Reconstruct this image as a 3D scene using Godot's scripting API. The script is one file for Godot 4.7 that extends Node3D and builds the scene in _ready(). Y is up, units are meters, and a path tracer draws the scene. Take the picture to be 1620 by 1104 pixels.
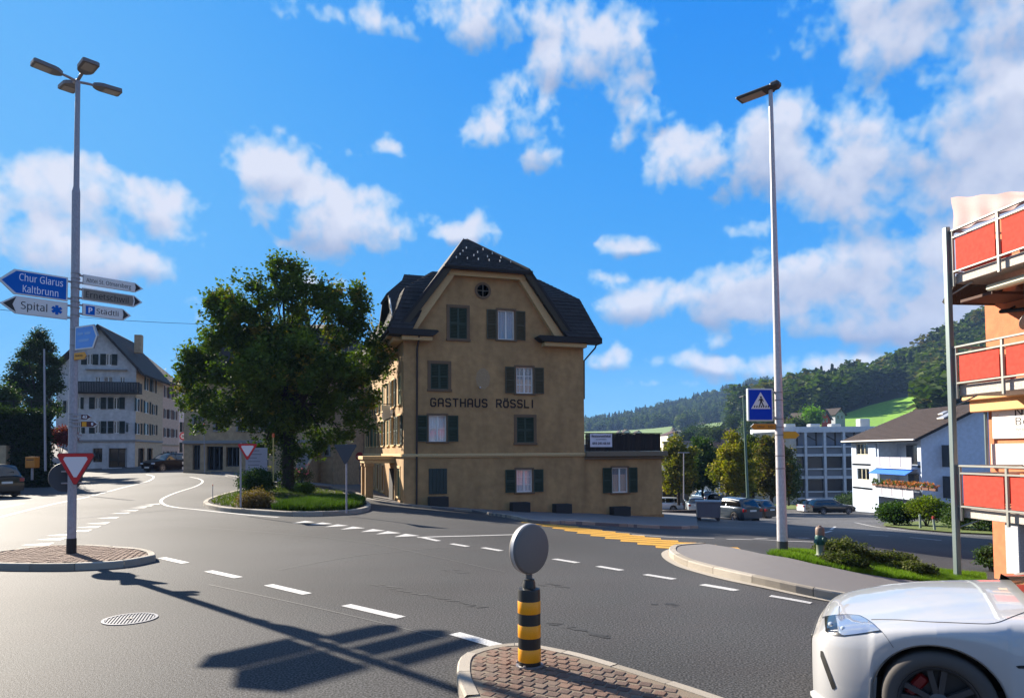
extends Node3D

const FOC := 1090.0
const EYE := 2.05
const NECK := 2.4
var cam_basis := Basis(Vector3.RIGHT, deg_to_rad(NECK)) * Basis(Vector3.BACK, deg_to_rad(-0.35))
var rng := RandomNumberGenerator.new()
var mats := {}
var texs := {}


class Shape:
	var v := PackedVector3Array()
	var n := PackedVector3Array()
	var c := PackedColorArray()
	var tint := Color.WHITE
	var x := Transform3D.IDENTITY

	func trin(a: Vector3, b: Vector3, d: Vector3, na: Vector3, nb: Vector3, nd: Vector3) -> void:
		v.append(x * a); v.append(x * d); v.append(x * b)
		n.append((x.basis * na).normalized()); n.append((x.basis * nd).normalized()); n.append((x.basis * nb).normalized())
		c.append(tint); c.append(tint); c.append(tint)

	func tri(a: Vector3, b: Vector3, d: Vector3) -> void:
		var m := (b - a).cross(d - a).normalized()
		trin(a, b, d, m, m, m)

	func quad(a: Vector3, b: Vector3, d: Vector3, e: Vector3) -> void:
		tri(a, b, d)
		tri(a, d, e)

	func box(ctr: Vector3, size: Vector3, bevel := 0.0) -> void:
		var h := size * 0.5
		var axes := [Vector3.RIGHT, Vector3.UP, Vector3.BACK]
		for k in 3:
			for s in [-1.0, 1.0]:
				var w: Vector3 = axes[k] * s
				var p: Vector3 = axes[(k + 1) % 3]
				var q: Vector3 = axes[(k + 2) % 3] * s
				var hp := h[(k + 1) % 3] - bevel
				var hq := h[(k + 2) % 3] - bevel
				var o := ctr + w * h[k]
				quad(o - p * hp - q * hq, o + p * hp - q * hq, o + p * hp + q * hq, o - p * hp + q * hq)
		if bevel <= 0.0:
			return
		for k in 3:
			var k1 := (k + 1) % 3
			var k2 := (k + 2) % 3
			for s in [-1.0, 1.0]:
				for t in [-1.0, 1.0]:
					var a1: Vector3 = axes[k1] * s
					var a2: Vector3 = axes[k2] * t
					var along: Vector3 = axes[k] * (h[k] - bevel)
					var e1: Vector3 = ctr + a1 * h[k1] + a2 * (h[k2] - bevel)
					var e2: Vector3 = ctr + a1 * (h[k1] - bevel) + a2 * h[k2]
					if s * t > 0:
						quad(e1 - along, e2 - along, e2 + along, e1 + along) if (e2 - e1).cross(along).dot(a1 + a2) > 0 else quad(e2 - along, e1 - along, e1 + along, e2 + along)
					else:
						quad(e2 - along, e1 - along, e1 + along, e2 + along) if (e1 - e2).cross(along).dot(a1 + a2) > 0 else quad(e1 - along, e2 - along, e2 + along, e1 + along)
		for sx in [-1.0, 1.0]:
			for sy in [-1.0, 1.0]:
				for sz in [-1.0, 1.0]:
					var a := ctr + Vector3(sx * h.x, sy * (h.y - bevel), sz * (h.z - bevel))
					var b := ctr + Vector3(sx * (h.x - bevel), sy * h.y, sz * (h.z - bevel))
					var d := ctr + Vector3(sx * (h.x - bevel), sy * (h.y - bevel), sz * h.z)
					if (b - a).cross(d - a).dot(Vector3(sx, sy, sz)) > 0:
						tri(a, b, d)
					else:
						tri(a, d, b)

	func prism(poly: PackedVector2Array, z0: float, z1: float) -> void:
		var pts := poly
		var area := 0.0
		for i in pts.size():
			area += pts[i].cross(pts[(i + 1) % pts.size()])
		if area < 0:
			pts = PackedVector2Array(pts)
			pts.reverse()
		var ix := Geometry2D.triangulate_polygon(pts)
		for i in range(0, ix.size(), 3):
			var a := pts[ix[i]]
			var b := pts[ix[i + 1]]
			var d := pts[ix[i + 2]]
			if (b - a).cross(d - a) < 0:
				var t := b
				b = d
				d = t
			tri(Vector3(a.x, a.y, z1), Vector3(b.x, b.y, z1), Vector3(d.x, d.y, z1))
			tri(Vector3(a.x, a.y, z0), Vector3(d.x, d.y, z0), Vector3(b.x, b.y, z0))
		for i in pts.size():
			var a := pts[i]
			var b := pts[(i + 1) % pts.size()]
			quad(Vector3(a.x, a.y, z0), Vector3(b.x, b.y, z0), Vector3(b.x, b.y, z1), Vector3(a.x, a.y, z1))

	func grid(rows: Array, flip := false, close_v := false) -> void:
		var nu := rows.size()
		var nv: int = rows[0].size()
		var nr := []
		for i in nu:
			var line := PackedVector3Array()
			for j in nv:
				var du: Vector3 = rows[mini(i + 1, nu - 1)][j] - rows[maxi(i - 1, 0)][j]
				var j1 := (j + 1) % (nv - 1) if close_v and j + 1 >= nv else mini(j + 1, nv - 1)
				var j0 := nv - 2 if close_v and j == 0 else maxi(j - 1, 0)
				if close_v and j == nv - 1:
					j1 = 1
				var dv: Vector3 = rows[i][j1] - rows[i][j0]
				var m := du.cross(dv)
				if m.length_squared() < 1e-14:
					var i2 := i + 1 if i + 1 < nu else i - 1
					var dv2: Vector3 = rows[i2][j1] - rows[i2][j0]
					m = du.cross(dv2)
				m = m.normalized()
				line.append(-m if flip else m)
			nr.append(line)
		for i in nu - 1:
			for j in nv - 1:
				var a: Vector3 = rows[i][j]
				var b: Vector3 = rows[i + 1][j]
				var d: Vector3 = rows[i + 1][j + 1]
				var e: Vector3 = rows[i][j + 1]
				if flip:
					trin(a, d, b, nr[i][j], nr[i + 1][j + 1], nr[i + 1][j])
					trin(a, e, d, nr[i][j], nr[i][j + 1], nr[i + 1][j + 1])
				else:
					trin(a, b, d, nr[i][j], nr[i + 1][j], nr[i + 1][j + 1])
					trin(a, d, e, nr[i][j], nr[i + 1][j + 1], nr[i][j + 1])

	func tube(pts: Array, radii: Array, sides := 10, caps := true) -> void:
		var rows := []
		for i in pts.size():
			var t: Vector3 = (pts[mini(i + 1, pts.size() - 1)] - pts[maxi(i - 1, 0)]).normalized()
			var u := t.cross(Vector3.BACK if absf(t.z) < 0.9 else Vector3.RIGHT).normalized()
			var w := t.cross(u)
			var ring := PackedVector3Array()
			for k in sides + 1:
				var a := TAU * (k % sides) / sides
				ring.append(pts[i] + (u * cos(a) + w * sin(a)) * radii[i])
			rows.append(ring)
		grid(rows, true, true)
		if caps:
			for e in [0, pts.size() - 1]:
				for k in sides:
					if e == 0:
						tri(pts[e], rows[e][k + 1], rows[e][k])
					else:
						tri(pts[e], rows[e][k], rows[e][k + 1])

	func lathe(profile: Array, sides := 20, ctr := Vector3.ZERO) -> void:
		# profile of Vector2(radius, height) from the bottom up; hard edges: repeat a point
		for i in profile.size() - 1:
			var p: Vector2 = profile[i]
			var q: Vector2 = profile[i + 1]
			if p.is_equal_approx(q):
				continue
			var s := Vector2(q.y - p.y, p.x - q.x).normalized()
			var sp := s
			var sq := s
			if i > 0 and not profile[i - 1].is_equal_approx(p):
				var o: Vector2 = profile[i - 1]
				var s0 := Vector2(p.y - o.y, o.x - p.x).normalized()
				if s0.dot(s) > 0.6:
					sp = (s0 + s).normalized()
			if i + 2 < profile.size() and not profile[i + 2].is_equal_approx(q):
				var o: Vector2 = profile[i + 2]
				var s2 := Vector2(o.y - q.y, q.x - o.x).normalized()
				if s2.dot(s) > 0.6:
					sq = (s2 + s).normalized()
			for k in sides:
				var a := TAU * k / sides
				var b := TAU * ((k + 1) % sides) / sides
				var ea := Vector3(cos(a), 0, -sin(a))
				var eb := Vector3(cos(b), 0, -sin(b))
				var up := Vector3.UP
				var A := ctr + ea * p.x + up * p.y
				var B := ctr + eb * p.x + up * p.y
				var D := ctr + eb * q.x + up * q.y
				var E := ctr + ea * q.x + up * q.y
				if p.x > 1e-6:
					trin(A, B, D, ea * sp.x + up * sp.y, eb * sp.x + up * sp.y, eb * sq.x + up * sq.y)
				if q.x > 1e-6:
					trin(A, D, E, ea * sp.x + up * sp.y, eb * sq.x + up * sq.y, ea * sq.x + up * sq.y)

	func plate(pts: Array, thick: float) -> void:
		# a flat slab: pts counter-clockwise seen from outside, thickness inwards
		var m: Vector3 = (pts[1] - pts[0]).cross(pts[2] - pts[0]).normalized() * thick
		for i in range(1, pts.size() - 1):
			tri(pts[0], pts[i], pts[i + 1])
			tri(pts[0] - m, pts[i + 1] - m, pts[i] - m)
		for i in pts.size():
			var a: Vector3 = pts[i]
			var b: Vector3 = pts[(i + 1) % pts.size()]
			quad(a - m, b - m, b, a)

	func wall(outline: PackedVector2Array, holes: Array, reveal := 0.15) -> void:
		# a wall in the plane z = 0 facing +z, with rectangular openings that have reveals
		var xs := [1e9]
		var ys := [1e9]
		xs.clear(); ys.clear()
		var bb := Rect2(outline[0], Vector2.ZERO)
		for p in outline:
			bb = bb.expand(p)
		xs.append(bb.position.x); xs.append(bb.end.x); ys.append(bb.position.y); ys.append(bb.end.y)
		for h: Rect2 in holes:
			xs.append(h.position.x); xs.append(h.end.x); ys.append(h.position.y); ys.append(h.end.y)
		xs.sort(); ys.sort()
		for i in xs.size() - 1:
			for j in ys.size() - 1:
				if xs[i + 1] - xs[i] < 1e-4 or ys[j + 1] - ys[j] < 1e-4:
					continue
				var mid := Vector2((xs[i] + xs[i + 1]) * 0.5, (ys[j] + ys[j + 1]) * 0.5)
				var open := false
				for h: Rect2 in holes:
					if h.has_point(mid):
						open = true
				if open:
					continue
				var cell := PackedVector2Array([Vector2(xs[i], ys[j]), Vector2(xs[i + 1], ys[j]), Vector2(xs[i + 1], ys[j + 1]), Vector2(xs[i], ys[j + 1])])
				for poly in Geometry2D.intersect_polygons(cell, outline):
					var ix := Geometry2D.triangulate_polygon(poly)
					for k in range(0, ix.size(), 3):
						var a := poly[ix[k]]
						var b := poly[ix[k + 1]]
						var d := poly[ix[k + 2]]
						if (b - a).cross(d - a) < 0:
							var t := b
							b = d
							d = t
						tri(Vector3(a.x, a.y, 0), Vector3(b.x, b.y, 0), Vector3(d.x, d.y, 0))
		for h: Rect2 in holes:
			var a := Vector3(h.position.x, h.position.y, 0)
			var b := Vector3(h.end.x, h.position.y, 0)
			var d := Vector3(h.end.x, h.end.y, 0)
			var e := Vector3(h.position.x, h.end.y, 0)
			var r := Vector3(0, 0, -reveal)
			quad(a, b, b + r, a + r)
			quad(b, d, d + r, b + r)
			quad(d, e, e + r, d + r)
			quad(e, a, a + r, e + r)

	func mesh() -> ArrayMesh:
		var arr := []
		arr.resize(Mesh.ARRAY_MAX)
		arr[Mesh.ARRAY_VERTEX] = v
		arr[Mesh.ARRAY_NORMAL] = n
		arr[Mesh.ARRAY_COLOR] = c
		var m := ArrayMesh.new()
		m.add_surface_from_arrays(Mesh.PRIMITIVE_TRIANGLES, arr)
		return m


# ---------------------------------------------------------------- places

func P(px: float, py: float, d: float) -> Vector3:
	var r := cam_basis * Vector3((px - 810.0) / FOC, (668.0 - py) / FOC, -1.0)
	return Vector3(0, EYE, 0) + r * (d / -r.z)

const GU := [-1400.0, -1000.0, -700.0, -450.0, -300.0, -170.0, 0.0, 120.0, 240.0, 430.0, 700.0, 1100.0]
const GD := [0.0, 6.0, 14.0, 23.0, 36.0, 45.0, 60.0, 80.0, 120.0, 300.0]
const GH := [
	[0, 0, 0, 0, 0, 0, 0, 0, 0, 0, 0, 0],
	[0, 0, 0, 0, 0, 0, 0, 0, 0, 0, -0.02, -0.05],
	[-0.05, -0.05, -0.08, -0.06, -0.06, -0.08, -0.1, -0.12, -0.15, -0.2, -0.8, -1.0],
	[0, 0, 0, 0, -0.02, -0.08, -0.3, -0.5, -0.65, -0.85, -1.3, -1.4],
	[-0.1, -0.1, -0.1, 0.1, -0.3, -0.76, -1.22, -1.45, -1.75, -2.0, -2.1, -2.2],
	[0, 0, 0.05, 0.3, -0.26, -0.9, -1.5, -1.85, -2.25, -2.6, -2.7, -2.8],
	[0.15, 0.15, 0.15, 0.5, -0.6, -1.2, -2.2, -2.8, -3.4, -3.8, -3.9, -3.9],
	[0.3, 0.3, 0.3, 0.5, -0.7, -1.5, -3, -3.9, -4.8, -5, -5.1, -5.1],
	[0.5, 0.5, 0.5, 0.5, -0.7, -2, -4, -5, -5.2, -5.2, -5.2, -5.2],
	[1, 1, 1, 1, 0, -2, -4, -5, -5, -5, -5, -5],
]

func gcell(a: Array, t: float) -> Vector2:
	t = clampf(t, a[0], a[a.size() - 1] - 0.001)
	for i in a.size() - 1:
		if t < a[i + 1]:
			return Vector2(i, (t - a[i]) / (a[i + 1] - a[i]))
	return Vector2.ZERO

func gy(x: float, z: float) -> float:
	var d := -z
	if d <= 0.0:
		return 0.0
	var cu := gcell(GU, x / maxf(d, 5.0) * FOC)
	var cd := gcell(GD, d)
	var vals := []
	for k in range(-1, 3):
		var row: Array = GH[clampi(int(cd.x) + k, 0, GD.size() - 1)]
		var i := int(cu.x)
		vals.append(cubic_interpolate(row[i], row[i + 1], row[maxi(i - 1, 0)], row[mini(i + 2, row.size() - 1)], cu.y))
	return cubic_interpolate(vals[1], vals[2], vals[0], vals[3], cd.y)

func G(px: float, py: float) -> Vector3:
	# where the line of sight through a pixel of the photograph meets the ground
	var lo := 2.0
	var hi := 2.0
	while hi < 400.0:
		var p := P(px, py, hi)
		if p.y < gy(p.x, p.z):
			break
		lo = hi
		hi *= 1.03
	for i in 14:
		var mid := (lo + hi) * 0.5
		var p := P(px, py, mid)
		if p.y < gy(p.x, p.z):
			hi = mid
		else:
			lo = mid
	return P(px, py, hi)

func g2(px: float, py: float) -> Vector2:
	var p := G(px, py)
	return Vector2(p.x, p.z)

func ground(x: float, z: float, lift := 0.0) -> Vector3:
	return Vector3(x, gy(x, z) + lift, z)

func on_wall(px: float, py: float, t: Transform3D) -> Vector2:
	# a pixel of the photograph as a point on a wall: the plane z = 0 of t
	var a := P(px, py, 1.0)
	var b := P(px, py, 2.0)
	var hit: Variant = Plane(t.basis.z, t.origin).intersects_ray(a, (b - a).normalized())
	if hit == null:
		return Vector2.ZERO
	var l: Vector3 = t.affine_inverse() * (hit as Vector3)
	return Vector2(l.x, l.y)

func wall_rect(px0: float, py0: float, px1: float, py1: float, t: Transform3D) -> Rect2:
	var a := on_wall(px0, py0, t)
	var b := on_wall(px1, py0, t)
	var d := on_wall(px1, py1, t)
	var e := on_wall(px0, py1, t)
	var lo := Vector2((a.x + e.x) * 0.5, (d.y + e.y) * 0.5)
	var hi := Vector2((b.x + d.x) * 0.5, (a.y + b.y) * 0.5)
	return Rect2(lo, hi - lo)


# ---------------------------------------------------------------- nodes

func thing(called: String, label: String, category: String, at := Vector3.ZERO, turn := 0.0, group := "") -> Node3D:
	var o := Node3D.new()
	o.name = called
	add_child(o, true)
	o.position = at
	o.rotation.y = turn
	tag(o, label, category, group)
	return o

func tag(o: Node, label: String, category: String, group := "", kind := "") -> Node:
	if label: o.set_meta("label", label)
	if category: o.set_meta("category", category)
	if group: o.set_meta("group", group)
	if kind: o.set_meta("kind", kind)
	return o

func obj(called: String, sh: Variant, m: Material, parent: Node = self) -> MeshInstance3D:
	var o := MeshInstance3D.new()
	o.name = called
	var me: Mesh = sh.mesh() if sh is Shape else sh
	o.mesh = me
	o.material_override = m
	parent.add_child(o, true)
	return o

func struct(called: String, sh: Variant, m: Material) -> MeshInstance3D:
	var o := obj(called, sh, m)
	o.set_meta("kind", "structure")
	return o

func group_struct(called: String) -> Node3D:
	var o := Node3D.new()
	o.name = called
	add_child(o, true)
	o.set_meta("kind", "structure")
	return o

func multi(called: String, me: Mesh, m: Material, xs: Array, cols: PackedColorArray, parent: Node = self) -> MultiMeshInstance3D:
	var mm := MultiMesh.new()
	mm.transform_format = MultiMesh.TRANSFORM_3D
	mm.use_colors = true
	mm.mesh = me
	mm.instance_count = xs.size()
	for i in xs.size():
		mm.set_instance_transform(i, xs[i])
		mm.set_instance_color(i, cols[i])
	var o := MultiMeshInstance3D.new()
	o.name = called
	o.multimesh = mm
	o.material_override = m
	parent.add_child(o, true)
	o.set_meta("kind", "stuff")
	return o

func copy(o: Node3D, label := "") -> Node3D:
	var k: Node3D = o.duplicate()
	add_child(k, true)
	if label:
		k.set_meta("label", label)
	return k


# ---------------------------------------------------------------- materials

func noise_tex(freq: float, lo: float, hi: float, size := 512, octaves := 4, sd := 1, ridged := false) -> NoiseTexture2D:
	var key := "%s/%s/%s/%s/%s/%s" % [freq, lo, hi, size, octaves, sd]
	if texs.has(key):
		return texs[key]
	var f := FastNoiseLite.new()
	f.seed = sd
	f.noise_type = FastNoiseLite.TYPE_SIMPLEX_SMOOTH
	f.frequency = freq
	f.fractal_octaves = octaves
	if ridged:
		f.fractal_type = FastNoiseLite.FRACTAL_RIDGED
	var t := NoiseTexture2D.new()
	t.width = size
	t.height = size
	t.seamless = true
	t.noise = f
	var g := Gradient.new()
	g.set_color(0, Color(lo, lo, lo))
	g.set_color(1, Color(hi, hi, hi))
	t.color_ramp = g
	texs[key] = t
	return t

func mat(called: String, col: Color, rough := 0.8, o := {}) -> StandardMaterial3D:
	if mats.has(called):
		return mats[called]
	var m := StandardMaterial3D.new()
	m.resource_name = called
	m.albedo_color = col
	m.roughness = rough
	m.metallic = o.get("metal", 0.0)
	m.metallic_specular = o.get("spec", 0.5)
	if o.has("vary"):   # [frequency, darkest, metres a tile]
		var w: Array = o.vary
		m.albedo_texture = noise_tex(w[0], w[1], 1.0, 512, 5, int(w[3]) if w.size() > 3 else 1)
		m.uv1_triplanar = true
		m.uv1_world_triplanar = o.get("world", true)
		m.uv1_scale = Vector3.ONE / float(w[2]) * (o.stretch if o.has("stretch") else Vector3.ONE)
	if o.has("bump"):   # [frequency, centimetres]
		m.heightmap_enabled = true
		m.heightmap_texture = noise_tex(o.bump[0], 0.0, 1.0, 512, 4, 7)
		m.heightmap_scale = o.bump[1]
		m.uv1_triplanar = true
		m.uv1_world_triplanar = o.get("world", true)
		if not o.has("vary"):
			m.uv1_scale = Vector3.ONE / float(o.get("tile", 1.0))
	if o.has("streak"):   # [frequency, darkest, metres a tile, stretch]: a second layer multiplied over the first
		m.detail_enabled = true
		m.detail_blend_mode = BaseMaterial3D.BLEND_MODE_MUL
		m.detail_albedo = noise_tex(o.streak[0], o.streak[1], 1.0, 512, 5, 33)
		m.detail_uv_layer = BaseMaterial3D.DETAIL_UV_2
		m.uv2_triplanar = true
		m.uv2_world_triplanar = true
		m.uv2_scale = o.streak[3] / float(o.streak[2])
	if o.has("coat"):
		m.clearcoat_enabled = true
		m.clearcoat = o.coat
		m.clearcoat_roughness = 0.03
	if o.has("tint"):
		m.vertex_color_use_as_albedo = true
	if o.has("back"):
		m.backlight_enabled = true
		m.backlight = o.back
	mats[called] = m
	return m

func lin(r: float, g: float, b: float) -> Color:
	return Color(r, g, b).linear_to_srgb()

# ---------------------------------------------------------------- camera, sky, sun

func _ready() -> void:
	rng.seed = 20240917
	var cam := Camera3D.new()
	cam.name = "camera"
	add_child(cam)
	cam.transform = Transform3D(cam_basis, Vector3(0, EYE, 0))
	cam.projection = Camera3D.PROJECTION_FRUSTUM
	cam.near = 0.1
	cam.far = 6000.0
	cam.size = 2.0 * 0.1 * 552.0 / FOC
	cam.frustum_offset = Vector2(0, 0.1 * 116.0 / FOC)
	cam.current = true
	var env := Environment.new()
	env.background_mode = Environment.BG_SKY
	env.tonemap_mode = Environment.TONE_MAPPER_LINEAR
	env.tonemap_exposure = 3.2
	env.background_energy_multiplier = 0.3125
	env.sdfgi_enabled = true
	env.ssao_enabled = true
	env.ssil_enabled = true
	env.fog_enabled = true
	env.fog_density = 0.00016
	env.fog_light_color = Color(0.62, 0.78, 1.0)
	var sky := Sky.new()
	var pm := PanoramaSkyMaterial.new()
	pm.panorama = make_sky()
	sky.sky_material = pm
	env.sky = sky
	var we := WorldEnvironment.new()
	we.name = "world"
	we.environment = env
	add_child(we)
	var sun := DirectionalLight3D.new()
	sun.name = "sun"
	add_child(sun)
	sun.look_at_from_position(SUN * 100.0, Vector3.ZERO)
	sun.light_energy = 1.6
	sun.light_color = Color(1.0, 0.955, 0.885)
	sun.light_angular_distance = 0.5
	sun.shadow_enabled = true
	sun.sky_mode = DirectionalLight3D.SKY_MODE_LIGHT_ONLY
	build_ground()
	build_roads()
	build_guesthouse()
	build_left_houses()
	build_right_houses()
	build_balcony_building()
	build_hills()
	build_trees()
	build_masts()
	build_street_things()
	build_parked_cars()
	build_white_car()

const SUN := Vector3(-0.642, 0.471, -0.605)

# clouds: pixel of the photograph where one is seen, half width, half height, thickness
const CLOUDS := [
	[50, 300, 110, 45, 1.0], [150, 290, 80, 36, 1.0], [225, 325, 85, 36, 0.9], [60, 375, 120, 50, 1.0], [180, 400, 80, 26, 0.8], [290, 372, 40, 14, 0.6],
	[432, 268, 68, 45, 1.05], [480, 328, 40, 28, 0.8], [560, 350, 92, 40, 1.05], [622, 362, 35, 26, 0.7], [520, 300, 20, 24, 0.6], [600, 225, 26, 10, 0.7], [560, 238, 26, 10, 0.5],
	[500, 12, 75, 15, 0.65], [760, 16, 120, 36, 0.8], [690, 38, 48, 22, 0.65], [948, 68, 82, 48, 0.88], [890, 92, 44, 24, 0.7], [980, 148, 28, 30, 0.6], [962, 210, 44, 18, 0.55], [1020, 175, 30, 14, 0.45],
	[822, 190, 56, 46, 0.72], [762, 206, 42, 20, 0.6], [852, 240, 30, 20, 0.6], [745, 360, 48, 22, 0.9], [706, 366, 22, 10, 0.6], [1005, 382, 42, 14, 0.75], [955, 438, 28, 10, 0.6], [222, 133, 18, 12, 0.6],
	[1150, 245, 95, 46, 1.0], [1220, 212, 44, 44, 0.7], [1250, 168, 70, 22, 0.48], [1340, 185, 45, 26, 0.55], [1190, 358, 30, 10, 0.6],
	[1450, 82, 120, 32, 0.6], [1400, 60, 50, 28, 0.55], [1570, 60, 70, 40, 0.58], [1500, 112, 60, 16, 0.5], [1595, 20, 50, 26, 0.52],
	[1450, 240, 165, 70, 1.1], [1560, 205, 110, 80, 1.15], [1330, 290, 72, 52, 1.0], [1400, 330, 95, 36, 0.9], [1610, 285, 85, 100, 1.1], [1610, 160, 50, 34, 0.9], [1700, 250, 120, 120, 1.0],
	[1300, 430, 165, 45, 1.05], [1180, 458, 115, 32, 0.95], [1040, 475, 112, 26, 0.9], [1420, 440, 125, 60, 1.05], [1220, 500, 95, 24, 0.8], [1400, 502, 130, 30, 0.9], [1560, 420, 90, 80, 1.1],
	[962, 564, 36, 16, 0.8], [1072, 564, 42, 14, 0.85], [1150, 572, 40, 12, 0.6], [1270, 575, 125, 18, 0.8], [1120, 536, 28, 10, 0.6], [1050, 600, 60, 8, 0.4],
	[330, 486, 32, 20, 0.75], [478, 440, 18, 14, 0.7], [540, 450, 24, 12, 0.6], [395, 330, 30, 20, 0.4], [1700, 420, 90, 70, 0.9],
]

func make_sky() -> ImageTexture:
	var w := 3072
	var h := 768   # the upper half; below the horizon one colour
	var lw := w / 4
	var lh := h / 4
	var low := PackedFloat32Array()
	low.resize(lw * lh)
	var blobs := []
	for c in CLOUDS:
		var dir: Vector3 = (P(c[0], c[1], 1.0) - Vector3(0, EYE, 0))
		var flat := Vector2(dir.x, dir.z).length()
		var az := atan2(dir.x, -dir.z)
		var el := atan2(dir.y, flat)
		var rx: float = c[2] / FOC * cos(az) * cos(az) * 1.15
		var ry: float = c[3] / FOC * cos(az) * cos(el) * 1.15
		blobs.append([az, el, rx, ry, c[4]])
	var r2 := RandomNumberGenerator.new()
	r2.seed = 5
	for i in 150:   # the rest of the sky: the same fair-weather clouds
		var az := r2.randf_range(0.75, TAU - 0.75)
		var el := pow(r2.randf(), 1.4) * 1.3 + 0.06
		var s := r2.randf_range(0.05, 0.16)
		for k in 3:
			blobs.append([az + r2.randf_range(-1, 1) * s * 1.4 / cos(el), el + r2.randf_range(-0.4, 0.4) * s, s * r2.randf_range(0.6, 1.1) / cos(el), s * r2.randf_range(0.3, 0.5), r2.randf_range(0.6, 1.05)])
	for i in 8:
		var az := -0.72 + 0.5 * i
		blobs.append([r2.randf_range(-0.7, 0.8), r2.randf_range(0.85, 1.4), 0.2, 0.08, 0.8])
	for b in blobs:
		var cx: float = b[0] / TAU * lw   # a panorama's left edge lies straight ahead
		var cy: float = (1.0 - b[1] / (PI / 2)) * lh
		var rx: float = b[2] / TAU * lw * 1.5
		var ry: float = b[3] / (PI / 2) * lh * 1.5
		for j in range(maxi(0, int(cy - ry)), mini(lh, int(cy + ry) + 2)):
			for i in range(int(cx - rx), int(cx + rx) + 2):
				var q := pow((i - cx) / rx, 2) + pow((j - cy) / ry, 2)
				if q < 1.0:
					var k := j * lw + posmod(i, lw)
					var f: float = b[4] * pow(1.0 - q, 1.2)
					low[k] = low[k] + f * (1.35 - low[k]) if low[k] < 1.35 else low[k]
	var li := Image.create_from_data(lw, lh, false, Image.FORMAT_RF, low.to_byte_array())
	li.resize(w, h, Image.INTERPOLATE_CUBIC)
	var dens := li.get_data().to_float32_array()
	var fn := FastNoiseLite.new()
	fn.seed = 11
	fn.noise_type = FastNoiseLite.TYPE_SIMPLEX_SMOOTH
	fn.frequency = 0.017
	fn.fractal_octaves = 6
	fn.fractal_gain = 0.56
	fn.domain_warp_enabled = true
	fn.domain_warp_amplitude = 26.0
	fn.domain_warp_frequency = 0.012
	var na := fn.get_image(w, h, false, false, true).get_data()
	fn.seed = 12
	fn.frequency = 0.05
	fn.fractal_octaves = 4
	fn.domain_warp_enabled = false
	var nb := fn.get_image(w, h, false, false, true).get_data()
	var out := PackedByteArray()
	out.resize(w * h * 3)
	var ce := PackedFloat32Array()
	ce.resize(w)
	var azs := atan2(SUN.x, -SUN.z)
	for i in w:
		ce[i] = cos(float(i) / w * TAU - azs)
	var sh := Vector2(SUN.x, SUN.z).length()
	var ix := 0
	for j in h:
		var el := (1.0 - (j + 0.5) / h) * PI / 2
		var s := sin(el)
		# clear air from the horizon up, as seen (sRGB)
		var t := clampf(el / 0.62, 0.0, 1.0)
		var u := clampf(el / 0.14, 0.0, 1.0)
		var br := lerpf(lerpf(0.60, 0.40, u), 0.11, pow(t, 0.85))
		var bg := lerpf(lerpf(0.83, 0.74, u), 0.53, pow(t, 0.9))
		var bb := lerpf(lerpf(0.97, 0.99, u), 0.95, t)
		var ca := cos(el) * sh
		var sa := s * SUN.y
		var lowlight := 1.0 - clampf(el / 0.5, 0.0, 1.0)
		for i in w:
			var k := j * w + i
			var cs := maxf(0.0, ca * ce[i] + sa)
			var glow := cs * cs * cs
			var far := glow * 0.20 + glow * glow * glow * 0.12
			var r := br + (0.82 - br) * far * 1.15
			var g := bg + (0.93 - bg) * far * 1.25
			var b := bb + (1.0 - bb) * far * 1.6
			var a := dens[k]
			var kn := j * w + (i + w / 2) % w   # the noise's seam lies behind the viewer
			if a > 0.02:
				var nz := na[kn] / 255.0
				var fine := nb[kn] / 255.0
				var e := a * 1.12 + (nz - 0.5) * 2.3 + (fine - 0.5) * 0.95 - 0.47
				if e > 0.0:
					e = minf(e * 0.95, 1.0)
					e = pow(e, 0.9) * (1.6 - 0.6 * e)
					var op := minf(e, 1.0) * 0.93
					# thick parts turn grey towards their base; bright towards the sun
					var up := dens[maxi(k - w * 9, 0)]
					var lit := clampf(0.66 + (a - up) * 1.5 - (e - 0.6) * 0.35 + (nz - 0.5) * 0.5 + (fine - 0.5) * 0.4 + glow * 0.35, 0.0, 1.0)
					var cr := lerpf(0.64, 0.92, lit)
					var cg := lerpf(0.69, 0.92, lit)
					var cb := lerpf(0.82, 0.97, lit)
					r = lerpf(r, cr, op)
					g = lerpf(g, cg, op)
					b = lerpf(b, cb, op)
			out[ix] = int(clampf(r, 0, 1) * 255)
			out[ix + 1] = int(clampf(g, 0, 1) * 255)
			out[ix + 2] = int(clampf(b, 0, 1) * 255)
			ix += 3
	var whole := Image.create_empty(w, h * 2, false, Image.FORMAT_RGB8)
	whole.fill(Color8(120, 128, 125))
	whole.blit_rect(Image.create_from_data(w, h, false, Image.FORMAT_RGB8, out), Rect2i(0, 0, w, h), Vector2i.ZERO)
	return ImageTexture.create_from_image(whole)

# ---------------------------------------------------------------- ground and roads

func asphalt() -> StandardMaterial3D:
	if mats.has("asphalt"):
		return mats["asphalt"]
	var m := mat("asphalt", Color(1, 1, 1), 0.72, {"vary": [0.13, 0.22, 1.9, 3], "bump": [0.3, 0.5], "tint": 1, "spec": 0.22})
	return m

func shade_noise(f: FastNoiseLite, x: float, z: float) -> float:
	return f.get_noise_2d(x, z)

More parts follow.
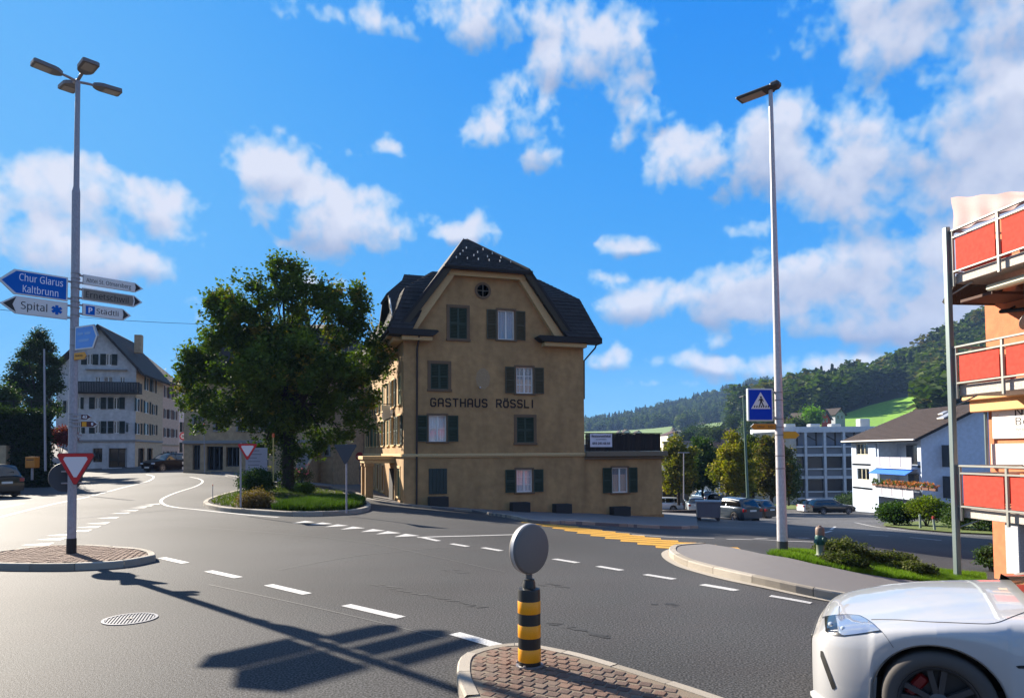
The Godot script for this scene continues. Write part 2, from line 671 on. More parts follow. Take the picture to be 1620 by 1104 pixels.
func build_ground() -> void:
	var xs := []
	var zs := []
	var x := -26.0
	while x <= 26.0:
		xs.append(x)
		x += 0.5
	for k in [27, 28, 29, 30, 32, 34, 36, 38, 40, 43, 46, 50, 55, 60, 66, 72, 80, 90, 100, 120, 150, 200, 300, 500, 900]:
		xs.append(float(k))
		xs.push_front(-float(k))
	var z := 10.0
	while z >= -50.0:
		zs.append(z)
		z -= 0.5
	for k in [51, 52, 53, 54, 56, 58, 60, 63, 66, 70, 74, 78, 83, 88, 94, 100, 110, 120, 140, 160, 200, 260, 350, 500, 900]:
		zs.append(-float(k))
	for k in [14, 20, 30, 50, 90, 200]:
		zs.push_front(float(k))
	var f := FastNoiseLite.new()
	f.seed = 3
	f.frequency = 0.11
	f.fractal_octaves = 4
	var nx := xs.size()
	var pos := []
	var cols := []
	for j in zs.size():
		var line := PackedVector3Array()
		var cl := PackedColorArray()
		for i in nx:
			line.append(ground(xs[i], zs[j]))
			# wheel-polished and patched strips along the carriageway
			var n := f.get_noise_2d(xs[i], zs[j]) + 0.45 * f.get_noise_2d(xs[i] * 0.25 + 50, zs[j] * 2.4)
			var v := 0.150 + 0.050 * n
			# the car park and side street have older, paler asphalt
			var u: float = xs[i] / maxf(-zs[j], 5.0) * FOC
			v *= 1.0 + 0.9 * smoothstep(180.0, 330.0, u) * smoothstep(24.0, 34.0, -zs[j])
			v *= 1.0 + 0.25 * smoothstep(-250.0, -450.0, u) * smoothstep(14.0, 26.0, -zs[j])
			cl.append(Color(v, v * 0.985, v * 0.985))
		pos.append(line)
		cols.append(cl)
	var sh := Shape.new()
	var nor := []
	for j in zs.size():
		var line := PackedVector3Array()
		for i in nx:
			var dx: Vector3 = pos[j][mini(i + 1, nx - 1)] - pos[j][maxi(i - 1, 0)]
			var dz: Vector3 = pos[maxi(j - 1, 0)][i] - pos[mini(j + 1, zs.size() - 1)][i]
			line.append(dz.cross(dx).normalized())
		nor.append(line)
	for j in zs.size() - 1:
		for i in nx - 1:
			# zs run away from the viewer's back to the far end
			for t in [[[j, i], [j, i + 1], [j + 1, i + 1]], [[j, i], [j + 1, i + 1], [j + 1, i]]]:
				for k in [0, 2, 1]:
					var a: int = t[k][0]
					var b: int = t[k][1]
					sh.v.append(pos[a][b])
					sh.n.append(nor[a][b])
					sh.c.append(cols[a][b])
	for k in sh.n.size():
		if sh.n[k].y < 0:
			sh.n[k] = -sh.n[k]
	struct("road", sh, asphalt())

func area_of(p: PackedVector2Array) -> float:
	var a := 0.0
	for i in p.size():
		a += p[i].cross(p[(i + 1) % p.size()])
	return a * 0.5

func slab(sh: Shape, poly: PackedVector2Array, lift: float, skirt := true, cell := 1.0, mound := 0.0) -> void:
	# a sheet that follows the ground; poly in world x, z
	var bb := Rect2(poly[0], Vector2.ZERO)
	for p in poly:
		bb = bb.expand(p)
	var x := floorf(bb.position.x / cell) * cell
	while x < bb.end.x:
		var z := floorf(bb.position.y / cell) * cell
		while z < bb.end.y:
			var sq := PackedVector2Array([Vector2(x, z), Vector2(x + cell, z), Vector2(x + cell, z + cell), Vector2(x, z + cell)])
			for q in Geometry2D.intersect_polygons(sq, poly):
				var ix := Geometry2D.triangulate_polygon(q)
				for k in range(0, ix.size(), 3):
					var a := ground(q[ix[k]].x, q[ix[k]].y, lift)
					var b := ground(q[ix[k + 1]].x, q[ix[k + 1]].y, lift)
					var d := ground(q[ix[k + 2]].x, q[ix[k + 2]].y, lift)
					if (b - a).cross(d - a).y < 0:
						sh.tri(a, d, b)
					else:
						sh.tri(a, b, d)
			z += cell
		x += cell
	if skirt:
		var s := 1.0 if area_of(poly) > 0 else -1.0
		for i in poly.size():
			var p := poly[i]
			var q := poly[(i + 1) % poly.size()]
			var n := maxi(1, int(p.distance_to(q) / 0.5))
			for k in n:
				var a := p.lerp(q, float(k) / n)
				var b := p.lerp(q, float(k + 1) / n)
				if s > 0:
					var t := a
					a = b
					b = t
				sh.quad(ground(a.x, a.y, -0.08), ground(b.x, b.y, -0.08), ground(b.x, b.y, lift), ground(a.x, a.y, lift))

func px_poly(pts: Array) -> PackedVector2Array:
	var o := PackedVector2Array()
	for p in pts:
		o.append(g2(p[0], p[1]))
	return o

func smooth_line(pts: PackedVector2Array, closed := false, step := 0.12) -> PackedVector2Array:
	var o := PackedVector2Array()
	var n := pts.size()
	for i in (n if closed else n - 1):
		var p0 := pts[(i - 1 + n) % n] if closed else pts[maxi(i - 1, 0)]
		var p1 := pts[i]
		var p2 := pts[(i + 1) % n]
		var p3 := pts[(i + 2) % n] if closed else pts[mini(i + 2, n - 1)]
		var m := maxi(2, int(p1.distance_to(p2) / step))
		for k in m:
			o.append(p1.cubic_interpolate(p2, p0, p3, float(k) / m))
	if not closed:
		o.append(pts[n - 1])
	return o

func ribbon(sh: Shape, line: PackedVector2Array, w0: float, w1: float, lift: float) -> void:
	# a painted stripe along a line, w0 to its left and w1 to its right
	var rows_l := []
	var rows_r := []
	for i in line.size():
		var t := (line[mini(i + 1, line.size() - 1)] - line[maxi(i - 1, 0)]).normalized()
		var s := Vector2(-t.y, t.x)
		rows_l.append(line[i] - s * w0)
		rows_r.append(line[i] + s * w1)
	for i in line.size() - 1:
		var a: Vector2 = rows_l[i]
		var b: Vector2 = rows_l[i + 1]
		var c: Vector2 = rows_r[i + 1]
		var d: Vector2 = rows_r[i]
		var A := ground(a.x, a.y, lift)
		var B := ground(b.x, b.y, lift)
		var C := ground(c.x, c.y, lift)
		var D := ground(d.x, d.y, lift)
		if (B - A).cross(C - A).y > 0:
			sh.quad(A, B, C, D)
		else:
			sh.quad(A, D, C, B)

func resample(line: PackedVector2Array, step: float) -> PackedVector2Array:
	var o := PackedVector2Array([line[0]])
	var left := step
	for i in line.size() - 1:
		var a := line[i]
		var b := line[i + 1]
		var l := a.distance_to(b)
		while l >= left:
			a = a.lerp(b, left / l)
			o.append(a)
			l = a.distance_to(b)
			left = step
		left -= l
	if o[o.size() - 1].distance_to(line[line.size() - 1]) > step * 0.3:
		o.append(line[line.size() - 1])
	return o

func kerb(parent: Node, line: PackedVector2Array, width: float, height: float, stone: float, m: Array, base := 0.0) -> void:
	# single kerb stones along a line, the body of the stones on the right-hand side of it
	var cuts := resample(line, stone)
	var count := 0
	for i in cuts.size() - 1:
		var sh := Shape.new()
		var n := 4
		var gap := 0.006
		var jig := rng.randf_range(-0.004, 0.004)
		var inner := []
		for k in n + 1:
			var f := lerpf(gap / stone, 1.0 - gap / stone, float(k) / n)
			# follow the fine line between the two cuts
			var p0 := cuts[maxi(i - 1, 0)]
			var p3 := cuts[mini(i + 2, cuts.size() - 1)]
			var p := cuts[i].cubic_interpolate(cuts[i + 1], p0, p3, f)
			var q := cuts[i].cubic_interpolate(cuts[i + 1], p0, p3, f + 0.02)
			var t := (q - p).normalized()
			inner.append([p, p + Vector2(-t.y, t.x) * width])
		var b := 0.018
		for k in n:
			var a: Vector2 = inner[k][0]
			var d: Vector2 = inner[k + 1][0]
			var e: Vector2 = inner[k + 1][1]
			var f2: Vector2 = inner[k][1]
			var h := height + jig
			var A := ground(a.x, a.y, base + h - b)
			var D := ground(d.x, d.y, base + h - b)
			var ai := a.lerp(f2, b / width)
			var di := d.lerp(e, b / width)
			var At := ground(ai.x, ai.y, base + h)
			var Dt := ground(di.x, di.y, base + h)
			var E := ground(e.x, e.y, base + h)
			var F := ground(f2.x, f2.y, base + h)
			var up := Vector3(0, height + base + 0.08, 0)
			for qd in [[A - up, D - up, D, A], [A, D, Dt, At], [At, Dt, E, F], [F, E, E - up, F - up]]:
				sh.quad(qd[3], qd[2], qd[1], qd[0])
			if k == 0:
				sh.quad(F - up, F, A, A - up)
			if k == n - 1:
				sh.quad(D, E, E - up, D - up)
		obj("kerb_stone", sh, m[count % m.size()], parent)
		count += 1

func paint() -> StandardMaterial3D:
	return mat("road_paint", Color(0.86, 0.85, 0.83), 0.6, {"vary": [0.06, 0.55, 1.1, 5], "bump": [0.22, 0.25]})

func granite(k: int) -> StandardMaterial3D:
	var c: Array = [Color(0.66, 0.62, 0.56), Color(0.60, 0.56, 0.50), Color(0.70, 0.66, 0.60)]
	return mat("granite_%d" % k, c[k], 0.85, {"vary": [0.12, 0.72, 0.5, 8 + k], "bump": [0.2, 0.5]})

func dash(parent: Node, a: Vector2, b: Vector2, w: float, called := "dash") -> void:
	var sh := Shape.new()
	var l := PackedVector2Array()
	var n := maxi(3, int(a.distance_to(b) / 0.4))
	for k in n + 1:
		l.append(a.lerp(b, float(k) / n))
	ribbon(sh, l, w * 0.5, w * 0.5, 0.006)
	obj(called, sh, paint(), parent)

func pavers(parent: Node, poly: PackedVector2Array, lift: float, size: float, turn: float, singles: int) -> void:
	# small sett paving in rows inside poly; the nearest ones single, the rest joined
	var bb := Rect2(poly[0], Vector2.ZERO)
	for p in poly:
		bb = bb.expand(p)
	var ctr := bb.get_center()
	var r := bb.size.length() * 0.5
	var cells := []
	var i := -int(r / size) - 1
	while i * size < r:
		var j := -int(r / size) - 1
		while j * size < r:
			var off := (0.5 if posmod(i, 2) else 0.0) * size
			var p := ctr + Vector2(j * size + off, i * size + sin(j * 0.22) * size * 1.1).rotated(turn)
			cells.append(p)
			j += 1
		i += 1
	cells = cells.filter(func(p: Vector2) -> bool: return Geometry2D.is_point_in_polygon(p, poly))
	cells.sort_custom(func(p: Vector2, q: Vector2) -> bool: return p.length_squared() < q.length_squared())
	var ms := []
	for k in 4:
		var c: Array = [Color(0.49, 0.36, 0.29), Color(0.55, 0.42, 0.34), Color(0.41, 0.31, 0.26), Color(0.50, 0.41, 0.35)]
		ms.append(mat("sett_%d" % k, c[k], 0.85, {"vary": [0.1, 0.6, 0.35, 20 + k], "bump": [0.15, 0.6]}))
	var rest := Shape.new()
	for k in cells.size():
		var p: Vector2 = cells[k]
		var s := size * 0.5 - 0.006 - rng.randf() * 0.005
		var ang := turn + cos(p.x * 3.0) * 0.06 + rng.randf_range(-0.05, 0.05)
		var h := lift + rng.randf_range(-0.003, 0.004)
		var sh: Shape = Shape.new() if k < singles else rest
		var ring := []
		var top := []
		for c4 in 4:
			var v := Vector2([-1, 1, 1, -1][c4] * s * rng.randf_range(0.92, 1.0), [1, 1, -1, -1][c4] * s * rng.randf_range(0.92, 1.0))
			var q := p + v.rotated(ang)
			ring.append(ground(q.x, q.y, h - 0.006))
			var q2 := p + (v * 0.92).rotated(ang)
			top.append(ground(q2.x, q2.y, h))
		sh.quad(top[0], top[1], top[2], top[3])
		for c4 in 4:
			var d: int = (c4 + 1) % 4
			sh.quad(ring[c4], ring[d], top[d], top[c4])
			sh.quad(ring[c4] + Vector3(0, -0.03, 0), ring[d] + Vector3(0, -0.03, 0), ring[d], ring[c4])
		if k < singles:
			obj("paving_sett", sh, ms[rng.randi() % 4], parent)
	if rest.v.size():
		var o := obj("far_paving_setts", rest, ms[1], parent)
		o.set_meta("kind", "stuff")

func inset(poly: PackedVector2Array, by: float) -> PackedVector2Array:
	var q := Geometry2D.offset_polygon(poly, -by)
	return q[0] if q.size() else poly

func clockwise_xz(p: PackedVector2Array) -> PackedVector2Array:
	# so that the inside lies to the right of the line, as kerb() expects with (-t.y, t.x)
	var q := PackedVector2Array(p)
	if area_of(q) < 0:
		q.reverse()
	return q

func build_roads() -> void:
	var mortar := mat("mortar", Color(0.50, 0.44, 0.37), 0.95, {"vary": [0.1, 0.7, 0.6, 31], "bump": [0.2, 0.4]})
	# island at the viewer's feet
	var near_line := smooth_line(px_poly([[735, 1125], [722, 1080], [728, 1060], [748, 1045], [785, 1036], [830, 1035], [872, 1041], [990, 1074], [1085, 1106], [1240, 1165], [1330, 1230], [1260, 1330], [1060, 1350], [860, 1260], [770, 1180]]), true)
	near_line = clockwise_xz(near_line)
	var isl := group_struct("near_traffic_island")
	var loop := PackedVector2Array(near_line)
	loop.append(near_line[0])
	kerb(isl, loop, 0.115, 0.12, 0.62, [granite(0), granite(2), granite(1)])
	var inner := inset(near_line, 0.118)
	var bed := Shape.new()
	slab(bed, inset(near_line, 0.10), 0.111, false, 0.5)
	obj("mortar_bed", bed, mortar, isl)
	pavers(isl, inset(inner, 0.05), 0.118, 0.115, 0.5, 290)
	# island of the left mast
	var left_line := smooth_line(px_poly([[246, 886], [225, 877], [160, 872], [110, 870], [55, 873], [5, 880], [-40, 888], [-46, 897], [-10, 902], [60, 903], [130, 902], [190, 898], [232, 893]]), true)
	left_line = clockwise_xz(left_line)
	isl = group_struct("left_traffic_island")
	loop = PackedVector2Array(left_line)
	loop.append(left_line[0])
	kerb(isl, loop, 0.13, 0.13, 0.8, [granite(0), granite(2), granite(1)])
	bed = Shape.new()
	slab(bed, inset(left_line, 0.11), 0.095, false, 0.5)
	obj("mortar_bed", bed, mortar, isl)
	pavers(isl, inset(left_line, 0.17), 0.128, 0.115, 0.2, 0)
	# pavement with a kerb on the right
	var edge := smooth_line(px_poly([[1128, 868], [1085, 867], [1062, 873], [1060, 881], [1074, 891], [1100, 901], [1170, 919], [1270, 941], [1345, 955], [1430, 972], [1560, 1000], [1800, 1050]]))
	var back := px_poly([[1900, 990], [1620, 950], [1460, 927], [1405, 922], [1349, 913], [1291, 901], [1250, 891], [1213, 885], [1170, 875]])
	var walk_poly := PackedVector2Array(edge)
	walk_poly.append_array(back)
	var walk := Shape.new()
	var body := PackedVector2Array()
	for p in Geometry2D.offset_polygon(walk_poly, -0.12):
		if p.size() > body.size():
			body = p
	slab(walk, body, 0.115, true, 0.5)
	var pm := mat("pavement_asphalt", Color(0.45, 0.435, 0.43), 0.9, {"vary": [0.14, 0.72, 0.9, 4], "bump": [0.2, 0.35]})
	var pave := struct("pavement", walk, pm)
	edge.reverse()
	kerb(pave, edge, 0.14, 0.13, 1.0, [granite(0), granite(1), granite(2)])
	edge.reverse()
	var gut := Shape.new()
	ribbon(gut, edge, 0.0 - 0.001, 0.16, 0.009)
	obj("gutter", gut, granite(2), pave)
	# pavement along the guesthouse
	var hedge := smooth_line(px_poly([[520, 772], [560, 781], [583, 792], [634, 800], [700, 806], [753, 811], [833, 826], [900, 829], [980, 833], [1067, 837], [1105, 836]]))
	var hw := PackedVector2Array(hedge)
	for p in [[1100, 806], [1060, 803], [930, 790], [800, 780], [640, 770], [575, 762], [545, 760]]:
		hw.append(g2(p[0], p[1]))
	var hsh := Shape.new()
	slab(hsh, hw, 0.11, true, 1.0)
	var hp := struct("house_pavement", hsh, pm)
	var rl := PackedVector2Array(hedge)
	rl.reverse()
	kerb(hp, rl, 0.16, 0.12, 1.2, [granite(1), granite(0)])
	# the corner pavement in front of the left houses
	var lw := smooth_line(px_poly([[60, 760], [75, 752], [160, 742], [230, 741], [330, 747], [372, 757], [420, 764], [470, 768], [520, 772]]))
	var lp := PackedVector2Array(lw)
	for p in [[540, 757], [470, 750], [400, 744], [300, 739.5], [200, 738], [120, 738]]:
		lp.append(g2(p[0], p[1]))
	var lsh := Shape.new()
	slab(lsh, lp, 0.1, true, 1.5)
	struct("corner_pavement", lsh, pm)
	# painted lines
	var marks := group_struct("road_markings")
	for d in [[255, 882.5, 293, 891], [329, 903.5, 377, 914], [424, 925.5, 486, 940], [547, 957.5, 634, 977.5], [719, 1002.5, 822, 1032]]:
		dash(marks, g2(d[0], d[1]), g2(d[2], d[3]), 0.16)
	for d in [[669, 850.5, 694, 856], [714, 860.3, 740, 864.7], [764, 866.5, 793, 871.5], [877, 884.5, 914, 890.5], [946, 896, 984, 902.5], [1021, 909, 1067, 916.5], [1111, 925, 1166, 934.5], [1219, 943, 1284, 954.5], [1350, 966, 1430, 981]]:
		dash(marks, g2(d[0], d[1]), g2(d[2], d[3]), 0.15)
	for l in [
		[[-60, 835], [0, 818], [60, 803], [100, 794], [180, 775], [228, 763], [241, 757], [241, 753], [230, 750.5]],
		[[-40, 812], [0, 803.5], [36, 796.5]],
		[[300, 754.5], [314, 757.5], [320, 762], [310, 769], [282, 778], [262, 786], [254, 792.5], [261, 799], [280, 803], [310, 806], [350, 810.5], [400, 815.5], [440, 818.5]],
		[[660, 850.5], [690, 849.2], [760, 847.5], [845, 845.5]],
		[[1000, 846], [1030, 848], [1080, 850.5], [1130, 851.5]],
		[[1190, 853], [1235, 855.5], [1290, 857.5]],
		[[1352, 826.5], [1390, 834], [1440, 840], [1500, 845], [1570, 849]],
		[[320, 747.5], [345, 750], [372, 757]],
	]:
		var sh := Shape.new()
		ribbon(sh, smooth_line(px_poly(l), false, 0.3), 0.06, 0.06, 0.006)
		obj("line", sh, paint(), marks)
	for d in [[1150, 853, 1190, 853.8], [1195, 851.8, 1215, 852.2], [1260, 851, 1280, 851.5], [1375, 846, 1406, 848], [1440, 850, 1490, 855], [1315, 838, 1322, 833], [1304, 843, 1316, 840]]:
		dash(marks, g2(d[0], d[1]), g2(d[2], d[3]), 0.14)
	# give-way teeth
	for t in [[244, 797.5], [232, 800.3], [221, 803.2], [207, 807.8], [193, 812], [174, 819.5], [158, 828], [143, 834], [128, 840], [100, 846.5], [86, 853], [64, 861.5], [36, 870], [12, 878]]:
		tooth(marks, g2(t[0], t[1]), 0.5 + (900 - t[1]) * 0.0, g2(244, 797.5), g2(12, 878), 1.0)
	for t in [[481, 826], [508, 828.7], [533, 831.8], [558, 835.5], [590, 839.5], [614, 843], [643, 847.3]]:
		tooth(marks, g2(t[0], t[1]), 0.55, g2(481, 826), g2(643, 847.3), 1.0)
	# the yellow zebra crossing
	var yel := mat("yellow_paint", Color(0.84, 0.62, 0.04), 0.6, {"vary": [0.05, 0.7, 1.4, 6], "bump": [0.22, 0.25]})
	var za := g2(862, 828.5)
	var zb := g2(1120, 869)
	var along := (zb - za).normalized()
	var zebra := group_struct("zebra_crossing")
	var n := 11
	for k in n:
		var p := za.lerp(zb, (k + 0.5) / n)
		var side := Vector2(-along.y, along.x).rotated(0.60)
		var sh := Shape.new()
		var l := PackedVector2Array()
		for s in 7:
			l.append(p + side * lerpf(-0.95, 0.95, s / 6.0))
		ribbon(sh, l, 0.25, 0.25, 0.006)
		obj("stripe", sh, yel, zebra)
	# worn dark blots of sealing compound on the asphalt
	var blot := mat("tar", Color(0.10, 0.10, 0.10), 0.7)
	var tars := group_struct("road_tar_blots")
	for run in [[590, 924, 770, 962, 30], [868, 984, 962, 1008, 26], [700, 901, 745, 905, 6], [1020, 952, 1085, 960, 6], [855, 924, 900, 929, 6]]:
		for k in run[4]:
			var f := rng.randf()
			var p := g2(lerpf(run[0], run[2], f), lerpf(run[1], run[3], f) + rng.randf_range(-2.5, 2.5))
			var sh := Shape.new()
			var ring := []
			var r := rng.randf_range(0.015, 0.05)
			for a in 7:
				var q := p + Vector2(cos(a * TAU / 7) * r * 1.9, sin(a * TAU / 7) * r).rotated(0.3) * rng.randf_range(0.5, 1.2)
				ring.append(ground(q.x, q.y, 0.005))
			for a in 7:
				sh.tri(ground(p.x, p.y, 0.005), ring[(a + 1) % 7], ring[a])
			obj("tar_blot", sh, blot, tars)
	# resurfaced seam lines
	var seam := mat("seam", Color(0.27, 0.265, 0.26), 0.7)
	for l in [[[440, 902], [560, 880], [680, 868], [760, 862]], [[330, 925], [470, 955], [600, 985], [700, 1010]], [[130, 770], [200, 757], [300, 750]], [[260, 830], [420, 842], [600, 862], [800, 905]]]:
		var sh := Shape.new()
		ribbon(sh, smooth_line(px_poly(l), false, 0.3), 0.012, 0.012, 0.0045)
		obj("seam", sh, seam, tars)

func tooth(parent: Node, at: Vector2, w: float, a: Vector2, b: Vector2, side: float) -> void:
	var t := (b - a).normalized()
	var s := Vector2(-t.y, t.x) * side
	var sh := Shape.new()
	var p := at - t * w * 0.5 - s * 0.2
	var q := at + t * w * 0.5 - s * 0.2
	var r := at + s * 0.4
	sh.tri(ground(p.x, p.y, 0.006), ground(q.x, q.y, 0.006), ground(r.x, r.y, 0.006))
	if sh.n[0].y < 0:
		sh = Shape.new()
		sh.tri(ground(p.x, p.y, 0.006), ground(r.x, r.y, 0.006), ground(q.x, q.y, 0.006))
	obj("give_way_tooth", sh, paint(), parent)

# ---------------------------------------------------------------- building kit

var shared := {}

func glass() -> StandardMaterial3D:
	return mat("window_glass", Color(0.05, 0.06, 0.07), 0.06, {"spec": 1.0})

func white_frame() -> StandardMaterial3D:
	return mat("white_frame", Color(0.82, 0.81, 0.78), 0.55)

func frame_mesh(w: float, h: float, bars: int, muntins := 0) -> ArrayMesh:
	# bars = number of casements; muntins = glazing bars across each
	var key := "frame %.3f %.3f %d %d" % [w, h, bars, muntins]
	if not shared.has(key):
		var sh := Shape.new()
		var t := 0.065
		sh.box(Vector3(-w / 2 + t / 2, 0, 0), Vector3(t, h, 0.06))
		sh.box(Vector3(w / 2 - t / 2, 0, 0), Vector3(t, h, 0.06))
		sh.box(Vector3(0, h / 2 - t / 2, 0), Vector3(w - 2 * t, t, 0.06))
		sh.box(Vector3(0, -h / 2 + t / 2, 0), Vector3(w - 2 * t, t, 0.06))
		for k in range(1, bars):
			sh.box(Vector3(-w / 2 + w * k / bars, 0, 0.004), Vector3(0.085, h - 2 * t, 0.06))
		for k in range(1, muntins + 1):
			sh.box(Vector3(0, -h / 2 + h * k / (muntins + 1), -0.004), Vector3(w - 2 * t, 0.032, 0.04))
		if muntins > 1:
			for k in bars:
				sh.box(Vector3(-w / 2 + w * (k + 0.5) / bars, 0, -0.006), Vector3(0.03, h - 2 * t, 0.036))
		shared[key] = sh.mesh()
	return shared[key]

func pane_mesh(w: float, h: float) -> ArrayMesh:
	var key := "pane %.3f %.3f" % [w, h]
	if not shared.has(key):
		var sh := Shape.new()
		sh.box(Vector3.ZERO, Vector3(w - 0.11, h - 0.11, 0.012))
		shared[key] = sh.mesh()
	return shared[key]

func shutter_mesh(w: float, h: float) -> ArrayMesh:
	var key := "shutter %.3f %.3f" % [w, h]
	if not shared.has(key):
		var sh := Shape.new()
		var t := 0.06
		sh.box(Vector3(-w / 2 + t / 2, 0, 0), Vector3(t, h, 0.045))
		sh.box(Vector3(w / 2 - t / 2, 0, 0), Vector3(t, h, 0.045))
		for y in [-h / 2 + t / 2, 0.0, h / 2 - t / 2]:
			sh.box(Vector3(0, y, 0), Vector3(w - 2 * t, t, 0.044))
		var n := int((h - 3 * t) / 0.075)
		for k in n:
			var y := -h / 2 + t + (h - 2 * t) * (k + 0.5) / n
			if absf(y) < 0.05:
				continue
			sh.x = Transform3D(Basis(Vector3.RIGHT, 0.7), Vector3(0, y, 0))
			sh.box(Vector3.ZERO, Vector3(w - 2 * t, 0.062, 0.009))
		sh.x = Transform3D.IDENTITY
		sh.box(Vector3(0, 0, -0.02), Vector3(w - 2 * t, h - 2 * t, 0.004))
		shared[key] = sh.mesh()
	return shared[key]

func place(o: Node3D, t: Transform3D, at: Vector3) -> Node3D:
	o.transform = t * Transform3D(Basis.IDENTITY, at)
	return o

func window(parent: Node3D, t: Transform3D, r: Rect2, o := {}) -> void:
	# a window in a wall: t is the wall's plane in the parent's space (z outwards), r its opening
	var c := r.get_center()
	var deep: float = o.get("deep", 0.1)
	var f := obj("window", frame_mesh(r.size.x, r.size.y, o.get("bars", 2), o.get("muntins", 0)), o.get("frame", white_frame()), parent)
	place(f, t, Vector3(c.x, c.y, -deep))
	var p := obj("pane", pane_mesh(r.size.x, r.size.y), o.get("glass", glass()), f)
	p.position.z = -0.012
	if o.has("curtain"):
		var cu := Shape.new()
		var rows := []
		var n := 20
		for k in n + 1:
			var x := lerpf(-r.size.x * 0.46, r.size.x * 0.46, float(k) / n)
			var z := -0.10 + 0.018 * sin(k * 1.9)
			rows.append(PackedVector3Array([Vector3(x, -r.size.y * 0.46, z), Vector3(x, r.size.y * (0.46 if not o.has("half") else o.half), z)]))
		cu.grid(rows)
		obj("curtain", cu, o.curtain, f)
	if o.get("shut", 0) > 0:
		# louvred shutters: 1 = folded back on the wall, 2 = closed over the opening
		var w: float = o.get("leaf", r.size.x * 0.5)
		var me := shutter_mesh(w, r.size.y)
		var sm: Material = o.shutter
		for s in [-1.0, 1.0]:
			var k := obj("shutter", me, sm, parent)
			if o.shut == 2:
				place(k, t, Vector3(c.x + s * w * 0.5, c.y, -0.03))
			else:
				place(k, t, Vector3(c.x + s * (r.size.x * 0.5 + w * 0.5 + o.get("gap", 0.1)), c.y, 0.05))
	if o.has("surround"):
		var sh := Shape.new()
		var b: float = o.get("border", 0.13)
		sh.box(Vector3(c.x, r.end.y + b * 0.5, 0.02), Vector3(r.size.x + 2 * b, b, 0.05), 0.008)
		sh.box(Vector3(c.x, r.position.y - b * 0.4, 0.04), Vector3(r.size.x + 2 * b + 0.06, b * 0.8, 0.10), 0.01)
		for s in [-1.0, 1.0]:
			sh.box(Vector3(c.x + s * (r.size.x * 0.5 + b * 0.5), c.y, 0.018), Vector3(b, r.size.y, 0.04), 0.006)
		var q := obj("window_surround", sh, o.surround, parent)
		q.transform = t

func lettering(parent: Node, text: String, cap: float, width: float, m: Material, t: Transform3D, bold := false, deep := 0.012, serif := false) -> MeshInstance3D:
	var tm := TextMesh.new()
	var f := SystemFont.new()
	f.font_names = PackedStringArray(["Droid Serif" if serif else "Droid Sans"])
	f.font_weight = 700 if bold else 400
	tm.font = f
	tm.font_size = 48
	tm.text = text
	tm.pixel_size = cap / 0.714 / 48.0
	tm.depth = deep
	tm.horizontal_alignment = HORIZONTAL_ALIGNMENT_CENTER
	tm.vertical_alignment = VERTICAL_ALIGNMENT_CENTER
	var o := MeshInstance3D.new()
	o.name = "lettering"
	o.mesh = tm
	o.material_override = m
	parent.add_child(o, true)
	var s := 1.0
	var ww := tm.get_aabb().size.x
	if width > 0.0 and ww > 0.001:
		s = width / ww
	o.transform = t * Transform3D(Basis.from_scale(Vector3(s, 1, 1)), Vector3(0, 0, 0))
	return o

func strokes(parent: Node, text: String, cap: float, width: float, m: Material, t: Transform3D, thick: float, raise := 0.03) -> void:
	# even-stroked rounded wall letters, each a part of its own
	var hw := 0.34
	var glyphs := {
		"G": [[[0.66, 0.86], [0.5, 1.0], [0.16, 1.0], [0.0, 0.84], [0.0, 0.16], [0.16, 0.0], [0.5, 0.0], [0.66, 0.16], [0.66, 0.46], [0.36, 0.46]]],
		"A": [[[0.0, 0.0], [0.0, 0.84], [0.16, 1.0], [0.5, 1.0], [0.66, 0.84], [0.66, 0.0]], [[0.0, 0.4], [0.66, 0.4]]],
		"S": [[[0.64, 0.88], [0.5, 1.0], [0.14, 1.0], [0.0, 0.86], [0.0, 0.66], [0.12, 0.54], [0.54, 0.46], [0.66, 0.34], [0.66, 0.14], [0.52, 0.0], [0.14, 0.0], [0.0, 0.13]]],
		"T": [[[0.0, 1.0], [0.66, 1.0]], [[0.33, 1.0], [0.33, 0.0]]],
		"H": [[[0.0, 0.0], [0.0, 1.0]], [[0.66, 0.0], [0.66, 1.0]], [[0.0, 0.5], [0.66, 0.5]]],
		"U": [[[0.0, 1.0], [0.0, 0.16], [0.16, 0.0], [0.5, 0.0], [0.66, 0.16], [0.66, 1.0]]],
		"R": [[[0.0, 0.0], [0.0, 1.0], [0.5, 1.0], [0.66, 0.85], [0.66, 0.6], [0.5, 0.46], [0.0, 0.46]], [[0.36, 0.46], [0.66, 0.0]]],
		"Ö": [[[0.16, 0.0], [0.0, 0.16], [0.0, 0.70], [0.16, 0.86], [0.5, 0.86], [0.66, 0.70], [0.66, 0.16], [0.5, 0.0], [0.16, 0.0]], [[0.16, 1.05], [0.17, 1.16]], [[0.5, 1.05], [0.51, 1.16]]],
		"L": [[[0.0, 1.0], [0.0, 0.0], [0.6, 0.0]]],
		"I": [[[0.12, 1.0], [0.12, 0.0]]],
	}
	var step := width / (text.length() - 0.35)
	for i in text.length():
		var ch := text[i]
		if not glyphs.has(ch):
			continue
		var sh := Shape.new()
		var sx := step * 0.62 / 0.66
		for line in glyphs[ch]:
			for k in line.size() - 1:
				var a := Vector2(line[k][0] * sx, line[k][1] * cap)
				var b := Vector2(line[k + 1][0] * sx, line[k + 1][1] * cap)
				var dir := (b - a).normalized()
				var e := dir * thick * 0.42
				var s := Vector2(-dir.y, dir.x) * thick * 0.5
				sh.prism(PackedVector2Array([a - e - s, b + e - s, b + e + s, a - e + s]), 0.0, raise + 0.0004 * k)
		var o := obj("letter", sh, m, parent)
		o.transform = t * Transform3D(Basis.IDENTITY, Vector3(step * i, 0, 0.002))

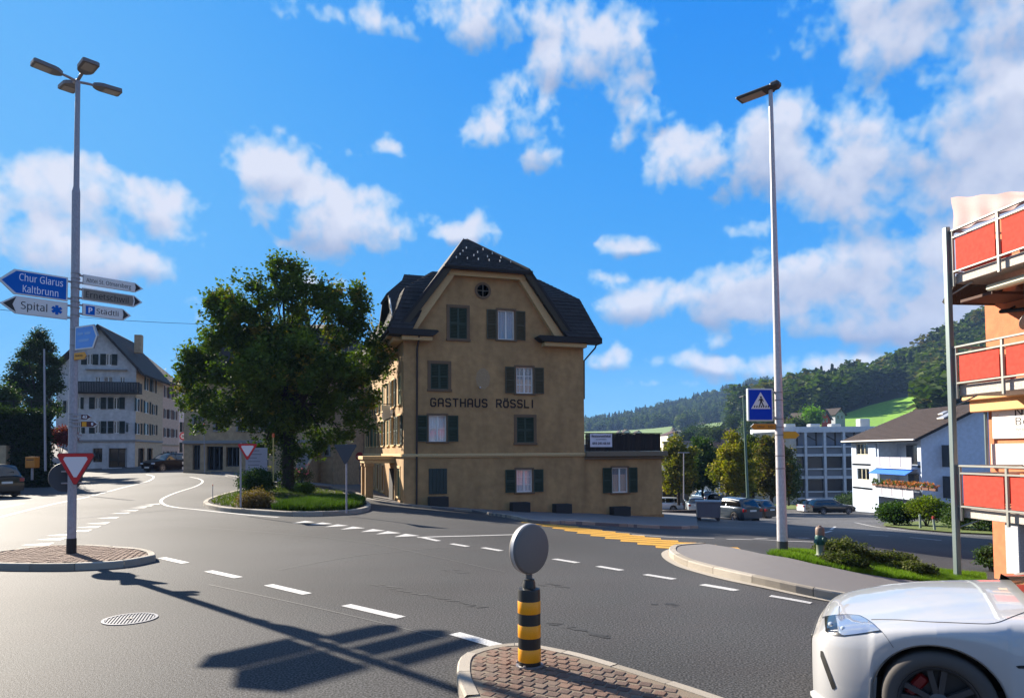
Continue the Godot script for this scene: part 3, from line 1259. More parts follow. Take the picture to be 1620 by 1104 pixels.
func roof_tiles(called: String, c: Color) -> StandardMaterial3D:
	if mats.has(called):
		return mats[called]
	return mat(called, c, 0.9, {"vary": [0.045, 0.45, 2.2, 40], "bump": [0.08, 2.0], "spec": 0.3})

func tile_rows(sh: Shape, a: Vector3, b: Vector3, c: Vector3, d: Vector3, row := 0.26, lift := 0.035) -> void:
	# courses of tiles on a roof face: a-b is the eave, d-c the upper edge; each course steps up at its foot and is cut into tiles of uneven height
	var m := (b - a).cross(c - a).normalized()
	var hgt := maxf((d - a).length(), (c - b).length())
	var n := maxi(1, int(hgt / row))
	for k in n:
		var f0 := float(k) / n
		var f1 := float(k + 1) / n
		var p := a.lerp(d, f0)
		var q := b.lerp(c, f0)
		var r := b.lerp(c, f1)
		var s := a.lerp(d, f1)
		var cut := maxi(1, int((q - p).length() / 0.24))
		for j in cut:
			var t0 := float(j) / cut
			var t1 := float(j + 1) / cut
			var l := m * (lift + rng.randf_range(-0.008, 0.012))
			var P0 := p.lerp(q, t0) + l
			var P1 := p.lerp(q, t1) + l
			var S1 := s.lerp(r, t1) + m * 0.006
			var S0 := s.lerp(r, t0) + m * 0.006
			var g := (P1 - P0) * 0.03
			sh.tint = Color.from_hsv(0, 0, rng.randf_range(0.62, 1.0))
			if rng.randf() < 0.03:
				sh.tint = Color(1.0, 1.0, 1.0) * 1.5
			sh.quad(P0 + g, P1 - g, S1 - g, S0 + g)
			sh.quad(P0 + g - l * 1.02, P1 - g - l * 1.02, P1 - g, P0 + g)
	sh.tint = Color.WHITE

func face_of(t: Transform3D, a: Vector2, b: Vector2) -> Transform3D:
	return t

# ---------------------------------------------------------------- the guesthouse

func build_guesthouse() -> void:
	var A := deg_to_rad(18.06)
	var at := Vector3(-5.68, 0, -36.0)
	var T := Transform3D(Basis(Vector3.UP, A), at)
	var h := thing("guesthouse", "ochre plastered guesthouse with half-hipped gable and dark wall lettering", "guesthouse", at, A)
	var stucco := mat("ochre_plaster", Color(0.755, 0.60, 0.395), 0.92, {"vary": [0.02, 0.84, 5.5, 50], "bump": [0.16, 0.6], "streak": [0.012, 0.80, 6.0, Vector3(1.0, 0.28, 1.0)]})
	var plinth := mat("plinth_plaster", Color(0.68, 0.52, 0.33), 0.92, {"vary": [0.03, 0.7, 3.0, 51], "bump": [0.12, 0.6]})
	var stone := mat("window_stone", Color(0.47, 0.38, 0.28), 0.9, {"vary": [0.1, 0.75, 0.8, 52]})
	var cream := mat("eave_plaster", Color(0.80, 0.68, 0.48), 0.9, {"vary": [0.05, 0.85, 2.0, 53]})
	var green := mat("shutter_green", Color(0.19, 0.26, 0.19), 0.7, {"vary": [0.06, 0.75, 0.9, 54]})
	var olive := mat("shutter_olive", Color(0.33, 0.31, 0.22), 0.75, {"vary": [0.06, 0.75, 0.9, 54]})
	var pale := mat("shutter_sunbleached", Color(0.42, 0.50, 0.38), 0.75, {"vary": [0.06, 0.75, 0.9, 54]})
	var dark := mat("eave_wood", Color(0.13, 0.11, 0.10), 0.8, {"vary": [0.06, 0.7, 1.0, 55]})
	var tiles := mat("dark_roof_tiles", Color(0.23, 0.215, 0.215), 0.85, {"tint": 1, "vary": [0.05, 0.55, 1.8, 56]})
	var lace := mat("white_curtain", Color(0.85, 0.84, 0.82), 0.95)
	var tan_blind := mat("tan_blind", Color(0.72, 0.56, 0.40), 0.95)
	var clear := glass_clear()
	var I := Transform3D.IDENTITY
	# front wall
	var outline := PackedVector2Array([Vector2(0, -3), Vector2(10.3, -3), Vector2(10.3, 8.15), Vector2(9.35, 8.45), Vector2(6.75, 11.95), Vector2(2.3, 11.95), Vector2(-0.02, 8.45), Vector2(0, 8.15)])
	var specs := [
		[711, 487, 738.5, 536, 2, green, 0], [787.5, 491, 813.5, 537.5, 1, olive, 0], [681, 575.5, 709, 615.5, 2, green, 0], [816.5, 581, 843, 622.5, 1, olive, 1],
		[678, 657, 706, 698.5, 1, green, 1], [817.5, 660, 844.5, 700, 2, green, 0], [817, 742.5, 842, 778.5, 1, green, 3], [678, 741, 707, 781.5, 3, green, 0],
	]
	var rects := []
	for s in specs:
		rects.append(wall_rect(s[0], s[1], s[2], s[3], T))
	var eye := on_wall(763.7, 460, T)
	var fw := Shape.new()
	fw.wall(outline, rects.slice(0, 7), 0.16)
	obj("front_wall", fw, stucco, h)
	for k in specs.size():
		var s: Array = specs[k]
		var r: Rect2 = rects[k]
		if s[4] == 3:
			var ply := Shape.new()
			for q in 5:
				var w: float = r.size.x / 5
				ply.box(Vector3(r.position.x + w * (q + 0.5), r.get_center().y, 0.02), Vector3(w - 0.008, r.size.y, 0.04), 0.006)
			obj("closed_shutter", ply, mat("shutter_teal", Color(0.20, 0.25, 0.22), 0.75, {"vary": [0.06, 0.7, 0.9, 57]}), h)
			continue
		var o := {"deep": 0.1, "shut": s[4], "shutter": s[5], "surround": stone, "leaf": 0.56 if s[4] == 1 else r.size.x * 0.5, "glass": clear, "gap": 0.08 if s[4] == 1 else 0.0}
		o.border = 0.16 if s[4] == 2 else 0.11
		if s[6] == 3:
			o.muntins = 2
			o.curtain = lace
		elif s[6] == 1:
			o.muntins = 2 if k == 3 else 1
			o.curtain = lace if k == 4 else tan_blind
			if k == 3:
				o.half = 0.05
		elif s[4] == 1:
			o.curtain = mat("blue_curtain", Color(0.42, 0.47, 0.55), 0.9)
		window(h, I, r, o)
	# a dark room behind the open windows
	var room := Shape.new()
	room.box(Vector3(5.1, 4.5, -4.0), Vector3(10.0, 14.0, 7.2))
	# round window
	var ring := Shape.new()
	ring.x = Transform3D(Basis(Vector3.RIGHT, PI / 2), Vector3(eye.x, eye.y, 0.0))
	ring.lathe([Vector2(0.46, -0.02), Vector2(0.46, 0.05), Vector2(0.44, 0.06), Vector2(0.35, 0.06), Vector2(0.33, 0.05), Vector2(0.33, -0.02)], 32)
	var oc := obj("round_window", ring, stone, h)
	var gl := Shape.new()
	gl.x = ring.x
	gl.lathe([Vector2(0.0, 0.004), Vector2(0.34, 0.004)], 28)
	for v in gl.v.size():
		gl.n[v] = Vector3.BACK
	obj("pane", gl, glass(), oc)
	var br := Shape.new()
	br.box(Vector3(eye.x, eye.y, 0.02), Vector3(0.035, 0.66, 0.03))
	br.box(Vector3(eye.x, eye.y, 0.021), Vector3(0.66, 0.035, 0.028))
	obj("glazing_bar", br, mat("old_frame", Color(0.42, 0.38, 0.32), 0.8), oc)
	# string course and plinth
	var sc := Shape.new()
	sc.box(Vector3(5.15, 1.86, 0.05), Vector3(10.5, 0.16, 0.14), 0.02)
	sc.box(Vector3(5.15, 1.75, 0.03), Vector3(10.4, 0.06, 0.07), 0.01)
	obj("string_course", sc, cream, h)
	# lettering on the wall
	var ink := mat("letter_brown", Color(0.13, 0.085, 0.06), 0.85)
	var l0 := on_wall(681.5, 641.5, T)
	var l1 := on_wall(848, 645.5, T)
	strokes(h, "GASTHAUS RÖSSLI", 0.40, l1.x - l0.x, ink, Transform3D(Basis.IDENTITY, Vector3(l0.x, (l0.y + l1.y) * 0.5, 0)), 0.075, 0.025)
	# stain and a small lamp below it
	var stain := Shape.new()
	var sc2 := on_wall(764, 599, T)
	var edge := PackedVector2Array()
	for k in 24:
		edge.append(sc2 + Vector2(cos(k * TAU / 24) * 0.40, sin(k * TAU / 24) * 0.58) * (1.0 + 0.05 * sin(k * 2.7)))
	stain.prism(edge, -0.01, 0.004)
	obj("grey_patch", stain, mat("grey_plaster_patch", Color(0.66, 0.56, 0.42), 0.95, {"vary": [0.03, 0.8, 1.2, 60]}), h)
	var hook := Shape.new()
	var hp := on_wall(759, 613, T)
	hook.box(Vector3(hp.x, hp.y, 0.06), Vector3(0.07, 0.07, 0.12), 0.01)
	obj("wall_lamp", hook, mat("pale_metal", Color(0.75, 0.75, 0.75), 0.4), h)
	# downpipes
	var pipe := mat("pipe_brown", Color(0.16, 0.10, 0.08), 0.6)
	var dp := on_wall(660, 700, T).x
	var pp := Shape.new()
	pp.tube([Vector3(dp, 8.15, 0.55), Vector3(dp, 7.9, 0.45), Vector3(dp - 0.02, 7.5, 0.09), Vector3(dp - 0.03, 4, 0.07), Vector3(dp - 0.05, -0.7, 0.07)], [0.05, 0.05, 0.05, 0.05, 0.05], 8)
	obj("downpipe", pp, pipe, h)
	var pr := Shape.new()
	pr.tube([Vector3(10.95, 8.25, 0.5), Vector3(10.9, 7.9, 0.3), Vector3(10.38, 7.2, -0.1), Vector3(10.36, 5, -0.1)], [0.05, 0.05, 0.05, 0.05], 8)
	obj("downpipe", pr, pipe, h)
	# left wall: plane x = 0 facing -x; its x runs towards the front
	var L := Transform3D(Basis(Vector3(0, 0, 1), Vector3(0, 1, 0), Vector3(-1, 0, 0)), Vector3.ZERO)
	var depth := 19.5
	var side := []
	var sopt := []
	for row in 2:
		for k in 8:
			var m := 1.25 + k * 2.3
			var y0: float = [4.62, 2.45][row]
			side.append(Rect2(-m - 0.48, y0, 0.96, 1.55))
			var shut := 2
			if row == 0 and k in [1, 4, 5, 7]: shut = 1
			if row == 1 and k in [0, 1, 3, 5, 6]: shut = 1
			sopt.append({"shut": shut, "shutter": pale if (k + row) % 3 == 0 else green, "surround": cream, "leaf": 0.48, "border": 0.11, "gap": 0.04})
	side.append(Rect2(-1.95, -0.35, 0.8, 1.5))
	sopt.append({"shut": 2, "shutter": pale, "surround": cream, "leaf": 0.4, "border": 0.14})
	for k in 4:
		side.append(Rect2(-8.5 - k * 2.6, -0.4, 1.0, 1.6))
		sopt.append({"shut": 0, "surround": cream})
	var lw := Shape.new()
	lw.x = L
	lw.wall(PackedVector2Array([Vector2(-depth, -3), Vector2(0, -3), Vector2(0, 8.2), Vector2(-depth, 8.2)]), side, 0.16)
	obj("side_wall", lw, stucco, h)
	for k in side.size():
		window(h, L, side[k], sopt[k])
	var sb := Shape.new()
	sb.box(Vector3(-0.05, 1.86, -depth / 2 - 0.03), Vector3(0.14, 0.16, depth - 0.02), 0.02)
	obj("string_course", sb, cream, h)
	var ls := L * Transform3D(Basis.IDENTITY, Vector3(-8.4, 4.12, 0))
	strokes(h, "GASTHAUS RÖSSLI", 0.34, 5.6, ink, ls, 0.07, 0.025)
	# hanging sign on the side wall
	var hs := Shape.new()
	hs.box(Vector3(-0.36, 4.3, -3.9), Vector3(0.42, 0.85, 0.05), 0.01)
	obj("hanging_sign", hs, mat("sign_white", Color(0.88, 0.87, 0.84), 0.6), h)
	var hb := Shape.new()
	hb.tube([Vector3(0, 4.8, -3.9), Vector3(-0.7, 4.8, -3.9)], [0.025, 0.025], 6)
	hb.tube([Vector3(0, 4.05, -3.85), Vector3(-0.5, 3.85, -3.5)], [0.03, 0.03], 6)
	obj("sign_bracket", hb, dark, h)
	# porch
	var pz := -4.2
	var porch := Shape.new()
	porch.box(Vector3(-0.85, 1.72, pz), Vector3(1.9, 0.2, 2.6), 0.02)
	porch.box(Vector3(-0.85, 1.52, pz), Vector3(1.7, 0.2, 2.4), 0.02)
	obj("porch_canopy", porch, cream, h)
	for z in [pz + 1.0, pz - 1.0]:
		var pil := Shape.new()
		pil.box(Vector3(-1.42, -0.6, z), Vector3(0.42, 4.06, 0.42), 0.015)
		pil.box(Vector3(-1.42, 1.32, z), Vector3(0.5, 0.16, 0.5), 0.01)
		obj("porch_pillar", pil, stucco, h)
	var dr := Shape.new()
	dr.box(Vector3(-0.03, -0.2, pz), Vector3(0.08, 2.6, 1.5), 0.01)
	obj("entrance_door", dr, dark, h)
	# the two hidden walls
	var bw := Shape.new()
	bw.quad(Vector3(10.3, -4, 0), Vector3(10.3, -4, -depth), Vector3(10.3, 8.2, -depth), Vector3(10.3, 8.2, 0))
	bw.quad(Vector3(10.3, -4, -depth), Vector3(0, -4, -depth), Vector3(0, 8.2, -depth), Vector3(10.3, 8.2, -depth))
	obj("rear_wall", bw, stucco, h)
	# floors so that no daylight crosses the house
	var fl := Shape.new()
	for y in [1.9, 4.4, 7.0]:
		fl.box(Vector3(5.15, y, -depth / 2), Vector3(10.2, 0.2, depth - 0.1))
	fl.box(Vector3(5.15, 3.0, -4.0), Vector3(10.2, 12.0, 0.1))
	fl.box(Vector3(3.0, 3.0, -depth / 2), Vector3(0.1, 12.0, depth - 0.2))
	obj("inner_floor", fl, mat("inner_dark", Color(0.3, 0.27, 0.25), 0.95), h)
	# roof
	var rf := obj_empty(h, "roof")
	var base := Shape.new()
	var tl := Shape.new()
	var R0 := [Vector3(-0.8, 8.4, 0.72), Vector3(11.1, 8.4, 0.72), Vector3(11.1, 8.4, -depth - 0.7), Vector3(-0.8, 8.4, -depth - 0.7)]
	var R1 := [Vector3(0.1, 10.75, -0.2), Vector3(10.2, 10.75, -0.2), Vector3(10.2, 10.75, -depth + 0.2), Vector3(0.1, 10.75, -depth + 0.2)]
	var R2 := [Vector3(2.0, 12.25, -2.1), Vector3(8.35, 12.25, -2.1), Vector3(8.35, 12.25, -depth + 2.1), Vector3(2.0, 12.25, -depth + 2.1)]
	# right-hand front slope, cut off along the gable's verge
	var cutl := [Vector3(9.05, 8.4, 0.72), Vector3(7.45, 10.75, -0.2)]
	var faces := [
		[cutl[0], R0[1], R1[1], cutl[1]], [R0[1], R0[2], R1[2], R1[1]], [R0[2], R0[3], R1[3], R1[2]], [R0[3], R0[0], R1[0], R1[3]],
		[R1[0], R1[1], R2[1], R2[0]], [R1[1], R1[2], R2[2], R2[1]], [R1[2], R1[3], R2[3], R2[2]], [R1[3], R1[0], R2[0], R2[3]], [R2[0], R2[1], R2[2], R2[3]],
		[R0[0], Vector3(0.35, 8.4, 0.72), Vector3(1.6, 10.75, -0.2), R1[0]],
	]
	for f in faces:
		base.plate(f, 0.12)
	for k in [0, 3, 4, 7, 9]:
		tile_rows(tl, faces[k][0], faces[k][1], faces[k][2], faces[k][3])
	# front gable with its half hip
	var gx := 4.53
	var sl := 1.36
	var eaveY := 12.0
	var bx := 2.3
	var ax := -0.2
	var ay := eaveY - (bx - ax) * sl
	var ry := eaveY + (gx - bx) * sl
	var zf := 0.62
	var hipz := -4.6
	for s in [-1.0, 1.0]:
		var mx := func(v: Vector3) -> Vector3: return v if s < 0 else Vector3(2 * gx - v.x, v.y, v.z)
		var a: Vector3 = mx.call(Vector3(ax, ay, zf))
		var b: Vector3 = mx.call(Vector3(bx, eaveY, zf))
		var c: Vector3 = mx.call(Vector3(gx, ry, hipz))
		var d: Vector3 = mx.call(Vector3(gx, ry, -7.0))
		var e: Vector3 = mx.call(Vector3(ax, ay, -7.0))
		base.plate([a, b, c, d, e] if s > 0 else [e, d, c, b, a], 0.14)
		if s < 0:
			tile_rows(tl, e, a, b, Vector3(bx, eaveY, -7.0))
	var h0 := Vector3(bx - 0.18, eaveY - 0.16, zf + 0.12)
	var h1 := Vector3(2 * gx - bx + 0.18, eaveY - 0.16, zf + 0.12)
	var h2 := Vector3(gx, ry + 0.06, hipz)
	base.plate([h0, h1, h2], 0.12)
	tile_rows(tl, h0, h1, h2 + Vector3(0.15, -0.04, 0), h2 + Vector3(-0.15, -0.04, 0), 0.26, 0.05)
	# left cross gable, half-hipped, facing the street
	var cz := -3.6
	var cy := 12.35
	for s in [-1.0, 1.0]:
		var q := [Vector3(-0.55, 9.6, cz + s * 2.5), Vector3(4.2, 9.6, cz + s * 2.5), Vector3(4.2, cy, cz), Vector3(0.9, cy, cz), Vector3(-0.5, 10.9, cz + s * 1.3)]
		if s < 0:
			q.reverse()
		base.plate(q, 0.12)
		if s > 0:
			tile_rows(tl, q[0], q[1], q[2], Vector3(0.6, cy, cz))
	base.plate([Vector3(-0.6, 10.85, cz - 1.35), Vector3(-0.6, 10.85, cz + 1.35), Vector3(0.9, cy + 0.04, cz)], 0.12)
	obj("roof_deck", base, mat("roof_deck", Color(0.17, 0.15, 0.15), 0.9, {"vary": [0.05, 0.6, 1.8, 56]}), rf)
	obj("roof_tiles", tl, tiles, rf).set_meta("kind", "stuff")
	var dg := Shape.new()
	dg.x = L
	dg.wall(PackedVector2Array([Vector2(cz - 2.3, 8.2), Vector2(cz + 2.3, 8.2), Vector2(cz + 2.3, 9.6), Vector2(cz + 1.2, 10.85), Vector2(cz - 1.2, 10.85), Vector2(cz - 2.3, 9.6)]), [Rect2(cz - 1.3, 8.6, 0.9, 1.3), Rect2(cz + 0.4, 8.6, 0.9, 1.3)], 0.12)
	dg.x = Transform3D.IDENTITY
	dg.quad(Vector3(0, 8.2, cz + 2.3), Vector3(1.2, 8.2, cz + 2.3), Vector3(1.2, 9.7, cz + 2.3), Vector3(0, 9.6, cz + 2.3))
	obj("gable_wall", dg, stucco, h)
	for x in [cz - 1.3, cz + 0.4]:
		window(h, L, Rect2(x, 8.6, 0.9, 1.3), {"surround": cream})
	# small dormer with a white barge board
	var dm := Shape.new()
	dm.plate([Vector3(-0.5, 9.35, -0.75), Vector3(1.0, 9.35, -0.75), Vector3(1.0, 10.25, -1.5), Vector3(-0.5, 10.25, -1.5)], 0.08)
	obj("dormer_roof", dm, tiles, rf)
	var bb := Shape.new()
	bb.plate([Vector3(-0.54, 10.3, -1.52), Vector3(-0.54, 9.33, -0.72), Vector3(-0.54, 9.48, -0.70), Vector3(-0.54, 10.45, -1.5)], 0.05)
	obj("barge_board", bb, white_frame(), rf)
	# eaves: gutters, soffits and the short returns across the front
	var gut := Shape.new()
	var x0 := on_wall(689, 528, T).x
	var x1 := on_wall(846, 540, T).x
	gut.prism(PackedVector2Array([Vector2(-0.85, 8.1), Vector2(x0 - 0.25, 8.1), Vector2(x0 + 0.05, 8.34), Vector2(x0 - 0.05, 8.42), Vector2(-0.85, 8.42)]), 0.0, 0.72)
	obj("eave_return", gut, dark, rf)
	gut = Shape.new()
	gut.prism(PackedVector2Array([Vector2(x1 + 0.25, 8.1), Vector2(11.15, 8.1), Vector2(11.15, 8.42), Vector2(x1 + 0.05, 8.42), Vector2(x1 - 0.05, 8.34)]), 0.0, 0.72)
	obj("eave_return", gut, dark, rf)
	var gl2 := Shape.new()
	gl2.box(Vector3(-0.86, 8.3, -depth / 2), Vector3(0.16, 0.16, depth + 1.4), 0.03)
	obj("gutter", gl2, dark, rf)
	var so := Shape.new()
	so.box(Vector3((x0 - 0.45) / 2 + 0.0, 7.98, 0.27), Vector3(x0 - 0.1, 0.23, 0.52), 0.03)
	so.box(Vector3((x1 + 0.4 + 10.3) / 2, 7.98, 0.27), Vector3(10.3 - x1 - 0.4, 0.23, 0.52), 0.03)
	so.box(Vector3(-0.28, 7.98, -depth / 2 + 0.01), Vector3(0.54, 0.23, depth), 0.03)
	so.box(Vector3(-0.5, 8.16, -depth / 2), Vector3(0.62, 0.1, depth + 0.9))
	obj("soffit", so, cream, rf)
	# verge boards under the gable roof
	var vb := Shape.new()
	var vl := Shape.new()
	var nx := Vector2(sl, -1).normalized()
	for s in [-1.0, 1.0]:
		var pts := PackedVector2Array([Vector2(ax, ay) , Vector2(bx, eaveY), Vector2(bx, eaveY) + nx * 0.28, Vector2(ax, ay) + nx * 0.28])
		var pt2 := PackedVector2Array([Vector2(ax, ay) + nx * 0.30, Vector2(bx, eaveY) + nx * 0.30, Vector2(bx + 0.1, eaveY) + nx * 0.52, Vector2(ax + 0.3, ay) + nx * 0.52])
		if s > 0:
			for k in 4:
				pts[k].x = 2 * gx - pts[k].x
				pt2[k].x = 2 * gx - pt2[k].x
		vb = Shape.new()
		vb.prism(pts, 0.40, 0.60)
		obj("verge_board", vb, mat("verge_olive", Color(0.27, 0.235, 0.17), 0.85, {"vary": [0.06, 0.7, 1.0, 55]}), rf)
		vl.prism(pt2, 0.0, 0.30)
	vl.prism(PackedVector2Array([Vector2(bx + 0.1, eaveY - 0.5), Vector2(2 * gx - bx - 0.1, eaveY - 0.5), Vector2(2 * gx - bx, eaveY - 0.22), Vector2(bx, eaveY - 0.22)]), 0.0, 0.34)
	obj("verge_soffit", vl, cream, rf)
	var hv := Shape.new()
	hv.box(Vector3(gx, eaveY - 0.12, zf + 0.02), Vector3(2 * (gx - bx) + 0.5, 0.14, 0.2), 0.02)
	obj("hip_gutter", hv, dark, rf)
	# snow guards on the half hip
	for row in [[0.22, 6], [0.34, 4], [0.46, 3], [0.58, 2]]:
		for k in row[1]:
			var f: float = row[0]
			var x := lerpf(h0.x, h1.x, (k + 0.5) / row[1]) * (1 - f) + gx * f
			var p := Vector3(x, lerpf(h0.y, h2.y, f) + 0.13, lerpf(h0.z, h2.z, f))
			var sg := Shape.new()
			sg.box(p, Vector3(0.045, 0.12, 0.045), 0.01)
			obj("snow_guard", sg, mat("zinc", Color(0.75, 0.74, 0.72), 0.35, {"metal": 0.7}), rf)
	# annex
	var ax0 := 10.3
	var ax1 := on_wall(1049, 760, T).x
	var an := thing("annex", "low ochre annex with roof terrace and one shuttered window", "annex", at, A)
	var aw := Shape.new()
	var wr := wall_rect(970, 739.5, 995, 779.5, T)
	aw.x = Transform3D(Basis.IDENTITY, Vector3(0, 0, -0.12))
	aw.wall(PackedVector2Array([Vector2(ax0, -4), Vector2(ax1, -4), Vector2(ax1, 1.72), Vector2(ax0, 1.72)]), [wr], 0.16)
	aw.quad(Vector3(ax1, -4, 0), Vector3(ax1, -4, -9), Vector3(ax1, 1.72, -9), Vector3(ax1, 1.72, 0))
	aw.quad(Vector3(ax1, -4, -9), Vector3(ax0, -4, -9), Vector3(ax0, 1.72, -9), Vector3(ax1, 1.72, -9))
	obj("wall", aw, stucco, an)
	window(an, aw.x, wr, {"shut": 1, "shutter": green, "leaf": 0.55, "surround": stone, "border": 0.09, "gap": 0.05, "curtain": tan_blind, "half": 0.22, "glass": clear})
	var rm := Shape.new()
	rm.box(Vector3((ax0 + ax1) / 2, -1, -1.6), Vector3(ax1 - ax0 - 0.1, 5.3, 0.1))
	rm.box(Vector3((ax0 + ax1) / 2, 1.6, -4.6), Vector3(ax1 - ax0 - 0.04, 0.22, 8.6))
	obj("inner_wall", rm, mat("inner_dark", Color(0.3, 0.27, 0.25), 0.95), an)
	var pl := Shape.new()
	pl.box(Vector3((ax0 + ax1) / 2 + 0.03, -2.9, -0.1), Vector3(ax1 - ax0 + 0.06, 2.4, 0.12), 0.01)
	obj("plinth", pl, plinth, an)
	var co := Shape.new()
	co.box(Vector3((ax0 + ax1) / 2 + 0.1, 1.86, -4.3), Vector3(ax1 - ax0 + 0.2, 0.3, 9.2), 0.03)
	co.box(Vector3((ax0 + ax1) / 2 + 0.05, 1.62, -4.4), Vector3(ax1 - ax0 + 0.1, 0.14, 8.9), 0.02)
	obj("cornice", co, mat("cornice_grey", Color(0.52, 0.46, 0.37), 0.9, {"vary": [0.05, 0.7, 1.5, 58]}), an)
	# terrace fence of upright boards
	var fn := thing("terrace_fence", "dark upright board fence round the annex roof terrace", "fence", at, A)
	var fx0 := ax0 + 0.12
	var fx1 := ax1 - 0.1
	var boards := 46
	var woods := []
	for k in 3:
		woods.append(mat("fence_wood_%d" % k, [Color(0.17, 0.125, 0.10), Color(0.21, 0.155, 0.12), Color(0.14, 0.105, 0.09)][k], 0.85, {"vary": [0.05, 0.6, 0.8, 70 + k], "stretch": Vector3(1, 0.15, 1)}))
	for k in boards:
		var w := (fx1 - fx0) / boards
		var b := Shape.new()
		b.box(Vector3(fx0 + w * (k + 0.5), 2.52, -0.12 + rng.randf_range(-0.006, 0.006)), Vector3(w - 0.014, 1.0 + rng.randf_range(-0.015, 0.015), 0.025))
		obj("board", b, woods[rng.randi() % 3], fn)
	for k in 14:
		var b := Shape.new()
		b.box(Vector3(fx1, 2.52, -0.3 - k * 0.5), Vector3(0.025, 1.0, 0.46))
		obj("board", b, woods[k % 3], fn)
	var rail := Shape.new()
	rail.box(Vector3((fx0 + fx1) / 2, 3.05, -0.13), Vector3(fx1 - fx0 + 0.3, 0.05, 0.16), 0.01)
	rail.box(Vector3((fx0 + fx1) / 2, 2.2, -0.16), Vector3(fx1 - fx0, 0.07, 0.05))
	rail.box(Vector3((fx0 + fx1) / 2, 2.85, -0.16), Vector3(fx1 - fx0, 0.07, 0.05))
	obj("rail", rail, woods[2], fn)
	# banner on the fence
	var br0 := wall_rect(934.3, 685.5, 969.3, 707, T)
	var bn := thing("banner", "white to-let banner with dark print on the terrace fence", "banner", T * Vector3(br0.get_center().x, br0.get_center().y, -0.06), A)
	var cloth := Shape.new()
	var rows := []
	for i in 13:
		var row := PackedVector3Array()
		for j in 5:
			var fx := (i / 12.0 - 0.5)
			var fy := (j / 4.0 - 0.5)
			row.append(Vector3(fx * br0.size.x, fy * br0.size.y - 0.03 * (0.25 - fx * fx) * (1 if j > 2 else 0), 0.012 * sin(i * 1.3 + j)))
		rows.append(row)
	cloth.grid(rows)
	obj("cloth", cloth, mat("banner_cloth", Color(0.80, 0.79, 0.82), 0.8), bn)
	var inkd := mat("banner_ink", Color(0.16, 0.11, 0.18), 0.8)
	lettering(bn, "Restaurantlokal", 0.13, br0.size.x * 0.86, inkd, Transform3D(Basis.IDENTITY, Vector3(0, 0.23, 0.025)), true, 0.004)
	lettering(bn, "zu vermieten", 0.07, br0.size.x * 0.46, inkd, Transform3D(Basis.IDENTITY, Vector3(0, 0.05, 0.025)), false, 0.004)
	lettering(bn, "055 283 66 66", 0.13, br0.size.x * 0.8, inkd, Transform3D(Basis.IDENTITY, Vector3(0, -0.18, 0.025)), true, 0.004)
	# stone troughs along the front
	var tm := mat("trough_stone", Color(0.23, 0.22, 0.21), 0.9, {"vary": [0.08, 0.6, 0.6, 59], "bump": [0.15, 0.8]})
	var soil := mat("soil", Color(0.12, 0.09, 0.07), 1.0, {"vary": [0.1, 0.5, 0.4, 61], "bump": [0.2, 1.5]})
	var tl_labels := ["grey stone trough below the boarded-up shutter, nearest the downpipe", "grey stone trough under the white-barred ground floor window", "grey stone trough standing alone left of the annex", "grey stone trough below the annex window"]
	var ti := 0
	for t in [[690, 791, 1.0], [818, 799, 1.0], [884, 803, 0.95], [975, 808, 1.05]]:
		var wp := on_wall(t[0], t[1], T)
		var b := T * Vector3(wp.x, 0, 0.5)
		b.y = gy(b.x, b.z) + 0.1
		var tr := thing("stone_trough", tl_labels[ti], "planter", b, A, "stone troughs along the guesthouse front")
		ti += 1
		var w: float = t[2]
		var sh := Shape.new()
		sh.box(Vector3(0, 0.26, 0.27), Vector3(w, 0.52, 0.08), 0.015)
		sh.box(Vector3(0, 0.26, -0.27), Vector3(w, 0.52, 0.08), 0.015)
		sh.box(Vector3(-w / 2 + 0.05, 0.26, 0), Vector3(0.09, 0.515, 0.48), 0.01)
		sh.box(Vector3(w / 2 - 0.05, 0.26, 0), Vector3(0.09, 0.515, 0.48), 0.01)
		obj("basin", sh, tm, tr)
		var so2 := Shape.new()
		so2.box(Vector3(0, 0.22, 0), Vector3(w - 0.12, 0.4, 0.48))
		obj("soil_bed", so2, soil, tr)

func glass_clear() -> StandardMaterial3D:
	if mats.has("clear_glass"):
		return mats["clear_glass"]
	var m := StandardMaterial3D.new()
	m.resource_name = "clear_glass"
	m.transparency = BaseMaterial3D.TRANSPARENCY_ALPHA
	m.albedo_color = Color(0.8, 0.85, 0.88, 0.12)
	m.roughness = 0.04
	mats["clear_glass"] = m
	return m

func obj_empty(parent: Node, called: String) -> Node3D:
	var o := Node3D.new()
	o.name = called
	parent.add_child(o, true)
	return o

# ---------------------------------------------------------------- houses on the left and behind the tree

const TO_LEFT := Basis(Vector3(0, 0, 1), Vector3(0, 1, 0), Vector3(-1, 0, 0))
const TO_RIGHT := Basis(Vector3(0, 0, -1), Vector3(0, 1, 0), Vector3(1, 0, 0))

func local_rects(list: Array, t: Transform3D) -> Array:
	var o := []
	for s in list:
		o.append(wall_rect(s[0], s[1], s[2], s[3], t))
	return o

func windows_on(h: Node3D, face: Transform3D, rects: Array, o := {}) -> void:
	for r in rects:
		window(h, face, r, o)

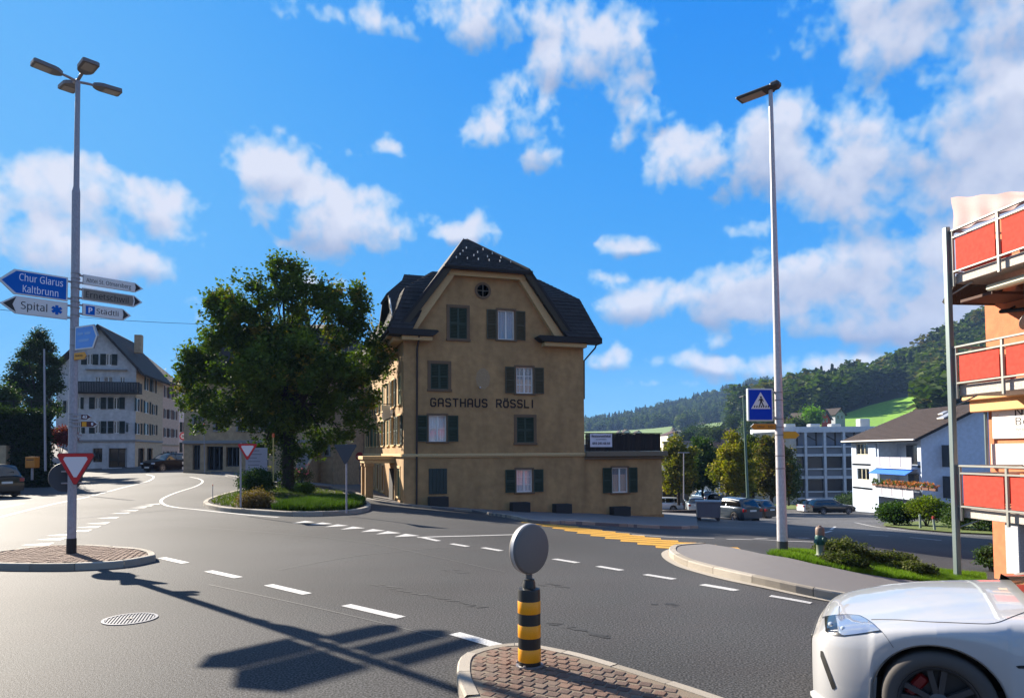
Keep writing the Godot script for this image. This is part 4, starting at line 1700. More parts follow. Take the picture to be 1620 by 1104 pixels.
func build_left_houses() -> void:
	var A := deg_to_rad(13.2)
	var cx := (213.0 - 810.0) / FOC * 78.0
	var at := Vector3(cx, 0, -78.0)
	var T := Transform3D(Basis(Vector3.UP, A), at)
	var I := Transform3D.IDENTITY
	var white := mat("white_plaster", Color(0.80, 0.80, 0.80), 0.9, {"streak": [0.012, 0.84, 6.0, Vector3(1.0, 0.3, 1.0)], "vary": [0.02, 0.85, 5.0, 80], "bump": [0.1, 0.4]})
	var beige := mat("beige_plaster", Color(0.76, 0.65, 0.52), 0.9, {"vary": [0.02, 0.85, 5.0, 81], "bump": [0.1, 0.4]})
	var rose := mat("rose_plaster", Color(0.83, 0.68, 0.58), 0.9, {"vary": [0.02, 0.85, 5.0, 82], "bump": [0.1, 0.4]})
	var grey := mat("grey_plaster", Color(0.70, 0.60, 0.47), 0.9, {"vary": [0.02, 0.8, 5.0, 83], "bump": [0.1, 0.4]})
	var teal := mat("shutter_dark_teal", Color(0.13, 0.19, 0.18), 0.7, {"vary": [0.06, 0.75, 0.9, 54]})
	var maroon := mat("shutter_maroon", Color(0.28, 0.12, 0.10), 0.7, {"vary": [0.06, 0.75, 0.9, 54]})
	var brown := mat("brown_roof", Color(0.20, 0.165, 0.15), 0.9, {"vary": [0.05, 0.6, 2.0, 84], "bump": [0.1, 2.0]})
	var wood := mat("balcony_wood", Color(0.17, 0.15, 0.14), 0.8, {"vary": [0.05, 0.6, 1.0, 55]})
	var dk := mat("shop_glass", Color(0.04, 0.045, 0.05), 0.1, {"spec": 0.8})
	# white gable house
	var h := thing("gable_house", "white gabled house with dark green shutters and a wooden corner balcony", "house", at, A)
	var fr := [[137, 560, 146, 577], [167, 560, 176, 577.5], [150, 596, 158, 606], [163, 596, 178, 606], [189, 596, 197, 606], [149.5, 628.5, 158.5, 647], [179, 628.5, 188, 647], [149.5, 666, 158.5, 685.5], [179, 666, 188, 685.5], [104, 634, 109, 653], [122, 628.5, 127, 647], [123, 666, 129, 685.5]]
	var rects := local_rects(fr, T)
	var shop := local_rects([[146, 709, 161, 731], [171, 709, 200, 739.5]], T)
	var le := on_wall(78, 590, T)
	var re := on_wall(228, 593, T)
	var ap := on_wall(158, 516, T)
	var x0 := on_wall(87, 700, T).x
	var wy := lerpf(ap.y + 0.1, re.y, -ap.x / (re.x + 0.2 - ap.x)) - 0.25
	var sh := Shape.new()
	sh.wall(PackedVector2Array([Vector2(x0, -2), Vector2(0, -2), Vector2(0, wy), Vector2(ap.x, ap.y - 0.3), Vector2(x0, le.y + 0.3)]), rects + shop, 0.15)
	obj("front_wall", sh, white, h)
	for k in rects.size():
		window(h, I, rects[k], {"shut": 1 if k not in [2, 3, 4] else 0, "shutter": teal, "leaf": 0.58 if k < 9 else 0.3, "gap": 0.0, "frame": white_frame()})
	for r in shop:
		window(h, I, r, {"bars": 2, "frame": wood, "glass": dk, "deep": 0.3})
	var sd := Shape.new()
	var R := Transform3D(TO_RIGHT, Vector3.ZERO)
	var TR := T * R
	var side := local_rects([[229, 597, 236, 618], [240, 600, 245, 621], [214, 630, 222, 651], [228, 635, 236, 654], [241, 640, 246, 656], [214, 669, 222, 687], [228, 670, 236, 688], [241, 672, 246, 688]], TR)
	var sshop := local_rects([[218, 709, 228, 741], [232, 709, 241, 741]], TR)
	sd.x = R
	sd.wall(PackedVector2Array([Vector2(0, -2), Vector2(11.5, -2), Vector2(11.5, wy), Vector2(0, wy)]), side + sshop, 0.15)
	obj("side_wall", sd, beige, h)
	windows_on(h, R, side, {"shut": 1, "shutter": teal, "leaf": 0.42, "gap": 0.0})
	windows_on(h, R, sshop, {"frame": wood, "glass": dk, "deep": 0.3})
	var bk := Shape.new()
	bk.quad(Vector3(x0, -2, -11.5), Vector3(x0, -2, 0), Vector3(x0, le.y, 0), Vector3(x0, le.y, -11.5))
	bk.quad(Vector3(0, -2, -11.5), Vector3(x0, -2, -11.5), Vector3(x0, le.y, -11.5), Vector3(0, re.y, -11.5))
	bk.box(Vector3(x0 / 2, 3, -1.0), Vector3(-x0 - 0.1, 10, 0.1))
	bk.box(Vector3(-1.0, 3, -5.8), Vector3(0.1, 10, 11))
	obj("rear_wall", bk, white, h)
	var rf := Shape.new()
	rf.plate([Vector3(ap.x, ap.y + 0.1, 0.9), Vector3(re.x + 0.2, re.y, 0.9), Vector3(re.x + 0.2, re.y, -12.0), Vector3(ap.x, ap.y + 0.1, -12.0)], 0.25)
	rf.plate([Vector3(le.x - 0.2, le.y, 0.9), Vector3(ap.x, ap.y + 0.1, 0.9), Vector3(ap.x, ap.y + 0.1, -12.0), Vector3(le.x - 0.2, le.y, -12.0)], 0.25)
	obj("roof", rf, brown, h)
	var ch := Shape.new()
	ch.box(Vector3(ap.x + 2.6, ap.y - 1.2, -5), Vector3(0.8, 2.2, 0.8), 0.03)
	obj("chimney", ch, grey, h)
	var bl := Shape.new()
	var b0 := on_wall(123, 614, T)
	var b1 := on_wall(224, 614, T)
	var by := on_wall(170, 622, T).y
	bl.box(Vector3((b0.x + b1.x) / 2, by, 0.5), Vector3(b1.x - b0.x, 0.18, 1.3), 0.02)
	obj("balcony_floor", bl, wood, h)
	var n := 40
	for k in n:
		var s := Shape.new()
		s.box(Vector3(lerpf(b0.x, b1.x, (k + 0.5) / n), by + 0.6, 1.12), Vector3((b1.x - b0.x) / n - 0.03, 1.02, 0.03))
		obj("balcony_board", s, wood, h)
	var hr := Shape.new()
	hr.box(Vector3((b0.x + b1.x) / 2, by + 1.15, 1.12), Vector3(b1.x - b0.x + 0.1, 0.08, 0.1), 0.01)
	hr.box(Vector3(b1.x, by + 0.6, 0.55), Vector3(0.04, 1.0, 1.1))
	obj("balcony_rail", hr, wood, h)
	var cor := Shape.new()
	var cy := on_wall(170, 697, T).y
	cor.box(Vector3(x0 / 2, cy, 0.08), Vector3(-x0 + 0.1, 0.22, 0.2), 0.02)
	cor.box(Vector3(0.06, cy, -5.75), Vector3(0.14, 0.218, 11.5), 0.02)
	cor.box(Vector3(x0 / 2 + 1.0, on_wall(165, 585, T).y, 0.2), Vector3(4.2, 0.12, 0.4), 0.02)
	obj("cornice", cor, mat("cornice_stone", Color(0.5, 0.5, 0.5), 0.9), h)
	# bracket sign at its corner
	var bs := thing("hanging_inn_sign", "dark wrought bracket sign at the corner of the white gabled house", "sign", T * Vector3(-0.6, on_wall(198, 676, T).y, 0.1), A)
	var bsh := Shape.new()
	bsh.tube([Vector3(0, 0.4, 0), Vector3(0, 0.45, 1.1)], [0.03, 0.03], 6)
	obj("bracket", bsh, wood, bs)
	bsh = Shape.new()
	bsh.box(Vector3(0, -0.1, 0.75), Vector3(0.06, 0.9, 0.7), 0.03)
	obj("sign_board", bsh, teal, bs)
	# next house with maroon shutters
	var nt := T * Transform3D(Basis.IDENTITY, Vector3(-0.15, 0, -11.6))
	var nh := thing("row_house", "rose plastered house with maroon shutters joined to the white gabled house", "house", nt.origin, A)
	var NR := nt * R
	var m1 := local_rects([[259.5, 611, 264, 629], [267, 614, 271, 631], [273.5, 617, 276, 632], [259, 647, 263.5, 662], [266.5, 648, 270.5, 663], [274, 650, 278, 664], [259, 677, 263.5, 691.5], [266.5, 678, 270.5, 692], [274, 679, 278, 692], [258.5, 714, 263, 722], [266, 714, 269.5, 722], [273, 714, 277, 722]], NR)
	sd = Shape.new()
	sd.x = R
	var ey := on_wall(281, 611, NR).y
	sd.wall(PackedVector2Array([Vector2(0, -2), Vector2(9.4, -2), Vector2(9.4, ey), Vector2(0, ey)]), m1, 0.15)
	sd.x = Transform3D.IDENTITY
	sd.quad(Vector3(0, -2, -9.4), Vector3(-8, -2, -9.4), Vector3(-8, ey, -9.4), Vector3(0, ey, -9.4))
	sd.box(Vector3(-1.0, 3, -4.7), Vector3(0.1, 10, 9.3))
	obj("side_wall", sd, rose, nh)
	for r in m1:
		window(nh, R, r, {"shut": 1, "shutter": maroon, "leaf": 0.36, "gap": 0.0})
	rf = Shape.new()
	rf.plate([Vector3(-4.5, ey + 4.4, 0.2), Vector3(0.8, ey - 0.1, 0.2), Vector3(0.8, ey - 0.1, -9.8), Vector3(-4.5, ey + 4.4, -9.8)], 0.22)
	obj("roof", rf, brown, nh)
	var c2 := Shape.new()
	c2.box(Vector3(0.05, on_wall(270, 704, NR).y, -4.7), Vector3(0.14, 0.2, 9.4), 0.02)
	obj("cornice", c2, grey, nh)
	# a house further down the lane
	var fp := P(289, 745, 112)
	var fh := thing("lane_house", "narrow far house with green shutters seen down the lane", "house", Vector3(fp.x, 0, fp.z), deg_to_rad(20))
	var fsh := Shape.new()
	fsh.box(Vector3(0, 5.5, -5), Vector3(4.4, 15, 10), 0.02)
	obj("wall", fsh, white, fh)
	rf = Shape.new()
	rf.box(Vector3(0, 13.1, -5), Vector3(5.8, 0.3, 11), 0.05)
	obj("roof", rf, brown, fh)
	for k in 3:
		for j in 2:
			window(fh, I, Rect2(-1.5 + j * 1.9, 2.2 + k * 3.3, 0.9, 1.6), {"shut": 1, "shutter": teal, "leaf": 0.45, "deep": -0.02, "gap": 0.0})
	# building behind the tree
	var B := deg_to_rad(-6.0)
	var ba := Vector3((290.0 - 810.0) / FOC * 56.0, 0, -56.0)
	var bt := Transform3D(Basis(Vector3.UP, B), ba)
	var b := thing("corner_building", "grey plastered corner building with mansard roof behind the big tree", "building", ba, B)
	var wide := on_wall(527, 700, bt).x
	var ups := local_rects([[306, 660, 320, 681], [340, 660, 354, 681], [376, 660, 390, 681], [412, 660, 426, 681], [456, 660, 470, 681], [330, 622, 344, 642], [376, 622, 390, 642], [412, 622, 426, 642], [456, 622, 470, 642], [500, 622, 512, 642], [513, 700, 520, 720]], bt)
	var gsh := local_rects([[304, 704, 316, 743], [326, 706, 352, 744], [357, 707, 378, 738], [396, 708, 424, 744]], bt)
	var bh := on_wall(300, 604, bt).y
	sh = Shape.new()
	sh.wall(PackedVector2Array([Vector2(0, -3), Vector2(wide, -3), Vector2(wide, bh), Vector2(0, bh)]), ups + gsh, 0.2)
	obj("front_wall", sh, grey, b)
	windows_on(b, I, ups, {"frame": wood, "surround": mat("cornice_stone", Color(0.5, 0.5, 0.5), 0.9)})
	windows_on(b, I, gsh, {"frame": mat("steel_frame", Color(0.25, 0.27, 0.3), 0.5), "glass": dk, "bars": 3, "deep": 0.35})
	sh = Shape.new()
	sh.quad(Vector3(0, -3, -12), Vector3(0, -3, 0), Vector3(0, bh, 0), Vector3(0, bh, -12))
	sh.quad(Vector3(wide, -3, 0), Vector3(wide, -3, -12), Vector3(wide, bh, -12), Vector3(wide, bh, 0))
	sh.quad(Vector3(wide, -3, -12), Vector3(0, -3, -12), Vector3(0, bh, -12), Vector3(wide, bh, -12))
	sh.box(Vector3(wide / 2, 3, -1.5), Vector3(wide - 0.1, 10, 0.1))
	obj("rear_wall", sh, grey, b)
	rf = Shape.new()
	var e0 := -0.7
	var mb := on_wall(322, 519, bt)
	rf.plate([Vector3(e0, bh, 0.7), Vector3(wide + 0.5, bh, 0.7), Vector3(wide - 1.0, mb.y, -1.4), Vector3(mb.x, mb.y, -1.4)], 0.2)
	rf.plate([Vector3(e0, bh, -12.6), Vector3(e0, bh, 0.7), Vector3(mb.x, mb.y, -1.4), Vector3(mb.x, mb.y, -10.6)], 0.2)
	rf.plate([Vector3(wide + 0.5, bh, 0.7), Vector3(wide + 0.5, bh, -12.6), Vector3(wide - 1.0, mb.y, -10.6), Vector3(wide - 1.0, mb.y, -1.4)], 0.2)
	rf.plate([Vector3(mb.x, mb.y, -1.4), Vector3(wide - 1.0, mb.y, -1.4), Vector3(wide - 2.2, mb.y + 1.2, -6), Vector3(mb.x + 2, mb.y + 1.2, -6)], 0.2)
	rf.plate([Vector3(mb.x, mb.y, -10.6), Vector3(mb.x, mb.y, -1.4), Vector3(mb.x + 2, mb.y + 1.2, -6)], 0.2)
	rf.plate([Vector3(wide - 1.0, mb.y, -10.6), Vector3(mb.x, mb.y, -10.6), Vector3(mb.x + 2, mb.y + 1.2, -6), Vector3(wide - 2.2, mb.y + 1.2, -6)], 0.2)
	obj("roof", rf, brown, b)
	c2 = Shape.new()
	c2.box(Vector3(wide / 2, on_wall(380, 699, bt).y, 0.08), Vector3(wide + 0.1, 0.25, 0.2), 0.02)
	obj("cornice", c2, mat("cornice_stone", Color(0.5, 0.5, 0.5), 0.9), b)
	# outdoor staircase with parapet at its right end
	var s0 := on_wall(481, 768, bt)
	var st := thing("outdoor_staircase", "stone outdoor staircase with a curved parapet beside the corner building", "staircase", bt * Vector3(s0.x, 0, 0.05), B)
	var steps := 15
	var sbase := gy(st.position.x, st.position.z)
	for k in steps:
		var q := Shape.new()
		q.box(Vector3(0.55, sbase + 0.09 + k * 0.18, 2.6 - k * 0.18), Vector3(1.1, 0.18, 0.34), 0.01)
		q.box(Vector3(0.55, sbase + k * 0.09 - 0.2, 2.58 - k * 0.18), Vector3(1.1, k * 0.18 + 0.2, 0.3))
		obj("step", q, mat("cornice_stone", Color(0.5, 0.5, 0.5), 0.9), st)
	var par := Shape.new()
	par.x = Transform3D(Basis(Vector3(0, 0, 1), Vector3.UP, Vector3(-1, 0, 0)), Vector3(1.35, sbase, 0))
	par.prism(PackedVector2Array([Vector2(2.9, -0.3), Vector2(2.9, 1.0), Vector2(1.6, 1.9), Vector2(0.3, 3.2), Vector2(-0.3, 3.9), Vector2(-0.3, -0.3)]), 0.0, 0.2)
	obj("parapet", par, grey, st)
	# lane houses between the corner building and the guesthouse
	var wp := P(529, 765, 72)
	var w := thing("timber_house", "white house with dark timbering at the end of the alley", "house", Vector3(wp.x, 0, wp.z), deg_to_rad(-4))
	var wsh := Shape.new()
	wsh.box(Vector3(1.9, 2.4, -4), Vector3(3.8, 9.6, 8))
	obj("wall", wsh, white, w)
	for k in 3:
		window(w, I, Rect2(1.2, -0.2 + k * 2.3, 0.7, 1.3), {"deep": -0.02, "shut": 1, "shutter": maroon, "leaf": 0.3, "gap": 0.0})
	for x in [0.1, 2.3, 3.3]:
		var post := Shape.new()
		post.box(Vector3(x, 2.4, 0.03), Vector3(0.18, 9.6, 0.08), 0.01)
		obj("timber", post, wood, w)
	for y in [1.6, 4.0, 6.2]:
		var post := Shape.new()
		post.box(Vector3(1.9, y, 0.035), Vector3(3.8, 0.16, 0.08), 0.01)
		obj("timber", post, wood, w)
	rf = Shape.new()
	rf.box(Vector3(1.9, 7.35, -4), Vector3(4.8, 0.3, 9.4), 0.04)
	obj("roof", rf, brown, w)
	var gp := P(556, 775, 62)
	var gt := Transform3D(Basis(Vector3.UP, deg_to_rad(8)), Vector3(gp.x, 0, gp.z))
	var g := thing("alley_house", "grey alley house with dark steep roof beside the guesthouse", "house", gt.origin, deg_to_rad(8))
	wsh = Shape.new()
	wsh.box(Vector3(2.8, 1.6, -5), Vector3(5.6, 8.4, 10))
	obj("wall", wsh, mat("grey_alley_plaster", Color(0.52, 0.50, 0.48), 0.9, {"vary": [0.02, 0.8, 4.0, 83]}), g)
	rf = Shape.new()
	rf.plate([Vector3(-0.5, 5.6, 0.6), Vector3(6.2, 5.6, 0.6), Vector3(5.6, 9.6, -4), Vector3(0.2, 9.6, -4)], 0.2)
	rf.plate([Vector3(-0.5, 5.6, -10.5), Vector3(-0.5, 5.6, 0.6), Vector3(0.2, 9.6, -4)], 0.2)
	obj("roof", rf, brown, g)
	for r in [Rect2(1.2, 2.8, 0.8, 1.3), Rect2(1.2, 0.1, 0.8, 1.3), Rect2(3.2, 2.8, 0.8, 1.3)]:
		window(g, I, r, {"deep": -0.02, "frame": wood})
	var pc := Shape.new()
	pc.plate([Vector3(-0.9, 0.6, 1.2), Vector3(0.9, 0.6, 1.2), Vector3(0.9, 1.15, 0.0), Vector3(-0.9, 1.15, 0.0)], 0.08)
	obj("door_roof", pc, brown, g)
	# ivy-clad retaining wall at the far left
	var iw := thing("ivy_wall", "tall dark retaining wall grown over with ivy at the left edge", "wall", P(78, 748, 43) * Vector3(1, 0, 1))
	var ish := Shape.new()
	ish.x = Transform3D(Basis(Vector3.RIGHT, PI / 2), Vector3.ZERO)
	ish.prism(PackedVector2Array([Vector2(0, 0), Vector2(-18, 0), Vector2(-26, -9), Vector2(-7.2, -9)]), -4.5, 0.7)
	obj("masonry", ish, mat("old_masonry", Color(0.25, 0.23, 0.21), 0.95, {"vary": [0.06, 0.5, 1.6, 90], "bump": [0.1, 2.0]}), iw)
	var pil := Shape.new()
	pil.box(Vector3(-2.75, 1.5, 0.2), Vector3(0.55, 2.2, 0.4), 0.03)
	obj("pillar", pil, grey, iw)
	for k in 9:
		var rp := Shape.new()
		rp.box(Vector3(-0.3 - k * 1.1, 4.95, -0.2), Vector3(0.05, 0.95, 0.05))
		obj("railing_post", rp, wood, iw)
	var rr := Shape.new()
	rr.box(Vector3(-5, 5.4, -0.2), Vector3(10, 0.05, 0.05))
	rr.box(Vector3(-5, 5.0, -0.2), Vector3(10, 0.03, 0.03))
	obj("railing", rr, wood, iw)
	var ivx := []
	var ivc := PackedColorArray()
	for k in 5200:
		var on_top := rng.randf() < 0.12
		var p := Vector3(rng.randf_range(-10, 0.12), rng.randf_range(0.0, 4.6), 0.06 + rng.randf() * 0.16)
		if p.x > -3.3 and p.x < -2.2 and p.y < 2.7 and p.y > 0.3:
			continue
		if on_top:
			p = Vector3(rng.randf_range(-10, 0.1), 4.5 + rng.randf() * 0.4, rng.randf_range(-1, 0.2))
		elif rng.randf() < 0.1:
			p = Vector3(0.06, rng.randf_range(0, 4.6), 0.0) + Vector3(-6.6, 0, -8.5) * rng.randf()
		ivx.append(leaf_xform(p, rng.randf_range(0.7, 1.3), Vector3(0, 0.3, 1)))
		ivc.append(leaf_tint(Color(0.016, 0.026, 0.011), Color(0.034, 0.052, 0.018), rng.randf()))
	multi("ivy", leaf_clump(0.13, 7, 0.2), leaf_mat(), ivx, ivc, iw)
	# ramp up between the wall and the white house
	var rp2 := Shape.new()
	rp2.quad(P(79, 751, 43), P(128, 743.5, 66), P(112, 702, 92), P(80, 694, 86))
	struct("driveway", rp2, mat("pavement_asphalt", Color(0.4, 0.385, 0.375), 0.9))

func leaf_tint(a: Color, b: Color, t: float) -> Color:
	return Color(lerpf(a.r, b.r, t), lerpf(a.g, b.g, t), lerpf(a.b, b.b, t))

# ---------------------------------------------------------------- houses on the right

func build_right_houses() -> void:
	var I := Transform3D.IDENTITY
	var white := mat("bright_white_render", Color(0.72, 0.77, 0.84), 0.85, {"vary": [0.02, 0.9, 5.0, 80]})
	var wood := mat("balcony_wood", Color(0.17, 0.15, 0.14), 0.8)
	var brown := mat("brown_tiles", Color(0.25, 0.175, 0.145), 0.85, {"tint": 1, "vary": [0.05, 0.6, 2.0, 84]})
	var dk := mat("shop_glass", Color(0.04, 0.045, 0.05), 0.1, {"spec": 0.8})
	var conc := mat("concrete", Color(0.55, 0.53, 0.50), 0.9, {"vary": [0.04, 0.8, 2.0, 91], "bump": [0.1, 0.4]})
	# white apartment house with loggias
	var fx := 39.4
	var z0 := -80.0
	var z1 := -66.4
	var at := Vector3(fx, 0, z1)
	var F := Transform3D(TO_LEFT, Vector3(fx, 0, 0))
	var FL := Transform3D(TO_LEFT, Vector3(0, 0, -z1))
	var h := thing("apartment_house", "white apartment house with brown tiled roof, loggias and a blue awning", "apartment house", at)
	var wins := local_rects([[1355, 702, 1374, 719.5], [1357, 741, 1376, 759]], F)
	var logs := local_rects([[1386, 701.5, 1452, 738], [1389, 745, 1455, 784], [1391, 789, 1456, 816]], F)
	var ev := on_wall(1400, 697, F).y
	var sh := Shape.new()
	sh.x = FL
	sh.wall(PackedVector2Array([Vector2(z0, -6.5), Vector2(z1, -6.5), Vector2(z1, ev), Vector2(z0, ev)]), wins + logs, 0.25)
	obj("front_wall", sh, white, h)
	for r in wins:
		window(h, FL, r, {"bars": 3, "deep": 0.12, "frame": mat("cream_frame", Color(0.80, 0.77, 0.66), 0.6)})
	var yr := 6.45
	var xr := 6.3
	var gs := Shape.new()
	var gw := [Rect2(8.3, 0.2, 1.2, 1.6), Rect2(11.0, 0.2, 1.2, 1.6), Rect2(8.6, 3.1, 0.9, 1.3)]
	gs.wall(PackedVector2Array([Vector2(0, -3.2), Vector2(14, -3.2), Vector2(14, 2.6), Vector2(xr, yr - 0.25), Vector2(0, ev)]), gw, 0.15)
	obj("gable_wall", gs, white, h)
	for r in gw:
		window(h, I, r, {"surround": mat("cream_frame", Color(0.80, 0.77, 0.66), 0.6)})
	var base := Shape.new()
	base.box(Vector3(6.5, -4.7, -0.6), Vector3(13, 3.0, 0.2))
	base.box(Vector3(7, -2.0, -13.4), Vector3(13, 8.6, 0.2))
	base.box(Vector3(2.2, -1, -7), Vector3(0.15, 8.2, 13))
	for y in [-2.35, 0.3]:
		base.box(Vector3(1.1, y, -6.8), Vector3(2.2, 0.22, 13.4))
	for z in [-0.15, -8.0]:
		base.box(Vector3(1.15, -1.0, z), Vector3(2.1, 8.4, 0.2))
	obj("inner_wall", base, white, h)
	var rf := Shape.new()
	var tl := Shape.new()
	var r0 := Vector3(-0.85, ev + 0.05, 0.6)
	var r1 := Vector3(-0.85, ev + 0.05, z0 - z1 - 0.7)
	var r2 := Vector3(xr, yr, z0 - z1 - 0.7 + 3.0)
	var r3 := Vector3(xr, yr, 0.6)
	rf.plate([r1, r0, r3, r2], 0.25)
	rf.plate([r3 + Vector3(8.2, -3.9, 0), r2 + Vector3(8.2, -3.9, -3), r2, r3], 0.25)
	rf.plate([r2 + Vector3(8.2, -3.9, -3), r1, r2], 0.25)
	var roof := obj("roof", rf, mat("roof_deck", Color(0.17, 0.15, 0.15), 0.9), h)
	tile_rows(tl, r1, r0, r3, r2, 0.34, 0.04)
	obj("roof_tiles", tl, brown, roof).set_meta("kind", "stuff")
	for k in 2:
		var sk := Shape.new()
		var f: float = [0.62, 0.72][k]
		var p := r0.lerp(r3, f) + Vector3(0, 0.16, -2.2 - k * 1.6)
		sk.x = Transform3D(Basis(Vector3.BACK, atan2(yr - ev, xr + 0.85)), p)
		sk.box(Vector3.ZERO, Vector3([1.4, 0.7][k], 0.16, [1.1, 0.8][k]), 0.02)
		obj("skylight", sk, mat("zinc", Color(0.75, 0.74, 0.72), 0.35), roof)
	var gut := Shape.new()
	gut.box(Vector3(-0.92, ev, (z0 - z1) / 2), Vector3(0.16, 0.14, 14.6), 0.03)
	obj("gutter", gut, white_frame(), roof)
	# balcony fronts: white panels with gaps; the lower one carries flower boxes
	var panel := mat("balcony_panel", Color(0.60, 0.60, 0.64), 0.6)
	for lv in 2:
		var r: Rect2 = logs[lv]
		for k in 4:
			var p := Shape.new()
			var w := r.size.x / 4
			p.box(Vector3(-0.55, r.position.y + 0.5, r.position.x - z1 + w * (k + 0.5)), Vector3(0.06, 0.95, w - 0.06), 0.01)
			obj("balcony_panel", p, panel, h)
		var sl := Shape.new()
		sl.box(Vector3(-0.25, r.position.y - 0.1, r.get_center().x - z1), Vector3(0.75, 0.2, r.size.x), 0.02)
		obj("balcony_floor", sl, white, h)
		var door := Shape.new()
		door.box(Vector3(2.05, r.position.y + 1.1, r.position.x - z1 + 3.6), Vector3(0.1, 2.1, 2.6))
		obj("balcony_door", door, dk, h)
		door = Shape.new()
		door.box(Vector3(2.05, r.position.y + 1.1, r.position.x - z1 + 8.6), Vector3(0.1, 2.1, 1.6))
		obj("balcony_door", door, dk, h)
	var lr: Rect2 = logs[1]
	for k in 10:
		var fl := obj("flower_box", flower_box(1.0), mat("box_brown", Color(0.35, 0.22, 0.14), 0.8), h)
		fl.position = Vector3(-0.75, lr.position.y + 1.0, lr.position.x - z1 + 1.0 + k * 1.12)
		var bx := []
		var bc := PackedColorArray()
		for q in 26:
			bx.append(leaf_xform(Vector3(rng.randf_range(-0.2, 0.2), rng.randf_range(0.1, 0.55), rng.randf_range(-0.5, 0.5)), 1.0, Vector3.UP))
			bc.append(Color(0.55, 0.18, 0.07) if rng.randf() < 0.6 and k > 1 else Color(0.10, 0.14, 0.05))
		multi("flowers", leaf_clump(0.16, 6, 0.2), leaf_mat(), bx, bc, fl)
	var aw := thing("awning", "blue rolled-out awning under the upper loggia of the white apartment house", "awning", Vector3(fx, 0, z1))
	var ash := Shape.new()
	var ar := wall_rect(1392, 739, 1452, 746, F)
	ash.plate([Vector3(-1.1, ar.position.y - 0.15, ar.position.x - z1), Vector3(-1.1, ar.position.y - 0.15, ar.end.x - z1), Vector3(-0.05, ar.end.y, ar.end.x - z1), Vector3(-0.05, ar.end.y, ar.position.x - z1)], 0.04)
	obj("fabric", ash, mat("awning_blue", Color(0.04, 0.36, 0.72), 0.8), aw)
	ash = Shape.new()
	ash.box(Vector3(-1.12, ar.position.y - 0.2, ar.get_center().x - z1), Vector3(0.08, 0.14, ar.size.x), 0.02)
	obj("front_bar", ash, mat("awning_blue", Color(0.04, 0.36, 0.72), 0.8), aw)
	# white garden wall below the gable
	var gwl := thing("garden_wall", "low white wall in front of the white apartment house", "wall", Vector3(0, 0, 0))
	var gsh := Shape.new()
	var ga := G(1436, 812)
	var gb := G(1520, 816)
	gsh.quad(ga + Vector3(0, -0.5, 0), gb + Vector3(0, -0.5, 0), gb + Vector3(0, 1.3, 0), ga + Vector3(0, 1.3, 0))
	gsh.quad(ga + Vector3(0, 1.3, 0), gb + Vector3(0, 1.3, 0), gb + Vector3(0.1, 1.3, -0.25), ga + Vector3(0.1, 1.3, -0.25))
	gsh.quad(gb + Vector3(0.1, -0.5, -0.25), ga + Vector3(0.1, -0.5, -0.25), ga + Vector3(0.1, 1.3, -0.25), gb + Vector3(0.1, 1.3, -0.25))
	obj("wall", gsh, white, gwl)
	# flat-roofed office block
	var d := 97.0
	var ox := (1240.0 - 810.0) / FOC * d
	var O := Transform3D(Basis.IDENTITY, Vector3(ox, 0, -d))
	var ob := thing("office_block", "pale flat-roofed office block with a frame of white columns and dark bands", "office building", O.origin)
	var og := mat("office_white", Color(0.70, 0.73, 0.76), 0.8, {"vary": [0.02, 0.9, 5.0, 80]})
	var top := on_wall(1290, 675, O).y
	var ow := 14.5
	var bodys := Shape.new()
	bodys.box(Vector3(ow / 2, -2.2, -6.6), Vector3(ow - 0.2, 9.6, 12.0))
	obj("core", bodys, mat("office_core", Color(0.28, 0.30, 0.33), 0.7), ob)
	var y := func(py: float) -> float: return on_wall(1290, py, O).y
	var fa := Shape.new()
	fa.box(Vector3(ow / 2, (y.call(675) + y.call(684)) / 2, -6.4), Vector3(ow + 0.4, y.call(675) - y.call(684), 13.2), 0.03)
	obj("roof_edge", fa, og, ob)
	for k in 6:
		var c := Shape.new()
		c.box(Vector3(0.35 + k * 2.7, (y.call(684) + y.call(792)) / 2, -0.1), Vector3(0.36 if k else 0.8, y.call(684) - y.call(792), 0.5), 0.02)
		obj("column", c, og, ob)
	for band in [[705.5, 708, 0], [718, 722, 0], [741, 743, 0], [753, 757.5, 0], [777, 779, 0], [787, 791, 0]]:
		var c := Shape.new()
		c.box(Vector3(ow / 2, (y.call(band[0]) + y.call(band[1])) / 2, -0.16), Vector3(ow - 0.05, y.call(band[0]) - y.call(band[1]), 0.4), 0.02)
		obj("floor_band", c, og, ob)
	for row in [[708, 718, 0], [722, 741, 1], [743, 753, 0], [757.5, 777, 1], [779, 787, 0]]:
		for k in 5:
			var c := Shape.new()
			c.box(Vector3(0.35 + (k + 0.5) * 2.7, (y.call(row[0]) + y.call(row[1])) / 2, -0.32), Vector3(2.3, y.call(row[0]) - y.call(row[1]) - 0.04, 0.06))
			obj("window" if row[2] else "spandrel_panel", c, mat("office_glass", Color(0.13, 0.15, 0.18), 0.25, {"spec": 0.35}) if row[2] else mat("spandrel_grey", Color(0.33, 0.37, 0.42), 0.5), ob)
	for k in 5:
		var c := Shape.new()
		var bx := 0.35 + (k + 0.5) * 2.7
		c.box(Vector3(bx + 0.4, (y.call(684) + y.call(706)) / 2, -0.5), Vector3(0.16, y.call(684) - y.call(706), 0.16))
		c.x = Transform3D(Basis(Vector3.BACK, -0.5), Vector3(bx - 0.4, y.call(692), -0.5))
		c.box(Vector3.ZERO, Vector3(2.0, 0.14, 0.14))
		obj("roof_strut", c, mat("dark_steel", Color(0.12, 0.12, 0.13), 0.6), ob)
	var bp := Shape.new()
	bp.box(Vector3(ow / 2, (y.call(684) + y.call(706)) / 2, -1.6), Vector3(ow - 0.6, y.call(684) - y.call(706), 0.1))
